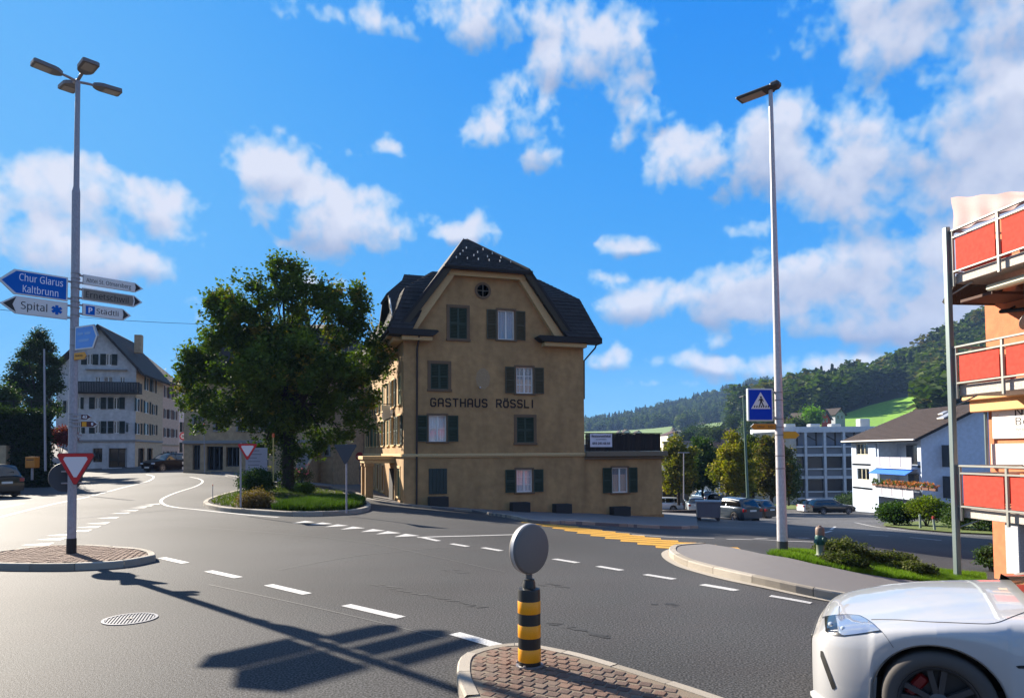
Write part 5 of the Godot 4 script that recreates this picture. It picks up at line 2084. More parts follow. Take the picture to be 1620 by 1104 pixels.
	obj("back_panel", bp, mat("office_back", Color(0.5, 0.55, 0.63), 0.8), ob)
	for p in [[1262, 677], [1302, 674], [1336, 672], [1383, 668]]:
		var c := Shape.new()
		var q := on_wall(p[0], 675, O)
		c.box(Vector3(q.x, q.y + (0.25 if p[0] < 1380 else 0.6), -3), Vector3(1.4, 0.5 if p[0] < 1380 else 1.3, 1.4), 0.08)
		obj("roof_vent", c, mat("zinc", Color(0.75, 0.74, 0.72), 0.35), ob)
	# white end block beside it
	var wo := Transform3D(Basis(Vector3.UP, deg_to_rad(-28)), P(1192, 735, 92) * Vector3(1, 0, 1))
	var wb := thing("white_block", "cream white block with one tall window between the trees and the lamp mast", "building", wo.origin, deg_to_rad(-28))
	var cream := mat("cream_render", Color(0.68, 0.65, 0.60), 0.85, {"vary": [0.02, 0.9, 5.0, 80]})
	var wr := wall_rect(1205, 687, 1216, 701, wo)
	var wl := Shape.new()
	var wtop := on_wall(1195, 685, wo).y
	wl.wall(PackedVector2Array([Vector2(0, -7), Vector2(4.6, -7), Vector2(4.6, wtop + 0.2), Vector2(0, wtop)]), [wr], 0.15)
	wl.quad(Vector3(0, -7, -8), Vector3(0, -7, 0), Vector3(0, wtop, 0), Vector3(0, wtop, -8))
	wl.quad(Vector3(4.6, -7, 0), Vector3(4.6, -7, -8), Vector3(4.6, wtop, -8), Vector3(4.6, wtop + 0.2, 0))
	wl.quad(Vector3(0, wtop, 0), Vector3(4.6, wtop + 0.2, 0), Vector3(4.6, wtop, -8), Vector3(0, wtop, -8))
	wl.box(Vector3(2.3, -1, -1), Vector3(4.4, 8, 0.1))
	obj("wall", wl, cream, wb)
	window(wb, I, wr, {"bars": 2})
	# low wall along the car park
	var pw := thing("car_park_wall", "low dark brown wall in front of the white parked cars by the annex", "wall", P(1046, 815, 52))
	var pws := Shape.new()
	var pwe := P(1103, 813, 54) - P(1046, 815, 52)
	pws.quad(Vector3(0, -0.6, 0), pwe + Vector3(0, -0.6, 0), pwe + Vector3(0, 0.32, 0), Vector3(0, 0.32, 0))
	pws.quad(Vector3(0, 0.32, 0), pwe + Vector3(0, 0.32, 0), pwe + Vector3(0, 0.32, -0.3), Vector3(0, 0.32, -0.3))
	pws.quad(pwe + Vector3(0, -0.6, -0.3), Vector3(0, -0.6, -0.3), Vector3(0, 0.32, -0.3), pwe + Vector3(0, 0.32, -0.3))
	obj("masonry", pws, mat("wall_brown", Color(0.30, 0.24, 0.21), 0.9, {"vary": [0.05, 0.6, 1.0, 104]}), pw)
	# flat garage behind the annex
	var gp := G(1093, 809)
	var gd := -gp.z
	var gt := Transform3D(Basis.IDENTITY, Vector3(gp.x, 0, gp.z))
	var ga2 := thing("garage", "grey flat-roofed garage with dark open front behind the annex", "garage", gt.origin)
	var gtop := on_wall(1070, 753, gt).y
	var gl := on_wall(1035, 800, gt).x
	var go := wall_rect(1049, 765, 1078, 799, gt)
	var gsl := Shape.new()
	gsl.wall(PackedVector2Array([Vector2(gl, -6), Vector2(0, -6), Vector2(0, gtop), Vector2(gl, gtop)]), [go], 3.5)
	gsl.quad(Vector3(0, -6, 0), Vector3(0, -6, -6), Vector3(0, gtop, -6), Vector3(0, gtop, 0))
	gsl.quad(Vector3(go.position.x, go.position.y, -3.5), Vector3(go.end.x, go.position.y, -3.5), Vector3(go.end.x, go.end.y, -3.5), Vector3(go.position.x, go.end.y, -3.5))
	obj("wall", gsl, conc, ga2)
	var gr := Shape.new()
	gr.box(Vector3(gl / 2, gtop + 0.12, -2.8), Vector3(-gl + 0.5, 0.26, 6.8), 0.03)
	obj("roof", gr, mat("gravel_roof", Color(0.62, 0.58, 0.52), 0.95, {"vary": [0.1, 0.7, 0.8, 92]}), ga2)
	# buildings half hidden by the car-park trees
	for e in [[1102, 1140, 752, 790, 92.0, "low sunlit white building behind the car-park trees", 0.86, 0], [1150, 1192, 745, 786, 95.0, "dark low hall between the yellow tree and the lamp mast", 0.30, 0], [1050, 1124, 700, 735, 135.0, "long pale grey flat building below the hillside houses", 0.55, 3], [1124, 1152, 706, 712, 135.0, "small white block right of the long grey building", 0.85, 0]]:
		var q := P(e[0], e[3], e[4])
		var t := Transform3D(Basis(Vector3.UP, -0.25), Vector3(q.x, 0, q.z))
		var b := thing("low_building", e[5], "building", t.origin, -0.25)
		var x1 := on_wall(e[1], e[3], t).x
		var yt := on_wall(e[0], e[2], t).y
		var s := Shape.new()
		s.box(Vector3(x1 / 2, yt - 5, -4), Vector3(x1, 10, 8), 0.03)
		obj("wall", s, mat("low_wall_%s" % e[6], Color(e[6], e[6] * 0.97, e[6] * 0.93), 0.9), b)
		s = Shape.new()
		s.box(Vector3(x1 / 2, yt + 0.1, -4), Vector3(x1 + 0.4, 0.3, 8.4), 0.03)
		obj("roof", s, mat("low_roof", Color(0.5, 0.47, 0.45), 0.9), b)
		for k in e[7]:
			window(b, I, Rect2(x1 * (k + 0.3) / 3.0, yt - 2.0, 1.6, 1.1), {"deep": -0.02})
	# brown hipped house below the hillside
	var hq := P(1124, 742, 112)
	hip_house("hipped_house", "brown-roofed house with olive walls behind the yellow car-park tree", hq, 6.6, 7.0, on_y(1140, 722, 112), on_y(1140, 699, 112), Color(0.42, 0.38, 0.28), Color(0.25, 0.16, 0.13), 0.1)

func on_y(px: float, py: float, d: float) -> float:
	return P(px, py, d).y

func flower_box(w: float) -> ArrayMesh:
	if not shared.has("flower box"):
		var s := Shape.new()
		s.box(Vector3.ZERO, Vector3(0.24, 0.22, w), 0.02)
		shared["flower box"] = s.mesh()
	return shared["flower box"]

func hip_house(called: String, label: String, at: Vector3, w: float, dep: float, ey: float, ry: float, wall: Color, roof: Color, turn := 0.0, grp := "") -> Node3D:
	var h := thing(called, label, "house", Vector3(at.x, 0, at.z), turn, grp)
	var s := Shape.new()
	s.box(Vector3(w / 2, (ey + at.y - 6) / 2, -dep / 2), Vector3(w, ey - at.y + 6, dep))
	obj("wall", s, mat("hw %s" % wall.to_html(), wall, 0.9), h)
	var r := Shape.new()
	var o := 0.7
	var a := Vector3(-o, ey - 0.1, o)
	var b := Vector3(w + o, ey - 0.1, o)
	var c := Vector3(w + o, ey - 0.1, -dep - o)
	var d := Vector3(-o, ey - 0.1, -dep - o)
	var k0 := Vector3(w * 0.3, ry, -dep / 2)
	var k1 := Vector3(w * 0.7, ry, -dep / 2)
	r.plate([a, b, k1, k0], 0.15)
	r.plate([b, c, k1], 0.15)
	r.plate([c, d, k0, k1], 0.15)
	r.plate([d, a, k0], 0.15)
	obj("roof", r, mat("hr %s" % roof.to_html(), roof, 0.9, {"vary": [0.05, 0.6, 2.0, 84]}), h)
	for k in 2:
		window(h, Transform3D.IDENTITY, Rect2(w * (0.15 + 0.45 * k), ey - 2.3, w * 0.2, 1.4), {"deep": -0.02})
	return h

func gable_house(called: String, label: String, at: Vector3, w: float, dep: float, ey: float, ry: float, wall: Color, roof: Color, turn := 0.0, grp := "") -> Node3D:
	# gable towards local +z
	var h := thing(called, label, "house", Vector3(at.x, 0, at.z), turn, grp)
	var s := Shape.new()
	s.prism(PackedVector2Array([Vector2(0, at.y - 5), Vector2(w, at.y - 5), Vector2(w, ey), Vector2(w / 2, ry - 0.2), Vector2(0, ey)]), -dep, 0.0)
	obj("wall", s, mat("hw %s" % wall.to_html(), wall, 0.9), h)
	var r := Shape.new()
	var o := 0.6
	var f := (ry - ey) / (w / 2)
	r.plate([Vector3(w / 2, ry, o), Vector3(w + o, ey - o * f, o), Vector3(w + o, ey - o * f, -dep - o), Vector3(w / 2, ry, -dep - o)], 0.18)
	r.plate([Vector3(-o, ey - o * f, o), Vector3(w / 2, ry, o), Vector3(w / 2, ry, -dep - o), Vector3(-o, ey - o * f, -dep - o)], 0.18)
	obj("roof", r, mat("hr %s" % roof.to_html(), roof, 0.9, {"vary": [0.05, 0.6, 2.0, 84]}), h)
	for k in 2:
		window(h, Transform3D.IDENTITY, Rect2(w * (0.18 + 0.4 * k), ey - 1.9, w * 0.2, 1.3), {"deep": -0.02})
	window(h, Transform3D.IDENTITY, Rect2(w * 0.4, ey + 0.3, w * 0.2, 1.1), {"deep": -0.02})
	return h

# ---------------------------------------------------------------- orange balcony building at the right edge

func build_balcony_building() -> void:
	var d := 15.2
	var p0 := P(1516, 700, d)
	var p1 := P(1620, 700, 13.5)
	var ax := Vector3(p1.x - p0.x, 0, p1.z - p0.z).normalized()   # along the balconies, towards the viewer
	# local x towards the viewer, z outwards to the left
	var t := Transform3D(Basis(ax, Vector3.UP, ax.cross(Vector3.UP)), Vector3(p0.x, 0, p0.z))
	var turn := atan2(-ax.z, ax.x)
	var y := func(py: float) -> float: return on_wall(1516, py, t).y
	var h := thing("balcony_building", "orange apartment building with coral balcony panels at the right edge", "apartment house", t.origin, turn)
	var orange := mat("orange_plaster", Color(0.78, 0.465, 0.31), 0.9, {"vary": [0.02, 0.86, 3.0, 100], "bump": [0.14, 0.35]})
	var coral := mat("coral_panel", Color(0.76, 0.285, 0.235), 0.85, {"spec": 0.2, "vary": [0.02, 0.85, 1.4, 101]})
	var rail := mat("galvanised_rail", Color(0.62, 0.62, 0.59), 0.45, {"metal": 0.35, "vary": [0.06, 0.8, 0.5, 102]})
	var white := mat("slab_white", Color(0.78, 0.74, 0.70), 0.85, {"vary": [0.04, 0.75, 1.2, 103], "bump": [0.14, 0.4]})
	var cream := mat("cornice_cream", Color(0.90, 0.68, 0.46), 0.85, {"vary": [0.04, 0.85, 1.2, 103]})
	var soff := mat("soffit_board", Color(0.35, 0.22, 0.16), 0.8, {"vary": [0.05, 0.6, 0.8, 104]})
	var long := 7.0
	var back := -1.55
	# wall
	var wp := on_wall(1560, 520, t * Transform3D(Basis.IDENTITY, Vector3(0, 0, back)))
	var sh := Shape.new()
	sh.x = Transform3D(Basis.IDENTITY, Vector3(0, 0, back))
	var wx := wp.x
	sh.wall(PackedVector2Array([Vector2(wx, -2), Vector2(wx + long, -2), Vector2(wx + long, 7.4), Vector2(wx, 7.4)]), [Rect2(wx + 1.9, -1.6, 3.4, 2.7)], 0.5)
	sh.quad(Vector3(wx, -2, -6), Vector3(wx, -2, 0), Vector3(wx, 7.4, 0), Vector3(wx, 7.4, -6))
	sh.box(Vector3(wx + 3.4, 0, -2.2), Vector3(7, 4, 0.1))
	obj("wall", sh, orange, h)
	# slabs, panels and rails of three balconies
	var lv := [[362, 427, 447, 1.0], [549, 605, 626, 1.0], [737, 799, 818, 1.0]]
	for k in 3:
		var yt: float = y.call(lv[k][0])
		var yb: float = y.call(lv[k][1])
		var ys: float = y.call(lv[k][2])
		var sl := Shape.new()
		sl.box(Vector3(long / 2 + 0.02, (yb - 0.06 + ys) / 2, back / 2 - 0.06), Vector3(long, yb - 0.06 - ys, -back - 0.02), 0.01)
		obj("balcony_slab", sl, white, h)
		var ph := yt - 0.17 - yb
		for j in 5:
			var x0 := 0.1 + j * 1.25
			var pn := Shape.new()
			pn.box(Vector3(x0 + 0.57, yb + ph / 2, 0.0), Vector3(1.08, ph - 0.03, 0.02), 0.004)
			obj("balcony_panel", pn, coral, h)
			var po := Shape.new()
			po.box(Vector3(x0 - 0.04, (ys + yt) / 2 - 0.04, 0.02), Vector3(0.06, yt - ys + 0.06, 0.05), 0.006)
			obj("railing_post", po, rail, h)
		var rl := Shape.new()
		rl.box(Vector3(long / 2, yt, 0.025), Vector3(long, 0.045, 0.06), 0.008)
		rl.box(Vector3(long / 2, yt - 0.16, 0.022), Vector3(long, 0.04, 0.045), 0.006)
		rl.box(Vector3(long / 2, yb - 0.02, 0.022), Vector3(long, 0.04, 0.045), 0.006)
		rl.box(Vector3(0.02, yt, back / 2), Vector3(0.045, 0.042, -back), 0.006)
		rl.box(Vector3(0.02, yt - 0.16, back / 2), Vector3(0.04, 0.038, -back), 0.006)
		rl.box(Vector3(0.02, yb - 0.02, back / 2), Vector3(0.04, 0.038, -back), 0.006)
		obj("handrail", rl, rail, h)
		var ep := Shape.new()
		ep.box(Vector3(0.02, yb + ph / 2, back / 2 - 0.05), Vector3(0.02, ph - 0.03, -back - 0.3), 0.004)
		obj("end_panel", ep, coral, h)
		var br := Shape.new()
		br.tube([Vector3(-0.1, ys - 0.25, 0.02), Vector3(0.35, ys - 0.02, -0.2)], [0.018, 0.018], 6)
		obj("brace", br, rail, h)
	# the tall corner post
	var pt := Shape.new()
	var px := on_wall(1508, 600, t).x
	pt.box(Vector3(-0.06, 2.75, 0.06), Vector3(0.13, 8.5, 0.11), 0.012)
	obj("corner_post", pt, mat("post_steel", Color(0.45, 0.50, 0.50), 0.4, {"metal": 0.5}), h)
	# cloth screen above the top rail
	var cl := thing("privacy_screen", "pale pink cloth screen tied above the top balcony rail", "cloth screen", t.origin, turn)
	var rows := []
	for i in 41:
		var row := PackedVector3Array()
		var x := i * 0.1
		for j in 9:
			var yy: float = lerpf(y.call(366), y.call(306) - x * 0.3, j / 8.0)
			row.append(Vector3(x + 0.02 * sin(j * 0.6), yy + 0.015 * sin(i * 0.9) * (j / 8.0), -0.06 + 0.03 * sin(i * 1.1) * (1.0 - j / 10.0) + 0.015 * sin(i * 0.4 + j)))
		rows.append(row)
	var cs := Shape.new()
	cs.grid(rows)
	obj("cloth", cs, mat("pink_cloth", Color(0.74, 0.63, 0.62), 0.9, {"back": Color(0.5, 0.4, 0.4), "vary": [0.04, 0.9, 0.6, 105]}), cl)
	# pale cornice band, nail studio sign and lower panel on the wall
	var cb := Shape.new()
	var W := t * Transform3D(Basis.IDENTITY, Vector3(0, 0, back))
	var wy := func(py: float) -> float: return on_wall(1575, py, W).y
	cb.box(Vector3(wx + long / 2 - 0.15, (wy.call(631) + wy.call(651)) / 2, back + 0.12), Vector3(long + 0.3, wy.call(631) - wy.call(651), 0.24), 0.02)
	cb.box(Vector3(wx + long / 2 - 0.2, wy.call(629), back + 0.18), Vector3(long + 0.4, 0.09, 0.36), 0.02)
	obj("cornice", cb, cream, h)
	var lw := Shape.new()
	lw.box(Vector3(wx + 3.5, (wy.call(702) + wy.call(740)) / 2, back + 0.015), Vector3(6.86, wy.call(702) - wy.call(740), 0.03), 0.004)
	obj("pale_panel", lw, mat("pale_panel", Color(0.88, 0.80, 0.76), 0.8, {"vary": [0.03, 0.9, 1.0, 106]}), h)
	var s0 := on_wall(1574, 670, W)
	var sg := thing("nail_studio_sign", "white nail and beauty studio sign on the orange wall", "sign", W * Vector3(s0.x, 0, 0.02), turn)
	var syt: float = wy.call(646)
	var syb: float = wy.call(694)
	var sp := Shape.new()
	sp.box(Vector3(1.3, (syt + syb) / 2, 0.02), Vector3(2.6, syt - syb, 0.04), 0.004)
	obj("board", sp, mat("sign_board_white", Color(0.86, 0.84, 0.82), 0.5), sg)
	var ink := mat("sign_ink", Color(0.12, 0.11, 0.13), 0.6)
	var hgt := syt - syb
	lettering(sg, "Nails", 0.17, 0.8, ink, Transform3D(Basis.IDENTITY, Vector3(1.04, syt - hgt * 0.17, 0.042)), false, 0.004)
	lettering(sg, "Beauty", 0.17, 1.02, ink, Transform3D(Basis.IDENTITY, Vector3(1.15, syt - hgt * 0.47, 0.042)), false, 0.004)
	var soft := mat("sign_ink_grey", Color(0.45, 0.44, 0.45), 0.6)
	lettering(sg, "Bettina", 0.075, 0.0, soft, Transform3D(Basis.IDENTITY, Vector3(0.83, syt - hgt * 0.72, 0.042)), false, 0.004)
	lettering(sg, "Tel. 079", 0.075, 0.0, soft, Transform3D(Basis.IDENTITY, Vector3(0.85, syt - hgt * 0.88, 0.042)), false, 0.004)
	for q in [[0.16, 0.3, 0.09], [0.26, 0.55, 0.12], [0.18, 0.78, 0.08], [0.36, 0.35, 0.07]]:
		var petal := Shape.new()
		var ring := PackedVector2Array()
		for k in 20:
			ring.append(Vector2(q[0], syt - hgt * q[1]) + Vector2(cos(k * TAU / 20), sin(k * TAU / 20)) * q[2] * (0.7 + 0.3 * cos(k * TAU / 4)))
		petal.prism(ring, 0.03, 0.0425)
		obj("printed_flower", petal, mat("petal_print", Color(0.80, 0.74, 0.70), 0.6), sg)
	# awning cassette under the top slab
	var ac := Shape.new()
	ac.box(Vector3(3.4, y.call(462), -0.45), Vector3(5.8, 0.14, 0.22), 0.04)
	obj("awning_box", ac, mat("cream_frame", Color(0.80, 0.77, 0.66), 0.6), h)
	# eaves of the lower roof seen behind the post
	var er := Shape.new()
	er.box(Vector3(0.18, y.call(470), -0.95), Vector3(0.9, 0.06, 1.1))
	obj("soffit", er, soff, h)
	er = Shape.new()
	er.plate([Vector3(-0.62, y.call(470), -0.3), Vector3(-0.62, y.call(470), -1.7), Vector3(-0.2, y.call(470) + 0.5, -1.7), Vector3(-0.2, y.call(470) + 0.5, -0.3)], 0.12)
	obj("lower_roof", er, mat("brown_roof", Color(0.20, 0.165, 0.15), 0.9), h)
	er = Shape.new()
	er.tube([Vector3(-0.05, y.call(478), back - 0.1), Vector3(-0.1, y.call(488), back + 0.3), Vector3(0.3, y.call(490), back + 0.05)], [0.05, 0.05, 0.05], 8)
	obj("downpipe", er, mat("pipe_dark", Color(0.12, 0.12, 0.13), 0.6), h)
	# main roof edge above
	er = Shape.new()
	er.plate([Vector3(1.7, 7.35, -1.0), Vector3(long + 1, 7.35, -1.0), Vector3(long + 1, 9.0, -3.6), Vector3(3.4, 9.0, -3.6)], 0.16)
	obj("main_roof", er, mat("brown_roof", Color(0.20, 0.165, 0.15), 0.9), h)
	# satellite dish mast on the middle balcony
	var di := thing("satellite_dish", "small grey dish on a thin mast on the middle balcony", "satellite dish", t * Vector3(0.95, y.call(551), back * 0.75), turn)
	var ms := Shape.new()
	ms.tube([Vector3(0, -0.2, 0), Vector3(0, 0.42, 0), Vector3(-0.08, 0.46, 0), Vector3(-0.32, 0.46, 0)], [0.018, 0.018, 0.018, 0.018], 8)
	ms.tube([Vector3(-0.32, -0.2, 0), Vector3(-0.32, 1.7, 0)], [0.012, 0.012], 6)
	obj("mast", ms, rail, di)
	var dd := Shape.new()
	dd.x = Transform3D(Basis(Vector3(0, 0, 1), 1.1), Vector3(-0.2, 0.48, 0))
	dd.lathe([Vector2(0, 0), Vector2(0.1, 0.02), Vector2(0.2, 0.07), Vector2(0.2, 0.075), Vector2(0.1, 0.03), Vector2(0, 0.012)], 18)
	obj("reflector", dd, rail, di)
	# white foot column and the inner green post
	var fc := Shape.new()
	var fp := on_wall(1591, 860, t)
	fc.box(Vector3(fp.x, y.call(819) - 1.6, -0.3), Vector3(0.34, 3.2, 0.3), 0.015)
	obj("column", fc, mat("column_white", Color(0.76, 0.76, 0.78), 0.9, {"vary": [0.05, 0.8, 1.0, 107], "bump": [0.14, 0.4]}), h)
	var ip := Shape.new()
	var iq := on_wall(1561, 690, t * Transform3D(Basis.IDENTITY, Vector3(0, 0, back + 0.12)))
	ip.tube([Vector3(iq.x, y.call(740), back + 0.12), Vector3(iq.x, y.call(640), back + 0.12)], [0.035, 0.035], 8)
	obj("inner_post", ip, mat("post_steel", Color(0.45, 0.50, 0.50), 0.4), h)

# ---------------------------------------------------------------- leaves, trees, hills

func leaf_mat() -> StandardMaterial3D:
	if mats.has("leaves"):
		return mats["leaves"]
	var m := mat("leaves", Color(1, 1, 1), 0.65, {"tint": 1, "spec": 0.22, "back": Color(0.75, 0.85, 0.35)})
	return m

func leaf_clump(size: float, count: int, spread: float) -> ArrayMesh:
	var key := "clump %.3f %d %.3f" % [size, count, spread]
	if shared.has(key):
		return shared[key]
	var r := RandomNumberGenerator.new()
	r.seed = hash(key)
	var sh := Shape.new()
	for k in count:
		var p := Vector3(r.randfn(), r.randfn(), r.randfn()) * spread * 0.5
		var b := Basis.from_euler(Vector3(r.randf_range(-1.1, 0.5), r.randf() * TAU, r.randf_range(-0.5, 0.5)))
		var s := size * r.randf_range(0.7, 1.25)
		sh.x = Transform3D(b, p)
		var g := r.randf_range(0.75, 1.2)
		sh.tint = Color(g, g, g * 0.95)
		# a leaf folded along its midrib
		var tip := Vector3(0, -0.05 * s, s)
		var l := Vector3(-0.42 * s, 0.10 * s, 0.45 * s)
		var q := Vector3(0.42 * s, 0.10 * s, 0.45 * s)
		sh.tri(Vector3.ZERO, tip, l)
		sh.tri(Vector3.ZERO, q, tip)
	shared[key] = sh.mesh()
	return shared[key]

func leaf_xform(p: Vector3, s: float, out: Vector3) -> Transform3D:
	var b := Basis.from_euler(Vector3(rng.randf_range(-0.7, 0.7), rng.randf() * TAU, rng.randf_range(-0.7, 0.7))).scaled(Vector3.ONE * s)
	return Transform3D(b, p)

func foliage(parent: Node, lobes: Array, count: int, size: float, ca: Color, cb: Color, gap := 0.0, called := "foliage", n := 9, yellow := Color(-1, 0, 0), yshare := 0.0, spread := 0.0) -> void:
	# lobes: [centre, radius, y squash]; leaf clumps through the outer part of each, with gaps
	var f := FastNoiseLite.new()
	f.seed = rng.randi() % 1000
	f.frequency = 0.55 / maxf(size * 5.0, 0.3)
	var vol := 0.0
	for l in lobes:
		vol += pow(l[1], 1.7)
	var xs := []
	var cols := PackedColorArray()
	for l in lobes:
		var m := int(count * pow(l[1], 1.7) / vol)
		for k in m:
			var dir := Vector3(rng.randfn(), rng.randfn(), rng.randfn()).normalized()
			var rad: float = l[1] * pow(rng.randf(), 0.42) * rng.randf_range(0.9, 1.06)
			var p: Vector3 = l[0] + dir * rad * Vector3(1, l[2] if l.size() > 2 else 0.85, 1)
			var nz := f.get_noise_3dv(p)
			if nz < gap - 0.35 and rng.randf() < 0.92:
				continue
			xs.append(leaf_xform(p, rng.randf_range(0.75, 1.25), dir))
			var c := leaf_tint(ca, cb, clampf(rng.randf() * 0.7 + nz * 0.7 + 0.15, 0, 1))
			if yshare > 0.0 and rng.randf() < yshare:
				c = leaf_tint(c, yellow, rng.randf_range(0.5, 1.0))
			cols.append(c)
	multi(called, leaf_clump(size, n, spread if spread > 0 else size * 2.2), leaf_mat(), xs, cols, parent)

func tufts(parent: Node, lobes: Array, tips: int, each: int, reach: float, size: float, ca: Color, cb: Color, yellow: Color, yshare: float, called := "foliage") -> void:
	# leaves gathered in tufts round twig ends, so that the outline is ragged and light falls between them
	var vol := 0.0
	for l in lobes:
		vol += pow(l[1], 1.6)
	var xs := []
	var cols := PackedColorArray()
	for l in lobes:
		for k in maxi(2, int(tips * pow(l[1], 1.6) / vol)):
			var dir := Vector3(rng.randfn(), rng.randfn(), rng.randfn()).normalized()
			var c: Vector3 = l[0] + dir * l[1] * rng.randf_range(0.55, 1.08) * Vector3(1, 0.9, 1)
			var r := reach * rng.randf_range(0.55, 1.15)
			var tone := rng.randf()
			var turned := rng.randf() < yshare
			for j in int(each * rng.randf_range(0.6, 1.2)):
				var p := c + Vector3(rng.randfn(), rng.randfn() * 0.75, rng.randfn()) * r * 0.5
				xs.append(leaf_xform(p, rng.randf_range(0.7, 1.25), dir))
				var q := leaf_tint(ca, cb, clampf(tone * 0.6 + rng.randf() * 0.4, 0, 1))
				if turned and rng.randf() < 0.5:
					q = leaf_tint(q, yellow, rng.randf_range(0.3, 0.9))
				cols.append(q)
	multi(called, leaf_clump(size, 7, size * 1.5), leaf_mat(), xs, cols, parent)

func bark() -> StandardMaterial3D:
	return mat("bark", Color(0.24, 0.20, 0.165), 0.95, {"vary": [0.06, 0.5, 0.6, 110], "bump": [0.1, 2.0], "stretch": Vector3(1, 0.4, 1)})

func limbs(parent: Node, trunk: Array, radii: Array, tips: Array, from := 0.45) -> void:
	var sh := Shape.new()
	sh.tube(trunk, radii, 12)
	obj("trunk", sh, bark(), parent)
	for k in tips.size():
		var tip: Vector3 = tips[k]
		var i := clampi(int(lerpf(from, 1.0, rng.randf()) * trunk.size()), 0, trunk.size() - 1)
		var a: Vector3 = trunk[i]
		var mid := a.lerp(tip, 0.5) + Vector3(rng.randf_range(-0.2, 0.2), rng.randf_range(-0.1, 0.3), rng.randf_range(-0.2, 0.2)) * a.distance_to(tip) * 0.25
		var b := Shape.new()
		var r0: float = radii[i] * 0.55
		b.tube([a, a.lerp(mid, 0.5), mid, mid.lerp(tip, 0.5), tip], [r0, r0 * 0.8, r0 * 0.6, r0 * 0.4, r0 * 0.15], 6)
		obj("branch", b, bark(), parent)

func small_tree(called: String, label: String, px: float, py_base: float, py_top: float, half: float, ca: Color, cb: Color, o := {}) -> Node3D:
	var at: Vector3 = o.at if o.has("at") else G(px, py_base)
	var d := -at.z
	var hgt := (py_base - py_top) * d / FOC
	var w := half * d / FOC
	var t := thing(called, label, "tree", at, 0.0, o.get("group", ""))
	var lobes := []
	var c0: float = o.get("clear", 0.22)
	var shape: float = o.get("cone", 0.6)
	for k in 13:
		var f := (k + 0.5) / 13.0
		var env := w * (1.0 - shape * pow(absf(f - 0.38) / 0.62, 1.6))
		var y := hgt * lerpf(c0, 0.97, f)
		var a := k * 2.4
		lobes.append([Vector3(cos(a) * env * 0.42, y, sin(a) * env * 0.42), env * rng.randf_range(0.55, 0.72), 0.9])
	var tr := [Vector3(0, -0.2, 0), Vector3(0.02, hgt * 0.25, 0), Vector3(-0.03, hgt * 0.5, 0.02), Vector3(0.02, hgt * 0.75, 0), Vector3(0, hgt * 0.93, 0)]
	var r := hgt * 0.022
	var tips := []
	for l in lobes:
		tips.append(l[0])
	limbs(t, tr, [r * 1.2, r, r * 0.75, r * 0.45, r * 0.15], tips.slice(0, 8))
	if o.get("count", 1500) == 1500:
		tufts(t, lobes, 110, 22, w * 0.30, 0.26, ca, cb, o.get("yellow", cb), o.get("yshare", 0.0) * 1.6)
	else:
		foliage(t, lobes, o.count, o.get("leaf", 0.26), ca, cb, o.get("gap", 0.08), "foliage", 9, o.get("yellow", Color(-1, 0, 0)), o.get("yshare", 0.0))
	return t

func shrub(label: String, at: Vector3, w: float, h: float, ca: Color, cb: Color, o := {}) -> Node3D:
	var t := thing(o.get("name", "shrub"), label, o.get("category", "shrub"), at, 0.0, o.get("group", ""))
	var lobes := []
	var dp: float = o.get("depth", w)
	for k in 9:
		var a := k * 2.4
		var f := sqrt((k + 0.5) / 9.0) * 0.62
		var rr := h * rng.randf_range(0.38, 0.5)
		lobes.append([Vector3(cos(a) * f * (w * 0.5), h * (0.62 - 0.30 * f), sin(a) * f * (dp * 0.5)), minf(rr, w * 0.26), 0.9])
	var st := Shape.new()
	for k in 5:
		var a := k * 1.3
		st.tube([Vector3(0, -0.05, 0), Vector3(cos(a) * w * 0.12, h * 0.3, sin(a) * w * 0.12), Vector3(cos(a) * w * 0.25, h * 0.62, sin(a) * dp * 0.25)], [0.03, 0.022, 0.01], 5)
	obj("stem", st, bark(), t)
	foliage(t, lobes, o.get("count", 900), o.get("leaf", 0.07), ca, cb, o.get("gap", -0.1), "foliage", 8, o.get("yellow", Color(-1, 0, 0)), o.get("yshare", 0.0))
	return t

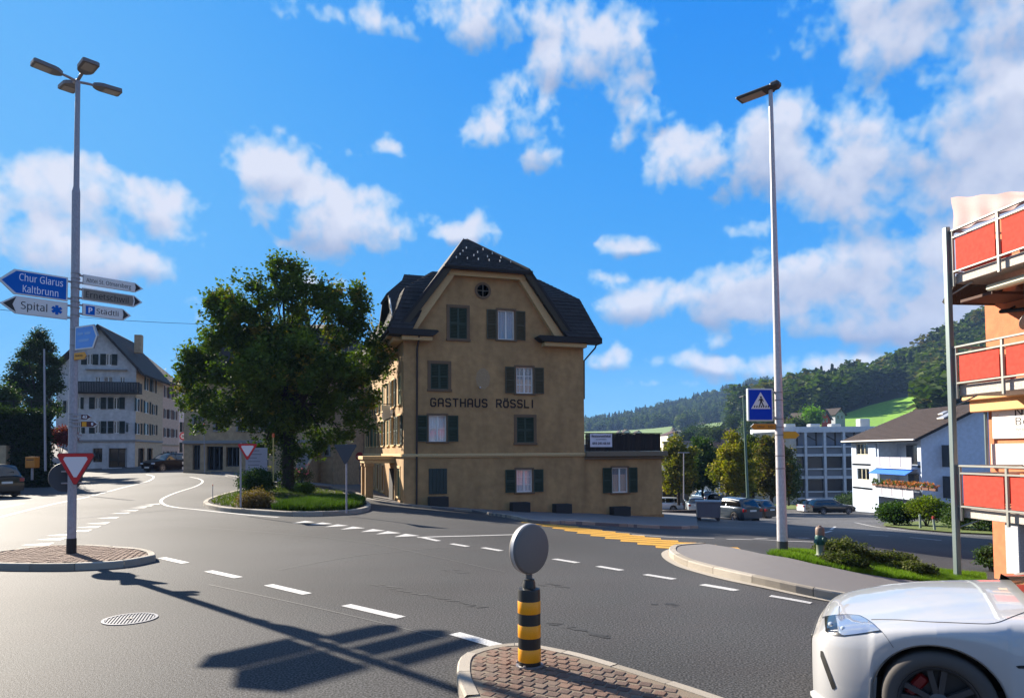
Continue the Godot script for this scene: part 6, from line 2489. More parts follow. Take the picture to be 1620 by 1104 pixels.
func build_trees() -> void:
	# the big tree on the planted island
	var base := G(455, 779)
	var d := -base.z
	var k := d / FOC
	var t := thing("maple_tree", "big round-crowned dark green tree on the planted traffic island", "tree", base)
	var top := func(px: float, py: float, dz: float) -> Vector3: return P(px, py, d + dz) - base
	var lobes := []
	for l in [[450, 560, 95, 0], [385, 545, 78, 0.6], [515, 560, 80, -0.6], [450, 490, 62, 0.3], [395, 495, 46, -0.8], [502, 500, 50, 0.7], [448, 448, 26, 0], [436, 424, 13, 0], [462, 428, 12, 0.2], [412, 462, 20, -0.2], [484, 462, 20, 0.3], [352, 497, 24, 0.2], [332, 480, 12, 0], [372, 474, 18, 0.1], [352, 537, 36, -0.6], [322, 575, 34, 0.3], [304, 600, 16, -0.3], [330, 620, 46, 0.6], [335, 660, 34, -0.5], [375, 660, 52, 0.2], [430, 660, 58, -0.7], [440, 702, 26, 0.6], [490, 665, 54, 0.4], [520, 697, 22, -0.2], [545, 640, 46, 0.2], [568, 600, 38, -0.4], [592, 570, 24, 0.3], [600, 542, 16, -0.2], [565, 540, 44, 0.5], [548, 500, 28, -0.3], [526, 474, 14, 0.1], [558, 474, 12, 0], [574, 494, 15, 0.2], [588, 604, 18, 0.5], [420, 610, 80, 1], [480, 610, 80, -1], [450, 590, 80, 1.6], [440, 580, 80, -1.6], [400, 600, 66, -1.9], [510, 600, 62, 1.8], [562, 662, 26, -0.8], [408, 722, 12, 0.2], [500, 714, 15, -0.3], [304, 560, 14, 0.1], [380, 520, 50, 0.2], [296, 585, 9, 0.2], [300, 640, 12, 0.1], [468, 716, 14, 0.4], [545, 690, 16, 0.1], [578, 640, 16, -0.2], [602, 560, 11, 0.2], [512, 470, 13, -0.3], [540, 465, 9, 0.1], [470, 440, 15, 0.2], [430, 438, 12, -0.2], [396, 456, 11, 0.2], [360, 470, 10, -0.1], [344, 478, 9, 0.2], [566, 470, 8, 0.1], [500, 455, 9, -0.2]]:
		lobes.append([top.call(l[0], l[1], l[3] * 1.0), l[2] * k * 0.86, 0.92])
	var tr := [Vector3(0, -0.2, 0), top.call(455, 735, 0), top.call(456, 690, 0), top.call(453, 640, 0), top.call(450, 590, 0.1), top.call(450, 530, 0), top.call(448, 470, 0)]
	var tips := []
	for i in range(0, lobes.size()):
		tips.append(lobes[i][0])
	limbs(t, tr, [0.40, 0.31, 0.28, 0.23, 0.16, 0.09, 0.04], tips, 0.42)
	for l in lobes:
		l[1] *= 0.90
	tufts(t, lobes, 400, 32, 0.60, 0.19, Color(0.030, 0.058, 0.012), Color(0.145, 0.19, 0.024), Color(0.32, 0.21, 0.03), 0.08)
	var vine := []
	var vcol := PackedColorArray()
	for n in 260:
		var f := rng.randf()
		var a := rng.randf() * TAU
		vine.append(leaf_xform(top.call(455, lerpf(775, 690, f), 0) + Vector3(cos(a), 0, sin(a)) * lerpf(0.42, 0.30, f), 0.8, Vector3.UP))
		vcol.append(leaf_tint(Color(0.02, 0.035, 0.012), Color(0.05, 0.075, 0.02), rng.randf()))
	multi("ivy", leaf_clump(0.13, 7, 0.2), leaf_mat(), vine, vcol, t)
	# pine behind the ivy wall
	var pb := Vector3(P(56, 700, 62).x, 1.5, -62)
	var pn := thing("pine_tree", "tall dark pine behind the ivy-clad wall at the left", "tree", pb)
	var pl := []
	for l in [[62, 530, 9], [54, 545, 13], [72, 550, 14], [42, 562, 12], [62, 566, 17], [84, 572, 12], [30, 580, 14], [50, 588, 17], [75, 592, 17], [22, 600, 12], [40, 612, 18], [66, 618, 20], [86, 610, 13], [26, 628, 12], [56, 640, 16], [76, 645, 18], [18, 618, 8]]:
		var p := P(l[0], l[1], 62 + rng.randf_range(-2, 2)) - pb
		pl.append([p, l[2] * 62 / FOC * 0.95, 0.6])
	var ptips := []
	for l in pl:
		ptips.append(l[0])
	limbs(pn, [Vector3(0, -1, 0), Vector3(0.2, 3, 0), Vector3(0.3, 6, 0), Vector3(0.4, 9, 0), Vector3(0.5, 11, 0)], [0.3, 0.25, 0.2, 0.12, 0.05], ptips, 0.3)
	foliage(pn, pl, 3400, 0.2, Color(0.022, 0.038, 0.018), Color(0.045, 0.07, 0.03), 0.1, "needles", 9)
	small_tree("garden_tree", "dark rounded tree top above the ivy wall at the left edge", 6, 660, 598, 24, Color(0.03, 0.05, 0.018), Color(0.06, 0.09, 0.03), {"at": Vector3(P(4, 700, 50).x, 4.2, -50), "count": 900, "leaf": 0.2, "clear": 0.0})
	shrub("red-leaved creeper bush hanging beside the ivy wall", P(95, 722, 50), 2.0, 3.0, Color(0.20, 0.03, 0.035), Color(0.34, 0.06, 0.06), {"name": "red_bush", "category": "bush", "leaf": 0.12, "count": 800})
	# car-park trees
	var yel := Color(0.36, 0.27, 0.02)
	var gr := "trees round the car park"
	small_tree("car_park_tree", "yellowing tree just right of the annex", 1074, 796, 697, 30, Color(0.11, 0.13, 0.02), Color(0.26, 0.22, 0.025), {"at": P(1074, 796, 72), "yellow": yel, "yshare": 0.35, "group": gr})
	small_tree("car_park_tree", "dark green tree behind the grey car-park containers", 1110, 788, 699, 29, Color(0.035, 0.07, 0.015), Color(0.08, 0.13, 0.025), {"at": P(1112, 788, 76), "group": gr})
	small_tree("car_park_tree", "bright yellow-green tree left of the pedestrian crossing sign post", 1163, 800, 689, 31, Color(0.13, 0.15, 0.015), Color(0.30, 0.25, 0.02), {"at": P(1164, 800, 66), "yellow": yel, "yshare": 0.4, "cone": 0.7, "group": gr})
	small_tree("car_park_tree", "dark narrow tree behind the thin green post", 1192, 796, 690, 22, Color(0.04, 0.07, 0.015), Color(0.09, 0.12, 0.03), {"at": P(1192, 796, 74), "group": gr})
	small_tree("car_park_tree", "olive brown tree left of the right lamp mast", 1222, 801, 692, 31, Color(0.08, 0.085, 0.02), Color(0.17, 0.13, 0.03), {"at": P(1221, 801, 68), "yellow": Color(0.25, 0.13, 0.02), "yshare": 0.25, "group": gr})
	small_tree("car_park_tree", "small dark tree between the lamp mast and the office block", 1248, 797, 727, 20, Color(0.03, 0.055, 0.015), Color(0.07, 0.1, 0.03), {"at": P(1248, 797, 80), "count": 800, "group": gr})
	# planted island
	var bed_line := smooth_line(px_poly([[321, 799], [345, 788], [390, 777], [440, 773], [500, 777], [550, 785], [580, 797], [585, 806], [560, 813], [480, 817], [400, 813], [345, 808]]), true)
	bed_line = clockwise_xz(bed_line)
	var bed := group_struct("planted_traffic_island")
	var loop := PackedVector2Array(bed_line)
	loop.append(bed_line[0])
	kerb(bed, loop, 0.16, 0.15, 1.0, [granite(0), granite(1)])
	var soil := Shape.new()
	slab(soil, inset(bed_line, 0.14), 0.13, false, 0.5)
	obj("soil", soil, mat("soil", Color(0.12, 0.09, 0.07), 1.0), bed)
	grass_patch("island_grass", inset(bed_line, 0.3), 0.14, 5600, 0.30, Color(0.024, 0.046, 0.010), Color(0.085, 0.13, 0.016), func(p: Vector2) -> bool: return p.x > g2(432, 812).x)
	grass_patch("island_ground_cover", inset(bed_line, 0.3), 0.14, 1500, 0.16, Color(0.06, 0.085, 0.02), Color(0.16, 0.17, 0.04), func(p: Vector2) -> bool: return p.x <= g2(430, 800).x)
	var dk := Color(0.022, 0.042, 0.014)
	shrub("dark round evergreen bush under the left give-way sign of the planted island", G(405, 788), 2.0, 1.5, dk, Color(0.05, 0.085, 0.022), {"name": "round_bush", "category": "bush", "count": 1300})
	shrub("reddish brown low bush at the front of the planted island", G(401, 808), 1.5, 0.78, Color(0.12, 0.075, 0.03), Color(0.21, 0.12, 0.045), {"name": "brown_bush", "category": "bush", "count": 1300, "leaf": 0.055})
	shrub("leafy bush right of the tree trunk on the planted island", G(480, 786), 1.0, 0.8, Color(0.05, 0.085, 0.015), Color(0.12, 0.17, 0.03), {"name": "leafy_bush", "category": "bush", "count": 600})
	var rose := shrub("pink-flowering rose bush behind the tree trunk", G(474, 768), 1.7, 1.35, Color(0.06, 0.08, 0.03), Color(0.14, 0.15, 0.06), {"name": "rose_bush", "category": "bush", "count": 500, "gap": 0.15})
	for q in 16:
		var fl := Shape.new()
		fl.lathe([Vector2(0, -0.05), Vector2(0.055, 0), Vector2(0.045, 0.05), Vector2(0, 0.06)], 7)
		var fo := obj("rose_bloom", fl, mat("rose_pink", Color(0.80, 0.42, 0.45), 0.8), rose)
		fo.position = Vector3(rng.randf_range(-0.8, 0.8), rng.randf_range(0.5, 1.4), rng.randf_range(0.2, 0.7))
	# verge with low shrubs on the right
	var verge := px_poly([[1212, 885.5], [1250, 892], [1291, 901.5], [1349, 913.5], [1405, 922.5], [1460, 927.5], [1560, 940], [1560, 915], [1470, 908], [1400, 893], [1340, 884], [1290, 881], [1240, 880]])
	var vs := Shape.new()
	slab(vs, verge, 0.10, true, 0.5)
	struct("verge", vs, mat("verge_soil", Color(0.16, 0.17, 0.06), 1.0, {"vary": [0.1, 0.6, 0.5, 61], "bump": [0.2, 1.0]}))
	grass_patch("verge_grass", verge, 0.10, 7000, 0.11, Color(0.09, 0.16, 0.012), Color(0.19, 0.29, 0.02), func(_p: Vector2) -> bool: return true)
	var low := "low shrubs on the verge by the hydrant"
	for s in [[1330, 890, 1.5, 0.52, "low domed shrub just behind the hydrant"], [1333, 905, 1.15, 0.36, "small pale-tipped shrub in front of the others on the verge"], [1378, 898, 1.0, 0.34, "low shrub in the middle of the verge row"], [1410, 903, 1.3, 0.42, "dark low shrub further right on the verge"], [1440, 916, 1.3, 0.36, "last low shrub on the verge next to the white car's bonnet"]]:
		shrub(s[4], G(s[0], s[1]), s[2], s[3], Color(0.045, 0.06, 0.018), Color(0.13, 0.14, 0.04), {"name": "low_shrub", "count": 850, "leaf": 0.05, "group": low, "depth": s[2] * 0.8})
	# hedges by the white house
	shrub("square-clipped dark hedge in front of the white apartment house", G(1417, 832), 1.75, 1.45, Color(0.035, 0.075, 0.02), Color(0.075, 0.13, 0.035), {"name": "clipped_hedge", "category": "hedge", "leaf": 0.10, "count": 1500, "gap": -0.4})
	shrub("round yellow-green bush right of the clipped hedge", G(1467, 834), 2.0, 2.0, Color(0.09, 0.13, 0.015), Color(0.20, 0.24, 0.025), {"name": "round_bush", "category": "bush", "leaf": 0.10, "count": 1500, "gap": -0.3})
	shrub("row of dark shrubs under the lowest coral balcony", G(1555, 840), 4.5, 1.5, Color(0.03, 0.055, 0.02), Color(0.07, 0.11, 0.03), {"name": "hedge_row", "category": "hedge", "leaf": 0.10, "count": 1400})
	shrub("dark leafy bush left of the white foot column", P(1572, 912, 17.5), 0.75, 0.95, Color(0.025, 0.05, 0.015), Color(0.06, 0.10, 0.03), {"name": "balcony_bush", "category": "bush", "leaf": 0.08, "count": 350})
	shrub("grey-green shrubs at the foot of the office block", P(1345, 806, 84), 4.0, 2.0, Color(0.05, 0.08, 0.05), Color(0.10, 0.15, 0.09), {"name": "office_shrub", "leaf": 0.16, "count": 700})
	var lawn := Shape.new()
	slab(lawn, px_poly([[1150, 806], [1260, 806], [1300, 809], [1250, 797], [1180, 789], [1095, 785], [1085, 789]]), 0.06, false, 4.0)
	struct("car_park_lawn", lawn, mat("lawn", lin(0.14, 0.19, 0.03), 1.0, {"vary": [0.1, 0.6, 2.0, 112], "bump": [0.2, 2.0]}))
	var lawn2 := Shape.new()
	slab(lawn2, px_poly([[1398, 833], [1440, 838], [1500, 843], [1600, 848], [1640, 830], [1560, 822], [1450, 826], [1400, 828]]), 0.06, false, 2.0)
	struct("house_lawn", lawn2, mat("lawn", lin(0.14, 0.19, 0.03), 1.0))

func grass_patch(called: String, poly: PackedVector2Array, lift: float, count: int, size: float, ca: Color, cb: Color, keep: Callable) -> void:
	var bb := Rect2(poly[0], Vector2.ZERO)
	for p in poly:
		bb = bb.expand(p)
	var key := "tuft"
	if not shared.has(key):
		var sh := Shape.new()
		for k in 9:
			var a := k * 2.4
			var o := Vector3(cos(a) * 0.18, 0, sin(a) * 0.18) * (0.3 + 0.09 * k)
			var lean := Vector3(cos(a * 1.7), 0, sin(a * 1.7)) * 0.4
			var s := Vector3(-sin(a), 0, cos(a)) * 0.05
			sh.tri(o - s, o + s, o + lean + Vector3(0, 0.8 + 0.2 * sin(k * 3.1), 0))
		shared[key] = sh.mesh()
	var xs := []
	var cols := PackedColorArray()
	var f := FastNoiseLite.new()
	f.frequency = 0.6
	var tries := 0
	while xs.size() < count and tries < count * 12:
		tries += 1
		var p := Vector2(rng.randf_range(bb.position.x, bb.end.x), rng.randf_range(bb.position.y, bb.end.y))
		if not Geometry2D.is_point_in_polygon(p, poly) or not keep.call(p):
			continue
		var n := f.get_noise_2dv(p)
		xs.append(Transform3D(Basis(Vector3.UP, rng.randf() * TAU).scaled(Vector3.ONE * size * rng.randf_range(0.6, 1.3) * (1.0 + n * 0.5)), ground(p.x, p.y, lift)))
		cols.append(leaf_tint(ca, cb, clampf(rng.randf() * 0.8 + n * 0.6, 0, 1)))
	multi(called, shared[key], leaf_mat(), xs, cols)

# ---------------------------------------------------------------- hills and forest

func crown(kind: int) -> ArrayMesh:
	var r := RandomNumberGenerator.new()
	r.seed = 900 + kind
	var sh := Shape.new()
	var conifer := kind >= 3
	for k in (260 if conifer else 330):
		var p: Vector3
		var s := 0.16
		if conifer:
			var f := pow(r.randf(), 0.75)
			var a := r.randf() * TAU
			var rad := (1.0 - f) * 0.36 * (0.75 + 0.25 * sin(f * 34.0)) * r.randf_range(0.5, 1.0)
			p = Vector3(cos(a) * rad, 0.06 + f * 0.98, sin(a) * rad)
			s = 0.13 * (1.15 - f * 0.7)
		else:
			var lobe := k % 7
			var la := lobe * 2.4 + kind
			var c := Vector3(cos(la) * 0.22 * (1 if lobe else 0), 0.42 + 0.075 * lobe - (0.1 if lobe == 1 else 0.0), sin(la) * 0.22)
			p = c + Vector3(r.randfn(), r.randfn(), r.randfn()).normalized() * 0.27 * pow(r.randf(), 0.3)
		var b := Basis.from_euler(Vector3(r.randf_range(-0.9, 0.3), r.randf() * TAU, r.randf_range(-0.4, 0.4)))
		sh.x = Transform3D(b, p)
		var g := r.randf_range(0.7, 1.25)
		sh.tint = Color(g, g, g)
		sh.quad(Vector3(-s * 0.5, 0, 0), Vector3(-s * 0.2, 0.03, s * 0.6), Vector3(s * 0.5, 0, s * 0.5), Vector3(s * 0.45, 0.02, -s * 0.3))
	return sh.mesh()

func poly_y(pts: Array, x: float) -> float:
	for i in pts.size() - 1:
		if x <= pts[i + 1][0]:
			return lerpf(pts[i][1], pts[i + 1][1], clampf((x - pts[i][0]) / (pts[i + 1][0] - pts[i][0]), 0, 1))
	return pts[pts.size() - 1][1]

func hill(called: String, foot: Array, ridge: Array, d0: float, d1: float, px0: float, px1: float, m: Material) -> MeshInstance3D:
	var rows := []
	var n := 60
	for i in n + 1:
		var px := lerpf(px0, px1, float(i) / n)
		var row := PackedVector3Array()
		for j in 25:
			var t := j / 24.0
			row.append(hill_at(foot, ridge, d0, d1, px, t))
		# the far side falls away again
		var e: Vector3 = row[24]
		row.append(e + Vector3(0, -d1 * 0.06, -d1 * 0.25))
		rows.append(row)
	var sh := Shape.new()
	sh.grid(rows, false)
	return struct(called, sh, m)

func hill_at(foot: Array, ridge: Array, d0: float, d1: float, px: float, t: float) -> Vector3:
	return P(px, lerpf(poly_y(foot, px), poly_y(ridge, px), t), lerpf(d0, d1, pow(t, 0.9)))

func build_hills() -> void:
	var meadow := mat("meadow", lin(0.17, 0.36, 0.008), 1.0, {"vary": [0.03, 0.72, 40.0, 120]})
	var floor_m := mat("forest_floor", lin(0.035, 0.05, 0.02), 1.0, {"vary": [0.05, 0.6, 30.0, 121]})
	var pale := mat("far_meadow", lin(0.13, 0.21, 0.04), 1.0, {"vary": [0.03, 0.8, 60.0, 120]})
	# foot and bare ridge of the far hill and of the near one, as seen
	var f_foot := [[600, 712], [930, 703], [1100, 700], [1400, 696], [2000, 690]]
	var f_ridge := [[600, 700], [850, 684], [930, 674], [980, 667], [1030, 656], [1080, 644], [1130, 630], [1180, 616], [1240, 606], [1300, 604], [1400, 600], [2000, 590]]
	hill("far_hill", f_foot, f_ridge, 420.0, 1150.0, 560, 2000, floor_m)
	var n_foot := [[1150, 706], [1240, 700], [1320, 700], [1500, 706], [2400, 720]]
	var n_ridge := [[1150, 664], [1200, 656], [1240, 645], [1300, 632], [1360, 619], [1400, 611], [1440, 593], [1480, 573], [1520, 552], [1560, 531], [1620, 501], [1800, 450], [2400, 430]]
	hill("near_hill", n_foot, n_ridge, 170.0, 430.0, 1150, 2400, floor_m)
	# meadows lie as sheets on the slopes
	var green := Shape.new()
	meadow_sheet(green, n_foot, n_ridge, 170.0, 430.0, [[1290, 677], [1330, 661], [1375, 645.5], [1420, 634], [1474, 626.5], [1478, 640], [1482, 652], [1480, 700], [1300, 700]], 1.2)
	struct("hillside_meadow", green, meadow)
	var fm := Shape.new()
	meadow_sheet(fm, f_foot, f_ridge, 420.0, 1150.0, [[920, 686.5], [960, 686], [1000, 684.5], [1035, 682], [1064, 678.5], [1062, 690], [1050, 701], [920, 702]], 3.0)
	meadow_sheet(fm, f_foot, f_ridge, 420.0, 1150.0, [[1102, 678], [1122, 674.5], [1144, 672], [1142, 678], [1120, 681.5], [1100, 683]], 3.0)
	struct("valley_meadow", fm, pale)
	# forest: crowns by kind, nearest hill first
	var crowns := []
	for k in 5:
		crowns.append(crown(k))
	var put := [[], [], [], [], []]
	var col := [PackedColorArray(), PackedColorArray(), PackedColorArray(), PackedColorArray(), PackedColorArray()]
	var decid := [Color(0.034, 0.058, 0.012), Color(0.095, 0.125, 0.022)]
	var pine := [Color(0.018, 0.034, 0.014), Color(0.032, 0.052, 0.02)]
	var clear := PackedVector2Array([Vector2(1262, 682), Vector2(1318, 657), Vector2(1365, 640), Vector2(1412, 627), Vector2(1476, 619), Vector2(1486, 652), Vector2(1486, 720), Vector2(1230, 720), Vector2(1230, 672)])
	var fn := FastNoiseLite.new()
	fn.frequency = 0.012
	var made := 0
	for i in 2000:
		var px := rng.randf_range(1160, 2100) if i % 3 else rng.randf_range(1160, 1620)
		var t := pow(rng.randf(), 0.8)
		var p := hill_at(n_foot, n_ridge, 170.0, 430.0, px, t)
		var py := lerpf(poly_y(n_foot, px), poly_y(n_ridge, px), t)
		if Geometry2D.is_point_in_polygon(Vector2(px, py), clear) or py > 668 and px < 1490:
			continue
		# nothing so tall below the meadow that it would stand in front of it
		var hgt := rng.randf_range(11.0, 19.0)
		var kind := rng.randi() % 3
		if fn.get_noise_2d(p.x, p.z) > 0.12 and rng.randf() < 0.7:
			kind = 3 + rng.randi() % 2
			hgt *= 1.12
		put[kind].append(Transform3D(Basis(Vector3.UP, rng.randf() * TAU).scaled(Vector3(hgt * rng.randf_range(0.85, 1.15), hgt, hgt * rng.randf_range(0.85, 1.15))), p + Vector3(0, -0.6, 0)))
		var c: Color
		if kind < 3:
			c = leaf_tint(decid[0], decid[1], rng.randf())
			if rng.randf() < 0.10:
				c = leaf_tint(c, Color(0.14, 0.09, 0.025), 0.6)
		else:
			c = leaf_tint(pine[0], pine[1], rng.randf())
		col[kind].append(c)
	var w := Node3D.new()
	w.name = "near_forest"
	add_child(w, true)
	w.set_meta("kind", "stuff")
	tag(w, "mixed dark forest covering the near hillside", "forest", "", "stuff")
	for k in 5:
		if put[k].size():
			multi("conifer_crowns" if k > 2 else "broadleaf_crowns", crowns[k], leaf_mat(), put[k], col[k], w)
		put[k] = []
		col[k] = PackedColorArray()
	for i in 5200:
		var px := rng.randf_range(700, 1500)
		var t := rng.randf()
		var p := hill_at(f_foot, f_ridge, 420.0, 1150.0, px, t)
		var py := lerpf(poly_y(f_foot, px), poly_y(f_ridge, px), t)
		if py > poly_y([[900, 685], [960, 684], [1000, 682], [1035, 680], [1064, 676.5], [1075, 682], [1150, 676], [1300, 672]], px):
			continue
		if px > 1098 and px < 1146 and py > 671 and py < 684:
			continue
		var hgt := rng.randf_range(9, 15) * (1.15 if t > 0.9 else 1.0)
		var kind := rng.randi() % 3 if rng.randf() < 0.45 else 3 + rng.randi() % 2
		if kind > 2:
			hgt *= 1.15
		put[kind].append(Transform3D(Basis(Vector3.UP, rng.randf() * TAU).scaled(Vector3(hgt, hgt, hgt)), p + Vector3(0, -0.8, 0)))
		col[kind].append(leaf_tint(decid[0], decid[1], rng.randf()) if kind < 3 else leaf_tint(pine[0], pine[1], rng.randf()))
	w = Node3D.new()
	w.name = "far_forest"
	add_child(w, true)
	tag(w, "hazy blue-green forest covering the far hill", "forest", "", "stuff")
	for k in 5:
		if put[k].size():
			multi("conifer_crowns" if k > 2 else "broadleaf_crowns", crowns[k], leaf_mat(), put[k], col[k], w)
	# village between the trees
	var grp := "houses of the hillside village"
	var red := Color(0.30, 0.13, 0.10)
	var br := Color(0.20, 0.15, 0.12)
	var wh := Color(0.86, 0.83, 0.78)
	var vill := [
		[1057, 698, 1086, 687, 682, 330.0, wh, red, "white hillside house with wide red roof above the long grey building", 0.1],
		[1144, 690, 1158, 682, 677, 260.0, wh, br, "small white house left of the crossing sign with bright gable", -0.2],
		[1150, 700, 1174, 690, 680, 230.0, Color(0.6, 0.5, 0.42), red, "red-roofed house above the yellow car-park tree", 0.3],
		[1168, 692, 1180, 682, 674, 250.0, wh, br, "white gabled house just left of the thin green post", -0.3],
		[1240, 676, 1256, 664, 656, 215.0, Color(0.62, 0.22, 0.14), br, "house with red gable right of the lamp mast", -0.5],
		[1266, 672, 1284, 663, 652, 225.0, wh, br, "cream house with dark roof left of the bright green bush", 0.4],
		[1300, 668, 1312, 659, 648, 225.0, Color(0.75, 0.3, 0.25), br, "house with red and white gable on the hillside", -0.6],
		[1322, 664, 1342, 654, 645, 235.0, Color(0.62, 0.63, 0.66), br, "grey-white gabled house at the edge of the meadow", 0.35],
		[978, 687, 984, 684, 681, 470.0, wh, br, "first of three tiny white farmhouses on the far meadow", 0.2],
		[988, 687, 997, 682.5, 679, 470.0, wh, br, "middle and largest of three white farmhouses on the far meadow", 0.2],
		[1007, 686, 1015, 683.5, 681, 480.0, wh, br, "low white farmhouse right of the other two on the far meadow", 0.2],
		[1062, 690, 1070, 683, 677, 360.0, wh, br, "tall white house behind the wide red roof", 0.0],
	]
	for v in vill:
		var a := P(v[0], v[1], v[5])
		var b := P(v[2], v[1], v[5])
		gable_house("village_house", v[8], a, b.x - a.x, (b.x - a.x) * 1.3, on_y(v[0], v[3], v[5]), on_y(v[0], v[4], v[5]), v[6], v[7], v[9], grp)
	for v in [[1285, 672, 12, 20, "bright green rounded tree among the hillside houses", Color(0.10, 0.19, 0.02), 215.0], [1262, 690, 14, 22, "dark garden tree between two hillside houses", Color(0.04, 0.06, 0.02), 205.0], [1252, 688, 12, 14, "low olive tree below the house with the red gable", Color(0.07, 0.08, 0.03), 205.0], [1120, 702, 16, 22, "dark rounded tree left of the village houses", Color(0.035, 0.055, 0.02), 240.0], [1135, 700, 14, 18, "grey-green tree among the roofs above the car park", Color(0.045, 0.06, 0.025), 235.0], [1188, 690, 14, 26, "tall green tree behind the crossing sign", Color(0.05, 0.075, 0.02), 225.0], [1100, 694, 14, 16, "round dark tree right of the wide red roof", Color(0.03, 0.05, 0.02), 300.0], [1160, 681, 13, 20, "dark tree above the small white house", Color(0.04, 0.06, 0.02), 300.0], [1215, 690, 16, 26, "broad green tree behind the lamp mast on the slope", Color(0.05, 0.07, 0.02), 230.0], [1088, 701, 12, 14, "small dark tree below the wide red roof", Color(0.03, 0.05, 0.02), 250.0]]:
		small_tree("village_tree", v[4], v[0], v[1], v[1] - v[3], v[2], v[5], leaf_tint(v[5], v[5] * 1.8, 1.0), {"at": P(v[0], v[1], v[6]), "count": 420, "leaf": 0.75, "clear": 0.08, "cone": 0.4, "group": "trees of the hillside village"})
	# power pylon on the skyline
	var pyl := thing("power_pylon", "thin lattice pylon on the forest skyline right of the lamp mast", "pylon", P(1254, 640, 420))
	var ps := Shape.new()
	for s in [-1.0, 1.0]:
		ps.tube([Vector3(s * 1.6, 0, 0), Vector3(0, 19, 0)], [0.12, 0.08], 4)
	for y in [12.0, 14.5, 17.0]:
		ps.box(Vector3(0, y, 0), Vector3(6.0 - (y - 12) * 0.5, 0.14, 0.14))
	for y in range(2, 12, 3):
		ps.tube([Vector3(-1.6 + y * 0.08, y, 0), Vector3(1.6 - (y + 3) * 0.08, y + 3.0, 0)], [0.06, 0.06], 4)
	obj("lattice", ps, mat("dark_steel", Color(0.12, 0.12, 0.13), 0.6), pyl)

func meadow_sheet(sh: Shape, foot: Array, ridge: Array, d0: float, d1: float, outline: Array, lift: float) -> void:
	# cut a meadow out of a slope: its outline given on the slope, tessellated to follow it
	var poly := PackedVector2Array()
	var bb := Rect2(outline[0][0], outline[0][1], 0, 0)
	for p in outline:
		poly.append(Vector2(p[0], p[1]))
		bb = bb.expand(Vector2(p[0], p[1]))
	var cell := 6.0
	var x := bb.position.x
	while x < bb.end.x:
		var y := bb.position.y
		while y < bb.end.y:
			var sq := PackedVector2Array([Vector2(x, y), Vector2(x + cell, y), Vector2(x + cell, y + cell), Vector2(x, y + cell)])
			for q in Geometry2D.intersect_polygons(sq, poly):
				var v := []
				for p in q:
					var t := clampf((poly_y(foot, p.x) - p.y) / (poly_y(foot, p.x) - poly_y(ridge, p.x)), 0.0, 1.0)
					v.append(hill_at(foot, ridge, d0, d1, p.x, t) + Vector3(0, lift, 0))
				for k in range(1, v.size() - 1):
					if (v[k] - v[0]).cross(v[k + 1] - v[0]).y > 0:
						sh.tri(v[0], v[k], v[k + 1])
					else:
						sh.tri(v[0], v[k + 1], v[k])
			y += cell
		x += cell

# ---------------------------------------------------------------- masts and signs

func steel() -> StandardMaterial3D:
	return mat("mast_steel", Color(0.66, 0.64, 0.66), 0.5, {"metal": 0.25, "vary": [0.05, 0.8, 0.8, 130], "stretch": Vector3(1, 0.3, 1)})

func lamp_head(parent: Node, t: Transform3D) -> void:
	# a flat street light: arm from the origin along +x
	var b := Shape.new()
	b.tube([Vector3(0, 0, 0), Vector3(0.25, 0.03, 0), Vector3(0.45, 0.04, 0)], [0.035, 0.035, 0.03], 8)
	var arm := obj("lamp_arm", b, steel(), parent)
	arm.transform = t
	b = Shape.new()
	b.x = Transform3D(Basis(Vector3.RIGHT, Vector3.BACK, Vector3.DOWN), Vector3.ZERO)
	b.prism(PackedVector2Array([Vector2(0.40, -0.05), Vector2(0.52, -0.13), Vector2(0.62, -0.155), Vector2(1.10, -0.16), Vector2(1.13, -0.12), Vector2(1.13, 0.12), Vector2(1.10, 0.16), Vector2(0.62, 0.155), Vector2(0.52, 0.13), Vector2(0.40, 0.05)]), -0.09, 0.0)
	var hd := obj("lamp_head", b, mat("lamp_grey", Color(0.42, 0.40, 0.40), 0.5), parent)
	hd.transform = t
	b = Shape.new()
	b.box(Vector3(0.87, -0.006, 0), Vector3(0.40, 0.012, 0.22), 0.004)
	obj("lamp_lens", b, mat("lamp_lens", Color(0.60, 0.56, 0.52), 0.25), hd)

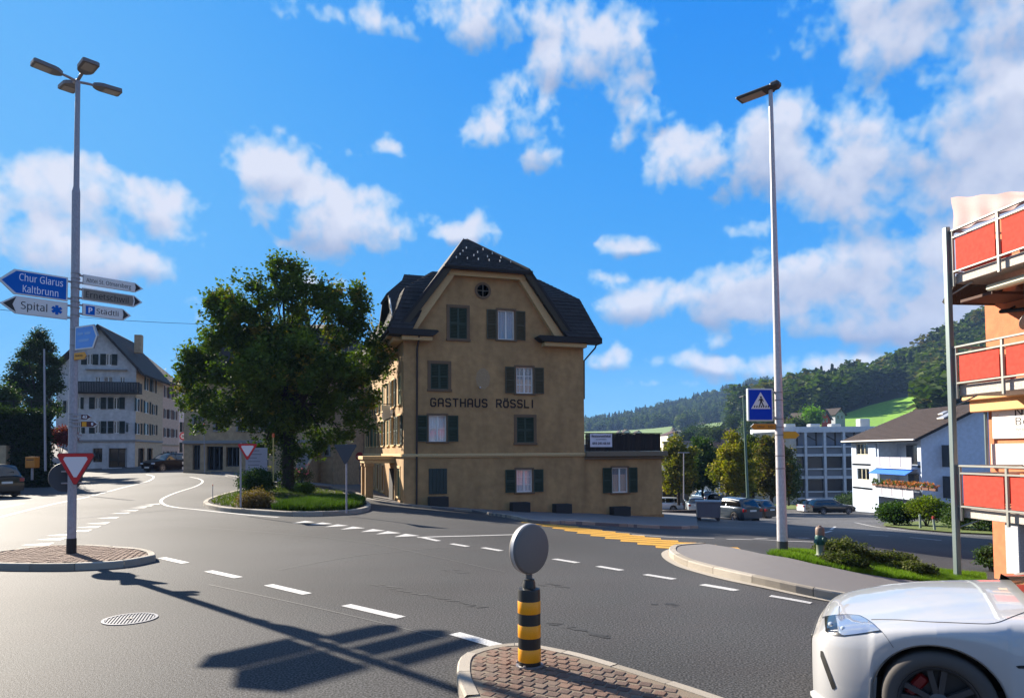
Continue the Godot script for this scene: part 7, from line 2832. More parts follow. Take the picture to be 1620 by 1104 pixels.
func arrow_sign(called: String, label: String, at: Vector3, turn: float, l: float, h: float, tip: float, dir: float, border: Material, face: Material, tipm: Material, category := "direction sign") -> Node3D:
	# a pointed board that starts at its node and runs along local x (dir +1) or -x (-1), visible side +z
	var s := thing(called, label, category, at, turn)
	var o := func(m: float) -> PackedVector2Array:
		var hh := h / 2 - m
		var pts := [Vector2(m, -hh), Vector2(l - tip - m * 0.3, -hh), Vector2(l - m * 1.4, 0), Vector2(l - tip - m * 0.3, hh), Vector2(m, hh)]
		var a := PackedVector2Array()
		for p in pts:
			a.append(Vector2(p.x * dir, p.y))
		return a
	var b := Shape.new()
	b.prism(o.call(0.0), -0.03, 0.0)
	obj("panel", b, mat("sign_back", Color(0.55, 0.56, 0.58), 0.5), s)
	b = Shape.new()
	b.prism(o.call(0.004), 0.0, 0.004)
	obj("border", b, border, s)
	b = Shape.new()
	var q := PackedVector2Array()
	var mg := minf(0.03, h * 0.07)
	var hh := h / 2 - mg
	for p in [Vector2(mg, -hh), Vector2(l - tip - 0.035, -hh), Vector2(l - tip * 0.55 - 0.09, 0) if tipm else Vector2(l - mg * 1.7, 0), Vector2(l - tip - 0.035, hh), Vector2(mg, hh)]:
		q.append(Vector2(p.x * dir, p.y))
	b.prism(q, 0.004, 0.007)
	obj("face", b, face, s)
	if tipm:
		b = Shape.new()
		q = PackedVector2Array()
		for p in [Vector2(l - tip - 0.01, -hh), Vector2(l - 0.05, 0), Vector2(l - tip - 0.01, hh), Vector2(l - tip * 0.5 - 0.075, 0)]:
			q.append(Vector2(p.x * dir, p.y))
		b.prism(q, 0.004, 0.007)
		obj("arrowhead", b, tipm, s)
	b = Shape.new()
	for y in [-h * 0.36, h * 0.36]:
		b.box(Vector3(-0.06 * dir, y, -0.04), Vector3(0.2, 0.035, 0.05), 0.006)
	obj("bracket", b, steel(), s)
	return s

func yield_sign(label: String, at: Vector3, turn: float, w: float, back := false) -> Node3D:
	var s := thing("give_way_sign", label, "give-way sign", at, turn)
	var tri := func(k: float, z0: float, z1: float, m: Material, called: String) -> void:
		var b := Shape.new()
		var h := w * 0.866
		var c := Vector2(0, -h / 3.0)
		var pts := PackedVector2Array()
		for v in [Vector2(-w / 2, 0), Vector2(0, -h), Vector2(w / 2, 0)]:
			var dirv: Vector2 = (v - c) * k
			# blunt corners
			var n: Vector2 = dirv.normalized()
			var sd := Vector2(-n.y, n.x) * w * 0.035
			pts.append(c + dirv - n * w * 0.05 - sd)
			pts.append(c + dirv - n * w * 0.05 + sd)
		b.prism(pts, z0, z1)
		obj(called, b, m, s)
	tri.call(1.0, -0.03, 0.0, mat("sign_back_dark", Color(0.20, 0.21, 0.24), 0.5), "panel")
	if not back:
		tri.call(0.97, 0.0, 0.004, mat("sign_red", Color(0.72, 0.03, 0.05), 0.45), "red_border")
		tri.call(0.66, 0.004, 0.007, mat("sign_white_face", Color(0.84, 0.80, 0.80), 0.45), "white_face")
	return s

func round_mark(sh: Shape, c: Vector2, r: float, z0: float, z1: float, n := 28) -> void:
	var p := PackedVector2Array()
	for k in n:
		p.append(c + Vector2(cos(k * TAU / n), sin(k * TAU / n)) * r)
	sh.prism(p, z0, z1)

func build_masts() -> void:
	# left mast with four lamps
	var d := 14.0
	var b := P(112, 880, d)
	var top := P(122.5, 128, d)
	var step := P(119.5, 303, d)
	var m := thing("lamp_mast", "tall pale lamp mast with four lamp heads on the left traffic island", "lamp mast", b)
	var sh := Shape.new()
	var lo := P(112.4, 853, d) - b
	sh.tube([lo, P(115, 640, d) - b, P(118.5, 420, d) - b, step - b], [0.083, 0.08, 0.078, 0.076], 18)
	sh.tube([step - b, step - b + Vector3(0.005, 0.1, 0), (step - b).lerp(top - b, 0.5), top - b], [0.076, 0.055, 0.05, 0.045], 16)
	obj("pole", sh, steel(), m)
	sh = Shape.new()
	sh.tube([Vector3(0, -0.1, 0), lo + Vector3(0, 0.02, 0)], [0.092, 0.09], 18)
	obj("base_sleeve", sh, mat("sleeve_black", Color(0.06, 0.06, 0.07), 0.6), m)
	for k in 4:
		var a: float = [0.85, 3.99, -0.72, 2.42][k]
		var tilt := Basis(Vector3.UP, a) * Basis(Vector3.BACK, 0.06)
		lamp_head(m, Transform3D(tilt.scaled_local(Vector3(0.72, 0.8, 0.95)), top - b + Vector3(0, -0.02 if k < 2 else 0.02, 0)))
	# direction boards
	var e := deg_to_rad(48.6)
	var white := mat("board_white", Color(0.82, 0.81, 0.80), 0.4)
	var blue := mat("board_blue", Color(0.0, 0.36, 0.70), 0.7, {"spec": 0.3})
	var black := mat("board_black", Color(0.08, 0.06, 0.06), 0.5)
	var wht := mat("letter_white", Color(0.90, 0.90, 0.92), 0.5)
	var pole := func(py: float) -> Vector3: return P(119.0 - (py - 420.0) * 0.0155, py, d)
	var at := func(py: float, along: float) -> Vector3:
		return pole.call(py) + Basis(Vector3.UP, e) * Vector3(along, 0, 0.02)
	var s := arrow_sign("direction_sign", "large blue direction board reading Chur Glarus Kaltbrunn", at.call(460, -0.14), e, 1.16, 0.49, 0.25, -1.0, white, blue, null)
	lettering(s, "Chur Glarus", 0.14, 0.74, wht, Transform3D(Basis.IDENTITY, Vector3(-0.46, 0.105, 0.008)), false, 0.003)
	lettering(s, "Kaltbrunn", 0.14, 0.60, wht, Transform3D(Basis.IDENTITY, Vector3(-0.47, -0.115, 0.008)), false, 0.003)
	s = arrow_sign("direction_sign", "white direction board reading Spital with a blue star", at.call(494, -0.14), e, 1.13, 0.35, 0.25, -1.0, white, white, black)
	lettering(s, "Spital", 0.15, 0.44, black, Transform3D(Basis.IDENTITY, Vector3(-0.57, 0.0, 0.008)), false, 0.003)
	for k in 3:
		var st := Shape.new()
		st.x = Transform3D(Basis(Vector3.BACK, k * PI / 3), Vector3(-0.19, -0.005, 0))
		st.box(Vector3(0, 0, 0.009), Vector3(0.055, 0.19, 0.004 + 0.0006 * k))
		obj("blue_star", st, blue, s)
	s = arrow_sign("direction_sign", "topmost white board pointing right, reading Abtei St. Otmarsberg", at.call(440, 0.13), e, 1.17, 0.205, 0.16, 1.0, white, white, black)
	lettering(s, "Abtei St. Otmarsberg", 0.088, 0.86, black, Transform3D(Basis.IDENTITY, Vector3(0.49, -0.005, 0.008)), false, 0.003)
	s = arrow_sign("direction_sign", "grey-beige board pointing right, reading Ernetschwil", at.call(463, 0.12), e, 1.17, 0.25, 0.17, 1.0, white, mat("board_beige", Color(0.47, 0.44, 0.40), 0.5), black)
	lettering(s, "Ernetschwil", 0.125, 0.82, black, Transform3D(Basis.IDENTITY, Vector3(0.47, -0.005, 0.008)), false, 0.003)
	s = arrow_sign("direction_sign", "white board pointing right with a blue parking mark, reading Städtli", at.call(488, 0.13), e, 0.93, 0.25, 0.16, 1.0, white, white, black)
	var pk := Shape.new()
	pk.box(Vector3(0.14, -0.002, 0.0085), Vector3(0.17, 0.18, 0.003))
	obj("parking_mark", pk, blue, s)
	lettering(s, "P", 0.11, 0.0, wht, Transform3D(Basis.IDENTITY, Vector3(0.14, -0.002, 0.011)), true, 0.002)
	lettering(s, "Städtli", 0.105, 0.42, black, Transform3D(Basis.IDENTITY, Vector3(0.47, 0.0, 0.008)), false, 0.003)
	# glossy blue board that catches the sky, seen at a glancing angle
	var g := deg_to_rad(-27.0)
	s = arrow_sign("direction_sign", "blue board on the mast turned edgewise and washed out by the light", pole.call(533) + Basis(Vector3.UP, g) * Vector3(0.1, -0.05, 0.05), g, 0.74, 0.48, 0.13, 1.0, white, mat("board_blue_gloss", Color(0.10, 0.50, 0.82), 0.35, {"spec": 0.6}), null)
	var faint := mat("faint_letters", Color(0.45, 0.62, 0.82), 0.2)
	for q in [[0.1, 0.08, 0.18, 0.05], [0.33, 0.08, 0.2, 0.05], [0.14, -0.06, 0.34, 0.05]]:
		var fb := Shape.new()
		fb.box(Vector3(q[0] + q[2] / 2, q[1], 0.0085), Vector3(q[2], q[3], 0.003))
		obj("worn_lettering", fb, faint, s)
	var yb := mat("hiking_yellow", Color(0.90, 0.60, 0.02), 0.5, {"vary": [0.05, 0.85, 0.5, 131]})
	s = arrow_sign("hiking_sign", "yellow hiking signpost board on the left mast", pole.call(565) + Basis(Vector3.UP, g) * Vector3(0.08, 0, 0.05), g, 0.42, 0.15, 0.07, 1.0, yb, yb, null, "hiking sign")
	lettering(s, "Wanderweg", 0.04, 0.24, black, Transform3D(Basis.IDENTITY, Vector3(0.17, 0.01, 0.008)), false, 0.002)
	var mar := mat("cycle_maroon", Color(0.28, 0.03, 0.05), 0.5)
	s = arrow_sign("cycle_route_sign", "upper of two small maroon cycle route boards on the left mast", P(127, 659.5, 13.9), deg_to_rad(6), 0.21, 0.115, 0.055, 1.0, white, mar, null, "cycle sign")
	lettering(s, "43", 0.06, 0.0, wht, Transform3D(Basis.IDENTITY, Vector3(0.08, 0, 0.008)), true, 0.002)
	s = arrow_sign("cycle_route_sign", "lower maroon cycle route board with an orange field on the left mast", P(126.5, 671, 13.9), deg_to_rad(6), 0.335, 0.13, 0.06, 1.0, white, mar, null, "cycle sign")
	var oq := Shape.new()
	oq.box(Vector3(0.075, 0, 0.0085), Vector3(0.085, 0.095, 0.003))
	obj("orange_field", oq, yb, s)
	lettering(s, "9", 0.06, 0.0, wht, Transform3D(Basis.IDENTITY, Vector3(0.225, 0, 0.008)), true, 0.002)
	# clamps
	for py in [433, 441, 447, 456, 471, 478, 487, 499, 522, 547, 655, 664, 668, 675]:
		var c := Shape.new()
		var p: Vector3 = pole.call(py)
		c.tube([p - b + Vector3(0, -0.012, 0), p - b + Vector3(0, 0.012, 0)], [0.088, 0.088], 16)
		obj("clamp", c, mat("clamp_steel", Color(0.52, 0.50, 0.50), 0.4, {"metal": 0.6}), m)
	# give-way triangle and the round sign seen from behind
	var yw := yield_sign("red and white give-way triangle on the left lamp mast", P(119, 717, d - 0.13), deg_to_rad(4), 0.775)
	var rs := thing("round_sign", "round traffic sign seen from behind on the left lamp mast", "traffic sign", P(103, 755, d + 0.13), deg_to_rad(38))
	var rsh := Shape.new()
	round_mark(rsh, Vector2.ZERO, 0.30, -0.02, 0.02, 36)
	obj("panel", rsh, mat("sign_back_dark", Color(0.20, 0.21, 0.24), 0.5), rs)
	rsh = Shape.new()
	rsh.box(Vector3(0.12, 0.12, 0.035), Vector3(0.4, 0.03, 0.03), 0.005)
	rsh.box(Vector3(0.12, -0.12, 0.035), Vector3(0.4, 0.03, 0.03), 0.005)
	obj("bracket", rsh, steel(), rs)
	# right mast
	d = 14.5
	b = P(1239, 884, d)
	top = P(1219.5, 143, d)
	var r := thing("lamp_mast", "tall tapered lamp mast with one flat head beside the pedestrian crossing sign", "lamp mast", b)
	sh = Shape.new()
	var pts := []
	var rad := []
	for k in 13:
		var py := lerpf(858, 143, k / 12.0)
		pts.append(P(1219.5 + (py - 143.0) / 741.0 * 19.5, py, d) - b)
		rad.append(lerpf(0.107, 0.042, pow(k / 12.0, 0.85)))
	sh.tube(pts, rad, 20)
	obj("pole", sh, mat("mast_white", Color(0.74, 0.72, 0.73), 0.5, {"metal": 0.1, "vary": [0.05, 0.8, 0.8, 130], "stretch": Vector3(1, 0.3, 1)}), r)
	sh = Shape.new()
	sh.tube([Vector3(0, -0.05, 0), pts[0] + Vector3(0, 0.03, 0)], [0.113, 0.111], 20)
	obj("base_sleeve", sh, mat("sleeve_grey", Color(0.20, 0.21, 0.22), 0.6), r)
	sh = Shape.new()
	sh.lathe([Vector2(0.0, -0.12), Vector2(0.23, -0.12), Vector2(0.23, 0.07), Vector2(0.19, 0.1), Vector2(0.0, 0.1)], 24)
	obj("foot", sh, mat("concrete", Color(0.55, 0.53, 0.50), 0.9), r)
	var hd := Shape.new()
	# the head reaches towards the viewer's left, slightly upturned at the back
	var hb := Basis(Vector3.UP, deg_to_rad(136))
	hd.x = Transform3D(hb, top - b + Vector3(0.02, 0.02, 0))
	hd.box(Vector3(0.36, 0.03, 0), Vector3(0.78, 0.07, 0.32), 0.025)
	hd.box(Vector3(-0.08, 0.06, 0), Vector3(0.22, 0.16, 0.22), 0.05)
	var ho := obj("lamp_head", hd, mat("lamp_dark", Color(0.22, 0.21, 0.20), 0.5), r)
	hd = Shape.new()
	hd.x = Transform3D(hb, top - b + Vector3(0.02, 0.02, 0))
	hd.box(Vector3(0.42, -0.008, 0), Vector3(0.52, 0.012, 0.24), 0.004)
	obj("lamp_lens", hd, mat("lamp_lens", Color(0.60, 0.56, 0.52), 0.25), ho)
	for py in [621, 633, 663, 676, 688, 721, 741]:
		var c := Shape.new()
		var f: float = (858.0 - py) / 715.0
		var rr := lerpf(0.107, 0.042, pow(f, 0.85)) + 0.006
		var p := P(1219.5 + (py - 143.0) / 741.0 * 19.5, py, d) - b
		c.tube([p - Vector3(0, 0.012, 0), p + Vector3(0, 0.012, 0)], [rr, rr], 18)
		obj("clamp", c, mat("clamp_steel", Color(0.52, 0.50, 0.50), 0.4, {"metal": 0.6}), r)
	# pedestrian crossing sign: a lit box with a blue face
	var pc := P(1202.3, 640.5, d - 0.05)
	var ps := thing("crossing_sign", "square blue pedestrian crossing sign on the right lamp mast", "traffic sign", pc, deg_to_rad(10))
	var w := 0.57
	var h := 0.685
	var x := Shape.new()
	x.box(Vector3.ZERO, Vector3(w, h, 0.09), 0.012)
	obj("casing", x, mat("casing_grey", Color(0.70, 0.72, 0.74), 0.4, {"metal": 0.3}), ps)
	x = Shape.new()
	x.box(Vector3(-0.008, 0, 0.047), Vector3(w - 0.06, h - 0.06, 0.006))
	obj("blue_face", x, mat("crossing_blue", Color(0.0, 0.22, 0.66), 0.7, {"spec": 0.3}), ps)
	x = Shape.new()
	x.prism(PackedVector2Array([Vector2(-0.225, -0.085), Vector2(0.215, -0.085), Vector2(-0.005, 0.265)]), 0.05, 0.054)
	obj("white_triangle", x, white, ps)
	x = Shape.new()
	for k in 7:
		var sx := -0.165 + k * 0.052
		x.prism(PackedVector2Array([Vector2(sx, -0.06), Vector2(sx + 0.026, -0.06), Vector2(sx + 0.034, -0.015), Vector2(sx + 0.012, -0.015)]), 0.054, 0.057)
	obj("crossing_stripes", x, black, ps)
	x = Shape.new()
	round_mark(x, Vector2(0.0, 0.157), 0.022, 0.054, 0.0575, 16)
	x.prism(PackedVector2Array([Vector2(-0.03, 0.125), Vector2(0.03, 0.135), Vector2(0.026, 0.055), Vector2(-0.016, 0.055)]), 0.054, 0.0575)
	x.prism(PackedVector2Array([Vector2(-0.018, 0.06), Vector2(0.008, 0.06), Vector2(-0.022, -0.03), Vector2(-0.05, -0.03)]), 0.054, 0.0572)
	x.prism(PackedVector2Array([Vector2(0.0, 0.06), Vector2(0.026, 0.06), Vector2(0.066, -0.02), Vector2(0.04, -0.03)]), 0.054, 0.0574)
	x.prism(PackedVector2Array([Vector2(-0.03, 0.125), Vector2(-0.02, 0.11), Vector2(-0.05, 0.075), Vector2(-0.062, 0.083)]), 0.054, 0.0571)
	x.prism(PackedVector2Array([Vector2(0.03, 0.135), Vector2(0.018, 0.115), Vector2(0.05, 0.06), Vector2(0.062, 0.07)]), 0.054, 0.0571)
	obj("walking_figure", x, black, ps)
	x = Shape.new()
	for y in [-0.26, 0.27]:
		x.box(Vector3(w / 2 + 0.07, y, 0), Vector3(0.16, 0.035, 0.05), 0.006)
	obj("bracket", x, steel(), ps)
	var hy := mat("hiking_yellow_shaded", Color(0.80, 0.50, 0.01), 0.5, {"vary": [0.05, 0.85, 0.5, 131]})
	s = arrow_sign("hiking_sign", "yellow hiking board pointing left below the crossing sign", P(1228, 675, d - 0.02), deg_to_rad(8), 0.56, 0.13, 0.07, -1.0, hy, hy, null, "hiking sign")
	lettering(s, "Benken", 0.045, 0.12, black, Transform3D(Basis.IDENTITY, Vector3(-0.12, 0, 0.008)), false, 0.002)
	lettering(s, "Kaltbrunn", 0.045, 0.16, black, Transform3D(Basis.IDENTITY, Vector3(-0.34, 0, 0.008)), false, 0.002)
	s = arrow_sign("hiking_sign", "bright yellow hiking board pointing right of the right lamp mast", P(1237.5, 688.5, d - 0.05), deg_to_rad(-38), 0.36, 0.15, 0.08, 1.0, yb, yb, null, "hiking sign")
	# thin green lamp post in the car park
	var gb := P(1184, 800, 47)
	var gt := P(1176.5, 628, 47)
	var gp := thing("thin_lamp_post", "thin grey-green post rising beside the pedestrian crossing sign", "lamp post", gb)
	x = Shape.new()
	x.tube([Vector3(0, -0.1, 0), gt - gb], [0.10, 0.06], 10)
	obj("pole", x, mat("post_green", Color(0.30, 0.40, 0.36), 0.5), gp)
	x = Shape.new()
	x.box(gt - gb + Vector3(0.1, 0.05, -0.4), Vector3(0.25, 0.1, 0.9), 0.03)
	obj("lamp_head", x, mat("lamp_dark", Color(0.22, 0.21, 0.20), 0.5), gp)
	gb = P(1082, 790, 66)
	gt = P(1082, 716, 66)
	gp = thing("car_park_lamp", "small twin-armed lamp post in front of the yellowing car-park tree", "lamp post", gb)
	x = Shape.new()
	x.tube([Vector3.ZERO, gt - gb], [0.06, 0.05], 8)
	x.box(gt - gb, Vector3(1.1, 0.08, 0.12), 0.02)
	obj("pole", x, steel(), gp)
	gb = P(71, 745, 41)
	gt = P(69, 552, 41)
	gp = thing("street_light", "thin pale street light pole in front of the pine tree", "lamp post", gb)
	x = Shape.new()
	x.tube([Vector3.ZERO, gt - gb], [0.07, 0.045], 8)
	obj("pole", x, steel(), gp)


# ---------------------------------------------------------------- things in the street

func build_street_things() -> void:
	# bollard with round grey disc
	var b := G(838, 1074)
	b.y += 0.118
	var d := -b.z
	var k := d / FOC
	var o := thing("island_bollard", "black and yellow banded bollard carrying a round grey disc", "bollard", b)
	var blk := mat("bollard_black", Color(0.045, 0.05, 0.052), 0.45, {"vary": [0.08, 0.7, 0.3, 140]})
	var yel := mat("bollard_yellow", Color(0.95, 0.62, 0.01), 0.4, {"vary": [0.05, 0.82, 0.25, 141]})
	var y := func(py: float) -> float: return P(838, py, d).y - b.y
	var r := 17.6 * k
	var sh := Shape.new()
	sh.lathe([Vector2(r, 0.0), Vector2(r, y.call(934)), Vector2(r * 0.96, y.call(931)), Vector2(r * 0.55, y.call(929.5)), Vector2(0, y.call(929))], 40)
	obj("post", sh, blk, o)
	for band in [[969, 949.6], [1007, 987], [1044.4, 1024.2]]:
		sh = Shape.new()
		sh.lathe([Vector2(r, y.call(band[0])), Vector2(r + 0.002, y.call(band[0] - 0.6)), Vector2(r + 0.002, y.call(band[1] + 0.6)), Vector2(r, y.call(band[1]))], 40)
		obj("reflective_band", sh, yel, o)
	sh = Shape.new()
	sh.lathe([Vector2(r * 0.60, y.call(931)), Vector2(r * 0.56, y.call(921)), Vector2(r * 0.5, y.call(919)), Vector2(r * 0.5, y.call(916)), Vector2(r * 0.36, y.call(915)), Vector2(0, y.call(915))], 28)
	obj("collar", sh, blk, o)
	sh = Shape.new()
	sh.lathe([Vector2(r * 1.22, -0.015), Vector2(r * 1.22, 0.012), Vector2(r * 1.02, 0.016)], 32)
	for q in 4:
		sh.box(Vector3(cos(q * PI / 2 + 0.4) * r * 1.15, 0.02, sin(q * PI / 2 + 0.4) * r * 1.15), Vector3(0.022, 0.022, 0.022), 0.004)
	obj("base_flange", sh, mat("clamp_steel", Color(0.52, 0.50, 0.50), 0.4, {"metal": 0.6}), o)
	var grey := mat("disc_grey", Color(0.40, 0.385, 0.375), 0.6, {"vary": [0.07, 0.82, 0.3, 142], "bump": [0.3, 0.15]})
	var nz := Shape.new()
	nz.box(Vector3(0, (y.call(917) + y.call(902)) / 2, 0), Vector3(10.5 * k, y.call(902) - y.call(917), 0.035), 0.008)
	obj("neck", nz, grey, o)
	var dc := Vector3(0.005, y.call(868), 0)
	var rr := 38.8 * k
	var t := Transform3D(Basis(Vector3.UP, deg_to_rad(45)) * Basis(Vector3.RIGHT, PI / 2), dc)
	sh = Shape.new()
	sh.x = t
	var th := 0.044
	sh.lathe([Vector2(0, -th), Vector2(rr * 0.93, -th), Vector2(rr * 0.985, -th * 0.86), Vector2(rr, -th * 0.55), Vector2(rr, th * 0.55), Vector2(rr * 0.985, th * 0.86), Vector2(rr * 0.93, th), Vector2(0, th)], 56)
	obj("disc", sh, grey, o)
	sh = Shape.new()
	sh.x = t
	sh.lathe([Vector2(rr + 0.001, -th * 0.4), Vector2(rr + 0.004, -th * 0.36), Vector2(rr + 0.004, th * 0.36), Vector2(rr + 0.001, th * 0.4)], 56)
	obj("rim_band", sh, mat("rim_aluminium", Color(0.72, 0.71, 0.70), 0.45, {"metal": 0.4}), o)
	# manhole cover with ribs
	var mh := G(205, 980)
	var mo := thing("manhole_cover", "oval-looking ribbed iron manhole cover in the road at the lower left", "manhole cover", mh + Vector3(0, 0.004, 0), deg_to_rad(20))
	var mr := 0.315
	sh = Shape.new()
	sh.lathe([Vector2(0, 0.0), Vector2(mr * 0.9, 0.0)], 40)
	obj("plate", sh, mat("iron_dark", Color(0.24, 0.245, 0.26), 0.5, {"metal": 0.5}), mo)
	sh = Shape.new()
	sh.lathe([Vector2(mr * 0.9, 0.001), Vector2(mr * 0.9, 0.010), Vector2(mr, 0.010), Vector2(mr, -0.01)], 40)
	obj("frame_ring", sh, mat("iron_light", Color(0.42, 0.42, 0.44), 0.45, {"metal": 0.5}), mo)
	for q in 15:
		var x := lerpf(-mr * 0.84, mr * 0.84, q / 14.0)
		var hl := sqrt(maxf(0, mr * mr * 0.77 - x * x))
		sh = Shape.new()
		sh.box(Vector3(x, 0.005, 0), Vector3(0.017, 0.010, 2 * hl), 0.003)
		obj("rib", sh, mat("iron_light", Color(0.42, 0.42, 0.44), 0.45, {"metal": 0.5}), mo)
	sh = Shape.new()
	sh.lathe([Vector2(0.035, 0.0), Vector2(0.035, 0.014), Vector2(0.018, 0.014), Vector2(0.0, 0.011)], 14)
	obj("lifting_eye", sh, mat("sleeve_black", Color(0.06, 0.06, 0.07), 0.6), mo)
	# hydrant
	b = G(1299, 893)
	b.y += 0.1
	k = -b.z / FOC
	o = thing("fire_hydrant", "stout pale green fire hydrant at the edge of the verge", "fire hydrant", b, deg_to_rad(15))
	var hg := mat("hydrant_pale", Color(0.52, 0.56, 0.47), 0.55, {"vary": [0.06, 0.7, 0.4, 143]})
	var ht := mat("hydrant_teal", Color(0.12, 0.36, 0.33), 0.5, {"vary": [0.06, 0.7, 0.4, 143]})
	var hr := mat("hydrant_cap", Color(0.52, 0.42, 0.36), 0.6, {"vary": [0.06, 0.7, 0.4, 143]})
	var q := 0.0136
	sh = Shape.new()
	sh.lathe([Vector2(9.0 * q, -0.08), Vector2(9.0 * q, 5 * q), Vector2(8.4 * q, 6.5 * q), Vector2(6.4 * q, 7.5 * q), Vector2(5.6 * q, 9 * q), Vector2(5.6 * q, 22 * q), Vector2(6.2 * q, 23 * q)], 24)
	obj("barrel", sh, hg, o)
	sh = Shape.new()
	sh.lathe([Vector2(6.2 * q, 22.5 * q), Vector2(7.2 * q, 24 * q), Vector2(7.2 * q, 34 * q), Vector2(6.6 * q, 36 * q), Vector2(6.2 * q, 37 * q)], 24)
	sh.tube([Vector3(-0.02, 29 * q, 0), Vector3(-8.5 * q, 28 * q, 0.02), Vector3(-9.5 * q, 25 * q, 0.02)], [0.05, 0.045, 0.04], 10)
	sh.tube([Vector3(0, 31 * q, 0.02), Vector3(0.01, 31 * q, 8.6 * q)], [0.055, 0.05], 12)
	obj("valve_body", sh, ht, o)
	sh = Shape.new()
	sh.lathe([Vector2(6.2 * q, 36.5 * q), Vector2(6.6 * q, 38 * q), Vector2(6.4 * q, 46 * q), Vector2(5.2 * q, 48.5 * q), Vector2(2.4 * q, 49.4 * q), Vector2(2.2 * q, 51 * q), Vector2(0, 51.2 * q)], 24)
	obj("bonnet", sh, hr, o)
	sh = Shape.new()
	sh.tube([Vector3(0.01, 31 * q, 8.4 * q), Vector3(0.01, 31 * q, 10 * q)], [0.062, 0.058], 6)
	obj("outlet_cap", sh, ht, o)
	# the two give-way signs of the planted island
	for s in [[391, 702, 379, 788, 22.6, false, "small red and white give-way sign at the left end of the planted island", 12.0, 31.0], [546, 703, 547, 797, 22.2, true, "give-way sign seen from behind at the right end of the planted island", -3.0, 38.0]]:
		var top := P(s[0], s[1], s[4])
		var ys := yield_sign(s[6], top, deg_to_rad(s[7]), s[8] * s[4] / FOC, s[5])
		var foot := P(s[2], s[3], s[4] + 0.05)
		var ph := Shape.new()
		ph.tube([foot - top + Vector3(0, -0.3, -0.07), Vector3(foot.x - top.x, 0.02, -0.07)], [0.03, 0.03], 10)
		var po := obj("post", ph, steel(), ys)
		po.rotation.y = -deg_to_rad(s[7])
	# text board on the island
	var ib := P(405, 768, 33)
	var bd := thing("notice_board", "weathered white notice board with lines of text behind the round bush", "notice board", ib, deg_to_rad(14))
	var bs := Shape.new()
	bs.box(Vector3(0, 1.05, 0), Vector3(0.98, 1.5, 0.1), 0.01)
	obj("board", bs, mat("board_weathered", Color(0.62, 0.60, 0.62), 0.8, {"vary": [0.06, 0.8, 0.8, 144]}), bd)
	for n in 7:
		var ln := Shape.new()
		var lw: float = [0.5, 0.62, 0.4, 0.55, 0.5, 0.3, 0.45][n]
		ln.box(Vector3(-0.38 + lw / 2, 1.66 - n * 0.17, 0.052), Vector3(lw, 0.035, 0.004))
		obj("worn_text_line", ln, mat("worn_text", Color(0.40, 0.38, 0.40), 0.8), bd)
	for x in [-0.36, 0.36]:
		var lg := Shape.new()
		lg.box(Vector3(x, 0.1, -0.03), Vector3(0.06, 0.5, 0.05))
		obj("leg", lg, steel(), bd)
	# dark spindle post of the left island bed: thin marker rods
	for s in [[432, 689, 432, 762, 30.0, "thin yellow-topped marker pole behind the planted island", Color(0.62, 0.55, 0.30)], [336, 766, 336, 789, 24.2, "thin snow rod at the left tip of the planted island", Color(0.5, 0.5, 0.5)], [322, 672, 323, 748, 49.0, "thin lamp post with red top before the corner building", Color(0.55, 0.55, 0.58)]]:
		var foot := P(s[2], s[3], s[4])
		var top := P(s[0], s[1], s[4])
		var rp := thing("marker_pole", s[5], "pole", foot)
		var rs := Shape.new()
		rs.tube([Vector3.ZERO, top - foot], [0.03 if s[4] > 25 else 0.012, 0.03 if s[4] > 25 else 0.012], 8)
		obj("rod", rs, mat("rod %s" % s[5].left(12), s[6], 0.6), rp)
		rs = Shape.new()
		rs.lathe([Vector2(0.05, -0.08), Vector2(0.05, 0.08), Vector2(0, 0.1)] if s[4] > 25 else [Vector2(0.014, -0.06), Vector2(0.014, 0.0), Vector2(0, 0.01)], 8, top - foot)
		obj("rod_top", rs, mat("rodtop %s" % s[5].left(12), Color(0.75, 0.30, 0.04), 0.5), rp)
	# no-entry sign in the alley and the speed sign in the lane
	var ne := thing("no_entry_sign", "red round no-entry sign in the alley beside the guesthouse", "traffic sign", P(569, 722, 58), deg_to_rad(4))
	var ns := Shape.new()
	round_mark(ns, Vector2.ZERO, 0.36, -0.02, 0.0, 28)
	obj("red_disc", ns, mat("sign_red", Color(0.72, 0.03, 0.05), 0.45), ne)
	ns = Shape.new()
	ns.box(Vector3(0, 0, 0.003), Vector3(0.5, 0.12, 0.006))
	obj("white_bar", ns, mat("sign_white_face", Color(0.84, 0.80, 0.80), 0.45), ne)
	ns = Shape.new()
	ns.tube([Vector3(0, 0.4, -0.05), Vector3(0, -3.1, -0.05)], [0.03, 0.03], 8)
	obj("post", ns, steel(), ne)
	var sp := thing("speed_sign", "small round speed limit sign in the lane beside the row houses", "traffic sign", P(289.5, 690, 58), deg_to_rad(6))
	ns = Shape.new()
	round_mark(ns, Vector2.ZERO, 0.33, -0.02, 0.0, 28)
	obj("red_ring", ns, mat("sign_red", Color(0.72, 0.03, 0.05), 0.45), sp)
	ns = Shape.new()
	round_mark(ns, Vector2.ZERO, 0.23, 0.0, 0.005, 28)
	obj("white_face", ns, mat("sign_white_face", Color(0.84, 0.80, 0.80), 0.45), sp)
	lettering(sp, "30", 0.2, 0.0, mat("sign_ink", Color(0.12, 0.11, 0.13), 0.6), Transform3D(Basis.IDENTITY, Vector3(0, 0, 0.008)), true, 0.004)
	ns = Shape.new()
	ns.tube([Vector3(0, 0.3, -0.05), Vector3(0, -3.0, -0.05)], [0.035, 0.035], 8)
	obj("post", ns, steel(), sp)
	var cm := thing("chevron_marker", "black and white striped marker post at the corner of the lane", "marker", P(291, 743, 57), 0.0)
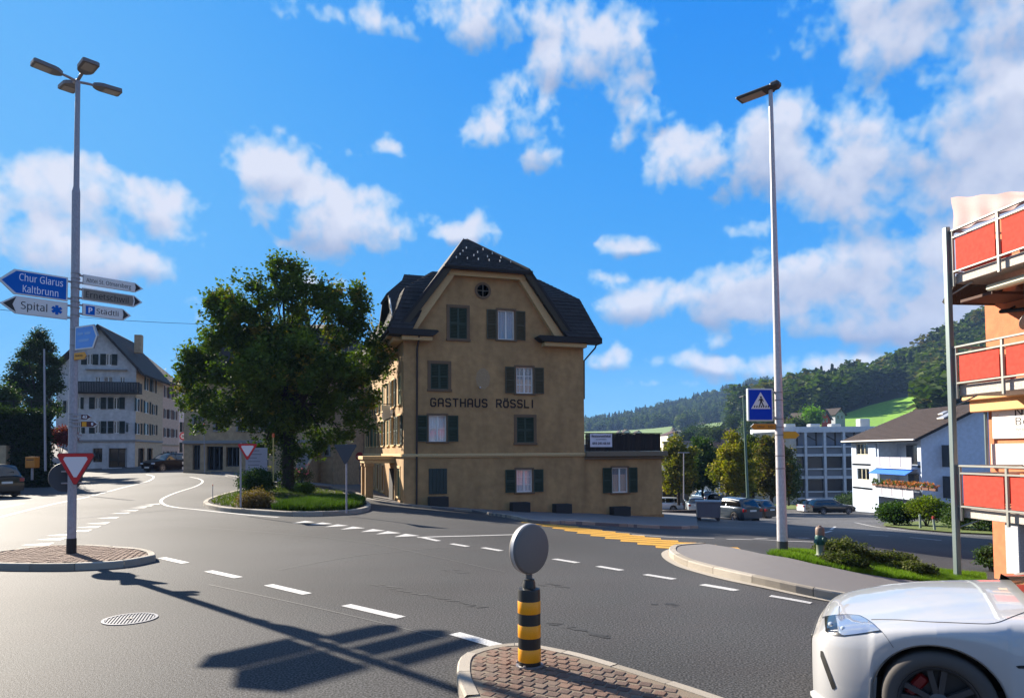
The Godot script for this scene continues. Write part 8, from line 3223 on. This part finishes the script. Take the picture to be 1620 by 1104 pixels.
	for n in 5:
		ns = Shape.new()
		ns.box(Vector3(0, 0.12 + n * 0.22, 0), Vector3(0.34, 0.21, 0.06), 0.008)
		obj("stripe", ns, mat("board_black", Color(0.08, 0.06, 0.06), 0.5) if n % 2 else mat("board_white", Color(0.82, 0.81, 0.80), 0.4), cm)
	# yellow letter box by the ivy wall
	var lb := G(50, 757)
	lb = P(50, 752, 38)
	var yo := thing("letter_box", "yellow letter box on a post in front of the ivy wall", "letter box", lb)
	ns = Shape.new()
	ns.box(Vector3(0, 0.72, 0), Vector3(0.55, 0.62, 0.4), 0.03)
	obj("box", ns, mat("post_yellow", Color(0.70, 0.42, 0.04), 0.5), yo)
	ns = Shape.new()
	ns.box(Vector3(0, 0.86, 0.2), Vector3(0.4, 0.05, 0.02), 0.004)
	obj("slot", ns, mat("board_black", Color(0.08, 0.06, 0.06), 0.5), yo)
	ns = Shape.new()
	ns.box(Vector3(0, 0.1, 0), Vector3(0.1, 0.7, 0.1), 0.01)
	obj("post", ns, steel(), yo)
	# overhead wire
	var wa := P(-40, 485.5, 34)
	var wb := P(345, 513, 49)
	var wi := thing("overhead_wire", "thin overhead wire crossing the sky at the left", "wire", wa)
	ns = Shape.new()
	var wp := []
	var wr := []
	for n in 21:
		var f := n / 20.0
		wp.append((wb - wa) * f + Vector3(0, -0.7 * f * (1 - f), 0))
		wr.append(0.014)
	ns.tube(wp, wr, 5)
	obj("cable", ns, mat("cable_black", Color(0.1, 0.1, 0.12), 0.6), wi)
	# waste containers by the annex
	var dz := G(1121, 823)
	var dt := thing("waste_container", "grey sheet-steel waste container on castors beside the parked blue hatchback", "waste container", dz, deg_to_rad(-12))
	k = -dz.z / FOC
	var cw := 37 * k
	var chh := 29 * k
	ns = Shape.new()
	ns.prism(PackedVector2Array([Vector2(-cw * 0.46, 0.2), Vector2(cw * 0.46, 0.2), Vector2(cw * 0.5, chh), Vector2(-cw * 0.5, chh)]), -0.5, 0.5)
	obj("bin", ns, mat("container_grey", Color(0.40, 0.42, 0.45), 0.5, {"metal": 0.3, "vary": [0.05, 0.75, 1.0, 145]}), dt)
	ns = Shape.new()
	ns.box(Vector3(0, chh + 0.03, 0), Vector3(cw + 0.08, 0.09, 1.1), 0.02)
	obj("lid", ns, mat("container_lid", Color(0.46, 0.48, 0.50), 0.5), dt)
	for n in 4:
		ns = Shape.new()
		ns.box(Vector3(-cw * 0.4 + n * cw * 0.27, chh * 0.55, 0.505), Vector3(0.05, chh * 0.75, 0.03), 0.008)
		obj("stiffening_rib", ns, mat("container_grey", Color(0.40, 0.42, 0.45), 0.5), dt)
	for sx in [-1.0, 1.0]:
		for sz in [-1.0, 1.0]:
			ns = Shape.new()
			ns.x = Transform3D(Basis(Vector3.BACK, 0) * Basis(Vector3.RIGHT, PI / 2), Vector3(sx * cw * 0.38, 0.11, sz * 0.4))
			ns.lathe([Vector2(0, -0.03), Vector2(0.11, -0.03), Vector2(0.11, 0.03), Vector2(0, 0.03)], 14)
			obj("castor", ns, mat("sleeve_black", Color(0.06, 0.06, 0.07), 0.6), dt)
	# posts and a small blue board in the hedge on the right
	for s in [[1457, 837, 1456, 816, "pale marker post left of the round yellow-green bush", Color(0.45, 0.5, 0.47)], [1480, 840, 1477, 819, "leaning red-topped post by the round yellow-green bush", Color(0.45, 0.5, 0.47)]]:
		var foot := G(s[0], s[1])
		var top := P(s[2], s[3], -foot.z)
		var mp := thing("marker_post", s[4], "post", foot)
		ns = Shape.new()
		ns.tube([Vector3.ZERO, top - foot], [0.06, 0.05], 8)
		obj("post", ns, mat("post_pale", s[5], 0.6), mp)
		ns = Shape.new()
		ns.lathe([Vector2(0.06, -0.06), Vector2(0.06, 0.06), Vector2(0, 0.08)], 8, top - foot)
		obj("post_top", ns, mat("post_red", Color(0.6, 0.15, 0.12), 0.6) if s[0] > 1470 else mat("post_pale", Color(0.45, 0.5, 0.47), 0.6), mp)
	var bb := G(1506, 836)
	var bo := thing("blue_board", "small bright blue board on posts in front of the low white wall", "sign", bb)
	k = -bb.z / FOC
	ns = Shape.new()
	ns.box(Vector3(0, 20 * k, 0), Vector3(16 * k, 8 * k, 0.05), 0.01)
	obj("board", ns, mat("board_bright_blue", Color(0.04, 0.42, 0.75), 0.5), bo)
	for x in [-6, 6]:
		ns = Shape.new()
		ns.box(Vector3(x * k, 8 * k, -0.03), Vector3(0.06, 17 * k, 0.05))
		obj("leg", ns, steel(), bo)

# ---------------------------------------------------------------- cars

func key_at(keys: Array, s: float) -> float:
	# smooth curve through [position, value] keys
	var n := keys.size()
	if s <= keys[0][0]:
		return keys[0][1]
	for i in n - 1:
		if s <= keys[i + 1][0]:
			var a: Array = keys[maxi(i - 1, 0)]
			var b: Array = keys[i]
			var c: Array = keys[i + 1]
			var e: Array = keys[mini(i + 2, n - 1)]
			var t: float = (s - b[0]) / (c[0] - b[0])
			var h: float = c[0] - b[0]
			var mb: float = (c[1] - a[1]) / maxf(c[0] - a[0], 1e-4) * h
			var mc: float = (e[1] - b[1]) / maxf(e[0] - b[0], 1e-4) * h
			if (c[1] - b[1]) * (b[1] - a[1]) <= 0: mb = 0.0
			if (e[1] - c[1]) * (c[1] - b[1]) <= 0: mc = 0.0
			var t2 := t * t
			var t3 := t2 * t
			return (2 * t3 - 3 * t2 + 1) * b[1] + (t3 - 2 * t2 + t) * mb + (-2 * t3 + 3 * t2) * c[1] + (t3 - t2) * mc
	return keys[n - 1][1]

# a car: x runs from the nose to the tail, z to its left side, y up
func car_section(c: Dictionary, s: float, side: float) -> PackedVector3Array:
	var hw := key_at(c.half, s)
	var sy := key_at(c.shoulder, s)
	var cy := key_at(c.deck, s)
	var yb: float = key_at(c.sill, s)
	var arch := 0.0
	for w in c.axles:
		var dx: float = s - w
		if absf(dx) < c.arch:
			yb = maxf(yb, c.radius + sqrt(c.arch * c.arch - dx * dx))
		arch = maxf(arch, 1.0 - absf(dx) / (c.arch * 1.35))
	hw += 0.022 * clampf(arch, 0, 1)
	var o := PackedVector3Array()
	var low := clampf((yb - 0.2) / 0.5, 0, 1)
	var pr := [[0.955 + 0.045 * low, 0.0], [0.985 + 0.015 * low, 0.16], [1.0, 0.38], [1.0, 0.58], [0.988, 0.78], [0.965, 0.92], [0.925, 1.0]]
	for p in pr:
		o.append(Vector3(s, lerpf(yb, sy, p[1]), side * hw * p[0]))
	for p in [[0.86, 0.28], [0.78, 0.46], [0.62, 0.68], [0.42, 0.87], [0.2, 0.97], [0.0, 1.0]]:
		o.append(Vector3(s, lerpf(sy, cy, p[1]), side * hw * p[0]))
	return o

func car_stations(c: Dictionary, fine: int) -> Array:
	var st := []
	var n := fine
	for i in n + 1:
		var f := float(i) / n
		st.append(c.length * (0.5 - 0.5 * cos(PI * f)) * 0.5 + c.length * f * 0.5)
	for w in c.axles:
		for k in 25:
			st.append(w - c.arch * cos(PI * k / 24.0) * 0.9999)
	st.sort()
	var o := [st[0]]
	for s in st:
		if s - o[o.size() - 1] > 0.004:
			o.append(s)
	return o

func make_car(t: Node3D, c: Dictionary, body: Material, fine := 34) -> void:
	var rub := mat("tyre_rubber", Color(0.26, 0.245, 0.235), 0.85)
	var dark := mat("car_dark", Color(0.03, 0.03, 0.033), 0.6)
	var gl := mat("car_glass", Color(0.025, 0.03, 0.035), 0.05, {"spec": 1.0})
	var st := car_stations(c, fine)
	var sh := Shape.new()
	for side in [1.0, -1.0]:
		var rows := []
		for s in st:
			rows.append(car_section(c, s, side))
		sh.grid(rows, side < 0)
		# nose and tail
		for e in [0, st.size() - 1]:
			var sec: PackedVector3Array = rows[e]
			for k in sec.size() - 1:
				var a := sec[k]
				var b := sec[k + 1]
				var a0 := Vector3(a.x, a.y, 0)
				var b0 := Vector3(b.x, b.y, 0)
				if (e == 0) == (side > 0):
					sh.quad(a0, a, b, b0)
				else:
					sh.quad(a, a0, b0, b)
	obj("body", sh, body, t)
	# underside and wheel wells
	var un := Shape.new()
	un.box(Vector3(c.length / 2, 0.30, 0), Vector3(c.length - 0.5, 0.2, c.width * 0.7))
	for w in c.axles:
		for side in [1.0, -1.0]:
			var rows := []
			for k in 17:
				var a := PI * k / 16.0
				rows.append(PackedVector3Array([Vector3(w - cos(a) * c.arch * 0.995, c.radius + sin(a) * c.arch * 0.995 - (0.25 if k in [0, 16] else 0.0), side * (c.width / 2 - 0.04)), Vector3(w - cos(a) * c.arch * 0.995, c.radius + sin(a) * c.arch * 0.995 - (0.25 if k in [0, 16] else 0.0), side * c.width * 0.22)]))
			un.grid(rows, side < 0)
	obj("underbody", un, dark, t)
	# glasshouse
	var g := Shape.new()
	var rf := Shape.new()
	var n := 26
	for side in [1.0, -1.0]:
		var rows := []
		var top := []
		for i in n + 1:
			var s := lerpf(c.glass[0], c.glass[1], float(i) / n)
			var hw := key_at(c.half, s) - 0.09
			var y0 := key_at(c.shoulder, s) - 0.01
			var yc := key_at(c.deck, s) - 0.015
			var yt := key_at(c.roof, s)
			var up := maxf(0.0, yt - y0)
			var tw := hw - up * 0.36
			var mid := maxf(yt - 0.05, yc - 0.02)
			rows.append(PackedVector3Array([Vector3(s, y0, side * hw), Vector3(s, lerpf(y0, mid, 0.5), side * lerpf(hw, tw, 0.46)), Vector3(s, mid - 0.02, side * tw), Vector3(s, maxf(yt - 0.012, yc), side * (tw - 0.09)), Vector3(s, maxf(yt + 0.012, yc), side * tw * 0.5), Vector3(s, maxf(yt + 0.02, yc), 0.0)]))
			if s >= c.top[0] and s <= c.top[1]:
				top.append(PackedVector3Array([Vector3(s, mid - 0.05, side * (tw + 0.012)), Vector3(s, mid - 0.01, side * (tw + 0.006)), Vector3(s, yt, side * (tw - 0.085)), Vector3(s, yt + 0.024, side * tw * 0.5), Vector3(s, yt + 0.032, 0.0)]))
		g.grid(rows, side < 0)
		rf.grid(top, side < 0)
		for ps in c.pillars:
			var pl := []
			for q in 2:
				var s: float = ps + q * 0.09
				var hw := key_at(c.half, s) - 0.09
				var y0 := key_at(c.shoulder, s) - 0.01
				var yt := key_at(c.roof, s)
				var tw := hw - maxf(0.0, yt - y0) * 0.36
				pl.append(PackedVector3Array([Vector3(s, y0, side * (hw + 0.006)), Vector3(s, yt - 0.06, side * (tw + 0.007))]))
			rf.grid(pl, side < 0)
	obj("windows", g, gl, t)
	obj("roof_panel", rf, body, t)
	# wheels
	for w in c.axles:
		for side in [1.0, -1.0]:
			var wh := obj_empty(t, "wheel")
			wh.position = Vector3(w, c.radius, side * (c.width / 2 - 0.115))
			wh.rotation.y = 0.0 if side > 0 else PI
			make_wheel(wh, c, rub)
	# lamps, plates, mirrors
	for side in [1.0, -1.0]:
		if not c.get("own_lamps", false):
			var p := key_at(c.half, 0.1) * 0.78
			var lm := Shape.new()
			lm.box(Vector3(0.08, key_at(c.shoulder, 0.12) - 0.1, side * p), Vector3(0.22, 0.13, 0.34), 0.04)
			obj("headlight", lm, mat("lamp_clear", Color(0.72, 0.76, 0.80), 0.1, {"spec": 0.8}), t)
		var e: float = c.length
		var q := key_at(c.half, e - 0.08) * 0.84
		var tm := Shape.new()
		tm.box(Vector3(e - 0.05, key_at(c.shoulder, e - 0.1) - 0.14, side * q), Vector3(0.14, 0.22, 0.26), 0.04)
		obj("tail_light", tm, mat("tail_red", Color(0.55, 0.02, 0.02), 0.15, {"spec": 0.8}), t)
		var ms: float = c.mirror
		var mi := Shape.new()
		mi.box(Vector3(ms, key_at(c.shoulder, ms) + 0.09, side * (key_at(c.half, ms) + 0.06)), Vector3(0.12, 0.15, 0.22), 0.05)
		obj("mirror", mi, body if not c.get("dark_mirror", false) else dark, t)
	var gr := Shape.new()
	gr.box(Vector3(-0.005, 0.42, 0), Vector3(0.04, 0.26, key_at(c.half, 0.0) * 1.1), 0.01)
	obj("grille", gr, dark, t)
	for e in ([[c.length + 0.01, 0.75]] if c.get("own_lamps", false) else [[-0.032, 0.40], [c.length + 0.01, 0.75]]):
		var pl := Shape.new()
		pl.box(Vector3(e[0], e[1], 0), Vector3(0.012, 0.11, 0.50), 0.003)
		obj("number_plate", pl, mat("plate_white", Color(0.82, 0.82, 0.80), 0.5), t)

func make_wheel(wh: Node3D, c: Dictionary, rub: Material) -> void:
	var r: float = c.radius
	var key := "tyre %.3f" % r
	if not shared.has(key):
		var s := Shape.new()
		s.x = Transform3D(Basis(Vector3.RIGHT, PI / 2), Vector3.ZERO)
		s.lathe([Vector2(r * 0.70, -0.10), Vector2(r * 0.93, -0.115), Vector2(r * 0.985, -0.095), Vector2(r, -0.06), Vector2(r, 0.06), Vector2(r * 0.985, 0.095), Vector2(r * 0.93, 0.115), Vector2(r * 0.78, 0.118), Vector2(r * 0.72, 0.106), Vector2(r * 0.705, 0.08), Vector2(r * 0.70, -0.10)], 48)
		shared[key] = s.mesh()
		s = Shape.new()
		s.x = Transform3D(Basis(Vector3.RIGHT, PI / 2), Vector3.ZERO)
		s.lathe([Vector2(0.0, 0.01), Vector2(r * 0.69, 0.005)], 30)
		shared[key + "b"] = s.mesh()
		# rim lip, hub and spokes
		s = Shape.new()
		s.x = Transform3D(Basis(Vector3.RIGHT, PI / 2), Vector3.ZERO)
		s.lathe([Vector2(r * 0.63, 0.04), Vector2(r * 0.655, 0.098), Vector2(r * 0.705, 0.108), Vector2(r * 0.72, 0.10)], 48)
		s.lathe([Vector2(r * 0.20, 0.03), Vector2(r * 0.19, 0.075), Vector2(r * 0.12, 0.085), Vector2(0, 0.085)], 24)
		var n: int = c.get("spokes", 5)
		for k in n:
			for h in [-1.0, 1.0]:
				var a := TAU * k / n + 0.35
				var d := Vector3(cos(a), sin(a), 0)
				var q: Vector3 = Vector3(-sin(a), cos(a), 0) * h
				s.x = Transform3D.IDENTITY
				var i0: Vector3 = d * r * 0.14 + q * r * 0.03
				var o0: Vector3 = d * r * 0.66 + q * r * 0.13
				var wq: Vector3 = q * r * 0.052
				s.quad(i0 - wq + Vector3(0, 0, 0.074), o0 - wq + Vector3(0, 0, 0.09), o0 + wq + Vector3(0, 0, 0.09), i0 + wq + Vector3(0, 0, 0.074))
				s.quad(i0 + wq + Vector3(0, 0, 0.074), o0 + wq + Vector3(0, 0, 0.09), o0 + wq + Vector3(0, 0, 0.04), i0 + wq + Vector3(0, 0, 0.03))
				s.quad(o0 - wq + Vector3(0, 0, 0.09), i0 - wq + Vector3(0, 0, 0.074), i0 - wq + Vector3(0, 0, 0.03), o0 - wq + Vector3(0, 0, 0.04))
		shared[key + "r"] = s.mesh()
	obj("tyre", shared[key], rub, wh)
	obj("brake_disc", shared[key + "b"], mat("brake_steel", Color(0.22, 0.22, 0.23) if c.get("own_lamps", false) else Color(0.1, 0.1, 0.11), 0.4, {"metal": 0.6}) if c.get("own_lamps", false) else mat("wheel_dark", Color(0.05, 0.05, 0.055), 0.6), wh)
	obj("rim", shared[key + "r"], c.rim, wh)

func car_kind(kind: String) -> Dictionary:
	var rim := mat("rim_silver", Color(0.55, 0.55, 0.57), 0.35, {"metal": 0.6})
	if kind == "suv":
		return {"length": 4.5, "width": 1.86, "axles": [0.88, 3.55], "arch": 0.40, "radius": 0.35, "rim": rim, "mirror": 1.55,
			"half": [[0, 0.66], [0.12, 0.80], [0.5, 0.90], [1.5, 0.92], [3.4, 0.92], [4.2, 0.88], [4.5, 0.78]], "shoulder": [[0, 0.80], [0.3, 0.94], [1.2, 1.04], [4.1, 1.08], [4.5, 1.0]],
			"deck": [[0, 0.84], [0.3, 1.0], [1.2, 1.10], [4.1, 1.10], [4.5, 1.03]], "sill": [[0, 0.30], [4.5, 0.32]],
			"glass": [1.05, 4.38], "top": [1.95, 4.1], "roof": [[1.05, 1.08], [1.9, 1.60], [2.6, 1.66], [3.8, 1.62], [4.1, 1.56], [4.38, 1.06]], "pillars": [2.55, 3.5]}
	if kind == "wagon":
		return {"length": 4.55, "width": 1.78, "axles": [0.88, 3.5], "arch": 0.36, "radius": 0.32, "rim": rim, "mirror": 1.6,
			"half": [[0, 0.62], [0.12, 0.76], [0.5, 0.86], [1.5, 0.88], [3.4, 0.88], [4.2, 0.83], [4.55, 0.74]], "shoulder": [[0, 0.64], [0.3, 0.78], [1.2, 0.88], [4.1, 0.95], [4.55, 0.88]],
			"deck": [[0, 0.68], [0.3, 0.83], [1.2, 0.95], [4.1, 0.97], [4.55, 0.9]], "sill": [[0, 0.22], [4.55, 0.26]],
			"glass": [1.1, 4.42], "top": [2.1, 4.05], "roof": [[1.1, 0.92], [2.1, 1.40], [2.8, 1.46], [3.7, 1.43], [4.05, 1.36], [4.42, 0.92]], "pillars": [2.65, 3.55]}
	return {"length": 4.05, "width": 1.74, "axles": [0.82, 3.3], "arch": 0.36, "radius": 0.32, "rim": rim, "mirror": 1.4,
		"half": [[0, 0.62], [0.12, 0.76], [0.5, 0.85], [1.5, 0.87], [3.2, 0.87], [3.8, 0.82], [4.05, 0.72]], "shoulder": [[0, 0.68], [0.3, 0.82], [1.1, 0.92], [3.7, 0.98], [4.05, 0.9]],
		"deck": [[0, 0.72], [0.3, 0.87], [1.1, 0.98], [3.7, 1.0], [4.05, 0.93]], "sill": [[0, 0.22], [4.05, 0.26]],
		"glass": [0.95, 3.95], "top": [1.85, 3.6], "roof": [[0.95, 0.95], [1.85, 1.45], [2.4, 1.50], [3.3, 1.46], [3.6, 1.40], [3.95, 0.95]], "pillars": [2.35]}

func parked(label: String, kind: String, paint_col: Color, at: Vector3, heading: float, group := "", metal := 0.2) -> Node3D:
	# heading: the way the nose points, in degrees from the right (0), away (90), left (180), towards the viewer (270)
	var t := thing("parked_car", label, "car", at, deg_to_rad(heading + 180.0), group)
	var c := car_kind(kind)
	var m := mat("paint %s" % paint_col.to_html(), paint_col, 0.35, {"metal": metal, "coat": 1.0} if metal > 0.0 else {"spec": 0.2})
	var key := "car %s %s" % [kind, paint_col.to_html()]
	var pivot_x: float = c.length / 2
	make_car(t, c, m, 22)
	for ch in t.get_children():
		ch.position.x -= pivot_x
	return t

func build_parked_cars() -> void:
	var g := "cars parked behind the annex"
	parked("black car at the left edge of the picture, tail towards the lamp mast", "suv", Color(0.035, 0.035, 0.04), G(-16, 786) + Vector3(-0.6, 0, -0.3), 152.0)
	parked("dark maroon car facing the viewer in front of the row houses", "suv", Color(0.06, 0.025, 0.03), P(263, 745.5, 64), 252.0, "", 0.0)
	parked("silver-white car half hidden behind the annex corner", "wagon", Color(0.72, 0.75, 0.80), P(1046, 808, 74), 172.0, g)
	parked("white car parked between the annex corner and the grey container", "hatch", Color(0.82, 0.82, 0.84), P(1081, 808, 78), 20.0, g)
	parked("pale silver car behind the waste container", "wagon", Color(0.62, 0.66, 0.68), P(1101, 809, 66), 78.0, g, 0.5)
	parked("silver-blue car further back between container and garage", "suv", Color(0.55, 0.62, 0.68), P(1114, 797, 84), 96.0, g, 0.5)
	parked("black car with shiny roof in the second car-park row", "wagon", Color(0.05, 0.055, 0.06), P(1137, 801, 76), 60.0, g)
	parked("blue-grey hatchback parked right beside the waste container", "hatch", Color(0.16, 0.22, 0.28), P(1158, 822.5, 45), 112.0, g, 0.4)
	parked("dark car behind the thin green post", "wagon", Color(0.06, 0.07, 0.08), P(1182, 819, 52), 122.0, g)
	parked("white car peeping out behind the black estate car", "hatch", Color(0.82, 0.82, 0.84), P(1294, 811, 76), 8.0, "")
	parked("black estate car in front of the office block", "wagon", Color(0.03, 0.032, 0.036), P(1315, 812, 70.5), 4.0, "")
	parked("white car under the white apartment house", "hatch", Color(0.82, 0.82, 0.84), P(1440, 822, 63), 200.0, "")

func build_white_car() -> void:
	var at := Vector3(2.80, 0.0, -4.60)
	var turn := deg_to_rad(-28)
	var c := {"length": 4.5, "width": 1.88, "axles": [0.80, 3.52], "arch": 0.392, "radius": 0.338, "mirror": 1.78, "own_lamps": true, "dark_mirror": true,
		"rim": mat("rim_black", Color(0.26, 0.26, 0.27), 0.35, {"metal": 0.4}),
		"half": [[0, 0.50], [0.03, 0.60], [0.09, 0.70], [0.18, 0.785], [0.32, 0.85], [0.55, 0.90], [0.85, 0.925], [1.5, 0.925], [3.4, 0.94], [4.1, 0.89], [4.5, 0.74]],
		"shoulder": [[0, 0.56], [0.06, 0.64], [0.16, 0.70], [0.35, 0.755], [0.7, 0.825], [1.2, 0.885], [1.8, 0.93], [3.2, 0.97], [4.2, 0.98], [4.5, 0.90]],
		"deck": [[0, 0.575], [0.06, 0.665], [0.16, 0.735], [0.35, 0.785], [0.7, 0.865], [1.2, 0.935], [1.7, 0.975], [3.2, 1.02], [4.2, 1.03], [4.5, 0.94]],
		"sill": [[0, 0.17], [0.3, 0.15], [4.2, 0.19], [4.5, 0.28]],
		"glass": [1.36, 4.0], "top": [2.25, 3.5], "roof": [[1.36, 0.99], [2.25, 1.32], [2.8, 1.37], [3.4, 1.31], [4.0, 1.0]], "pillars": [2.6, 3.3]}
	var hub_x: float = c.axles[0]
	var B := Basis(Vector3.UP, turn)
	# the front wheel's outer face stands at the given point
	var origin := at - B * Vector3(hub_x, 0, c.width / 2 - 0.02)
	origin.y = gy(at.x, at.z)
	var t := thing("white_sports_car", "white coupe car with black wheels nosing in at the lower right", "car", origin, turn)
	var white := mat("car_white", Color(0.63, 0.63, 0.635), 0.35, {"coat": 1.0})
	make_car(t, c, white, 70)
	var dark := mat("car_dark", Color(0.03, 0.03, 0.033), 0.6)
	# outlines of lamps, joints and vents, laid on the wing where the photograph shows them
	var skin := []
	var st := car_stations(c, 70)
	var sections := []
	for s in st:
		if s < 2.1:
			sections.append(car_section(c, s, 1.0))
	var X := t.transform
	var inv := X.affine_inverse()
	var on_body := func(zx: float, zy: float, lift: float) -> Vector3:
		var px := 1270.0 + zx / 4.63
		var py := 900.0 + zy / 4.63
		var o := inv * Vector3(0, EYE, 0)
		var dir := (inv * P(px, py, 3.0) - o).normalized()
		var best := 1e9
		var hit := Vector3.ZERO
		for i in sections.size() - 1:
			for k in 12:
				for h in 2:
					var a: Vector3 = sections[i][k]
					var b: Vector3 = sections[i + 1][k + 1]
					var e: Vector3 = sections[i + 1][k] if h == 0 else sections[i][k + 1]
					var p: Variant = Geometry3D.ray_intersects_triangle(o, dir, a, b, e)
					if p != null and o.distance_to(p) < best:
						best = o.distance_to(p)
						var nn := (b - a).cross(e - a).normalized()
						if nn.dot(dir) > 0:
							nn = -nn
						hit = p + nn * lift
		return hit
	var fill := func(called: String, top: Array, low: Array, lift: float, m: Material, parent: Node) -> MeshInstance3D:
		# between an upper and a lower outline, each [x, y] from left to right
		var rows := []
		for i in 21:
			var f := i / 20.0
			var x := lerpf(maxf(top[0][0], low[0][0]), minf(top[top.size() - 1][0], low[low.size() - 1][0]), f)
			var y0 := poly_y(top, x)
			var y1 := poly_y(low, x)
			var row := PackedVector3Array()
			for j in 7:
				row.append(on_body.call(x, lerpf(y1, y0, j / 6.0), lift))
			if not Vector3.ZERO in row:
				rows.append(row)
		var sh := Shape.new()
		sh.grid(rows)
		return obj(called, sh, m, parent)
	var hl: MeshInstance3D = fill.call("headlight", [[150, 352], [230, 338], [330, 334], [420, 340], [465, 362], [520, 400], [578, 455]], [[150, 356], [156, 425], [175, 465], [230, 490], [300, 495], [390, 485], [480, 472], [578, 458]], 0.004, mat("headlight_housing", Color(0.12, 0.125, 0.135), 0.12, {"spec": 0.8}), t)
	fill.call("lens", [[246, 347], [330, 341], [415, 346], [460, 368], [515, 405], [570, 452]], [[246, 352], [256, 455], [300, 489], [390, 479], [480, 466], [570, 454]], 0.007, mat("headlight_lens", Color(0.62, 0.66, 0.72), 0.06, {"spec": 1.0, "metal": 0.6}), hl)
	var pj := Shape.new()
	for q in [[208, 410, 0.017], [296, 440, 0.014]]:
		pj.x = Transform3D(Basis(Vector3.UP, -0.45) * Basis(Vector3.RIGHT, PI / 2), on_body.call(q[0], q[1], 0.006))
		pj.lathe([Vector2(q[2], -0.01), Vector2(q[2], 0.003), Vector2(q[2] * 0.8, 0.005), Vector2(0, 0.006)], 18)
	obj("projector", pj, mat("lamp_clear", Color(0.72, 0.76, 0.80), 0.1, {"spec": 0.8}), hl)
	for l in [["shut_line", 0.006, [[505, 372], [600, 372], [720, 375], [900, 387], [1100, 395], [1300, 403], [1380, 402], [1450, 388], [1540, 352], [1640, 315]]], ["shut_line", 0.005, [[270, 334], [270, 290], [276, 262]]], ["shut_line", 0.0025, [[582, 458], [620, 505], [668, 576]]]]:
		var pts := PackedVector2Array()
		for q in l[2]:
			pts.append(Vector2(q[0], q[1]))
		var strip := []
		for q in smooth_line(pts, false, 14.0):
			var p: Vector3 = on_body.call(q.x, q.y, 0.0015)
			if p == Vector3.ZERO:
				continue
			strip.append(p)
		if strip.size() < 3:
			continue
		var rows := []
		for i in strip.size():
			var td: Vector3 = strip[mini(i + 1, strip.size() - 1)] - strip[maxi(i - 1, 0)]
			var to_eye: Vector3 = (inv * Vector3(0, EYE, 0) - strip[i]).normalized()
			var sd: Vector3 = td.cross(to_eye).normalized() * l[1] * 0.5
			rows.append(PackedVector3Array([strip[i] - sd, strip[i] + sd]))
		var sh := Shape.new()
		sh.grid(rows)
		obj(l[0], sh, mat("panel_gap", Color(0.16, 0.16, 0.165), 0.8), t)
	fill.call("bumper_vent", [[134, 600], [150, 600], [200, 735], [246, 862]], [[134, 640], [165, 730], [222, 885], [246, 872]], 0.003, dark, t)
	fill.call("side_vent", [[1565, 712], [1590, 707], [1640, 706]], [[1565, 714], [1585, 729], [1640, 730]], 0.003, dark, t)
	var lip := Shape.new()
	var lr := []
	for i in 20:
		var s := lerpf(0.0, 0.42, i / 19.0)
		var a := car_section(c, s, 1.0)
		lr.append(PackedVector3Array([a[0] + Vector3(-0.02, -0.03, 0.02), a[0] + Vector3(-0.02, 0.0, 0.025), a[0] + Vector3(0.02, 0.012, -0.01)]))
	lip.grid(lr)
	obj("front_lip", lip, white, t)
	# arch lip so that the wing has an edge
	for w in [c.axles[0]]:
		var rows := []
		for k in 33:
			var a := PI * (k / 32.0)
			var p := Vector3(w - cos(a) * c.arch, c.radius + sin(a) * c.arch, 0)
			var sec := car_section(c, clampf(p.x, w - c.arch * 0.999, w + c.arch * 0.999), 1.0)
			var z := sec[0].z
			rows.append(PackedVector3Array([Vector3(p.x, p.y, z + 0.002), Vector3(w - cos(a) * (c.arch - 0.012), c.radius + sin(a) * (c.arch - 0.012), z - 0.008), Vector3(w - cos(a) * (c.arch - 0.012), c.radius + sin(a) * (c.arch - 0.012), z - 0.06)]))
		var al := Shape.new()
		al.grid(rows, true)
		obj("arch_lip", al, white, t)
	# red caliper in the front wheel
	var cal := Shape.new()
	var rr: float = c.radius
	cal.x = Transform3D(Basis(Vector3.BACK, 2.5), Vector3(hub_x, rr, c.width / 2 - 0.115))
	cal.box(Vector3(rr * 0.46, 0, 0.032), Vector3(rr * 0.22, rr * 0.5, 0.05), 0.015)
	obj("brake_caliper", cal, mat("caliper_red", Color(0.42, 0.03, 0.05), 0.4), t)
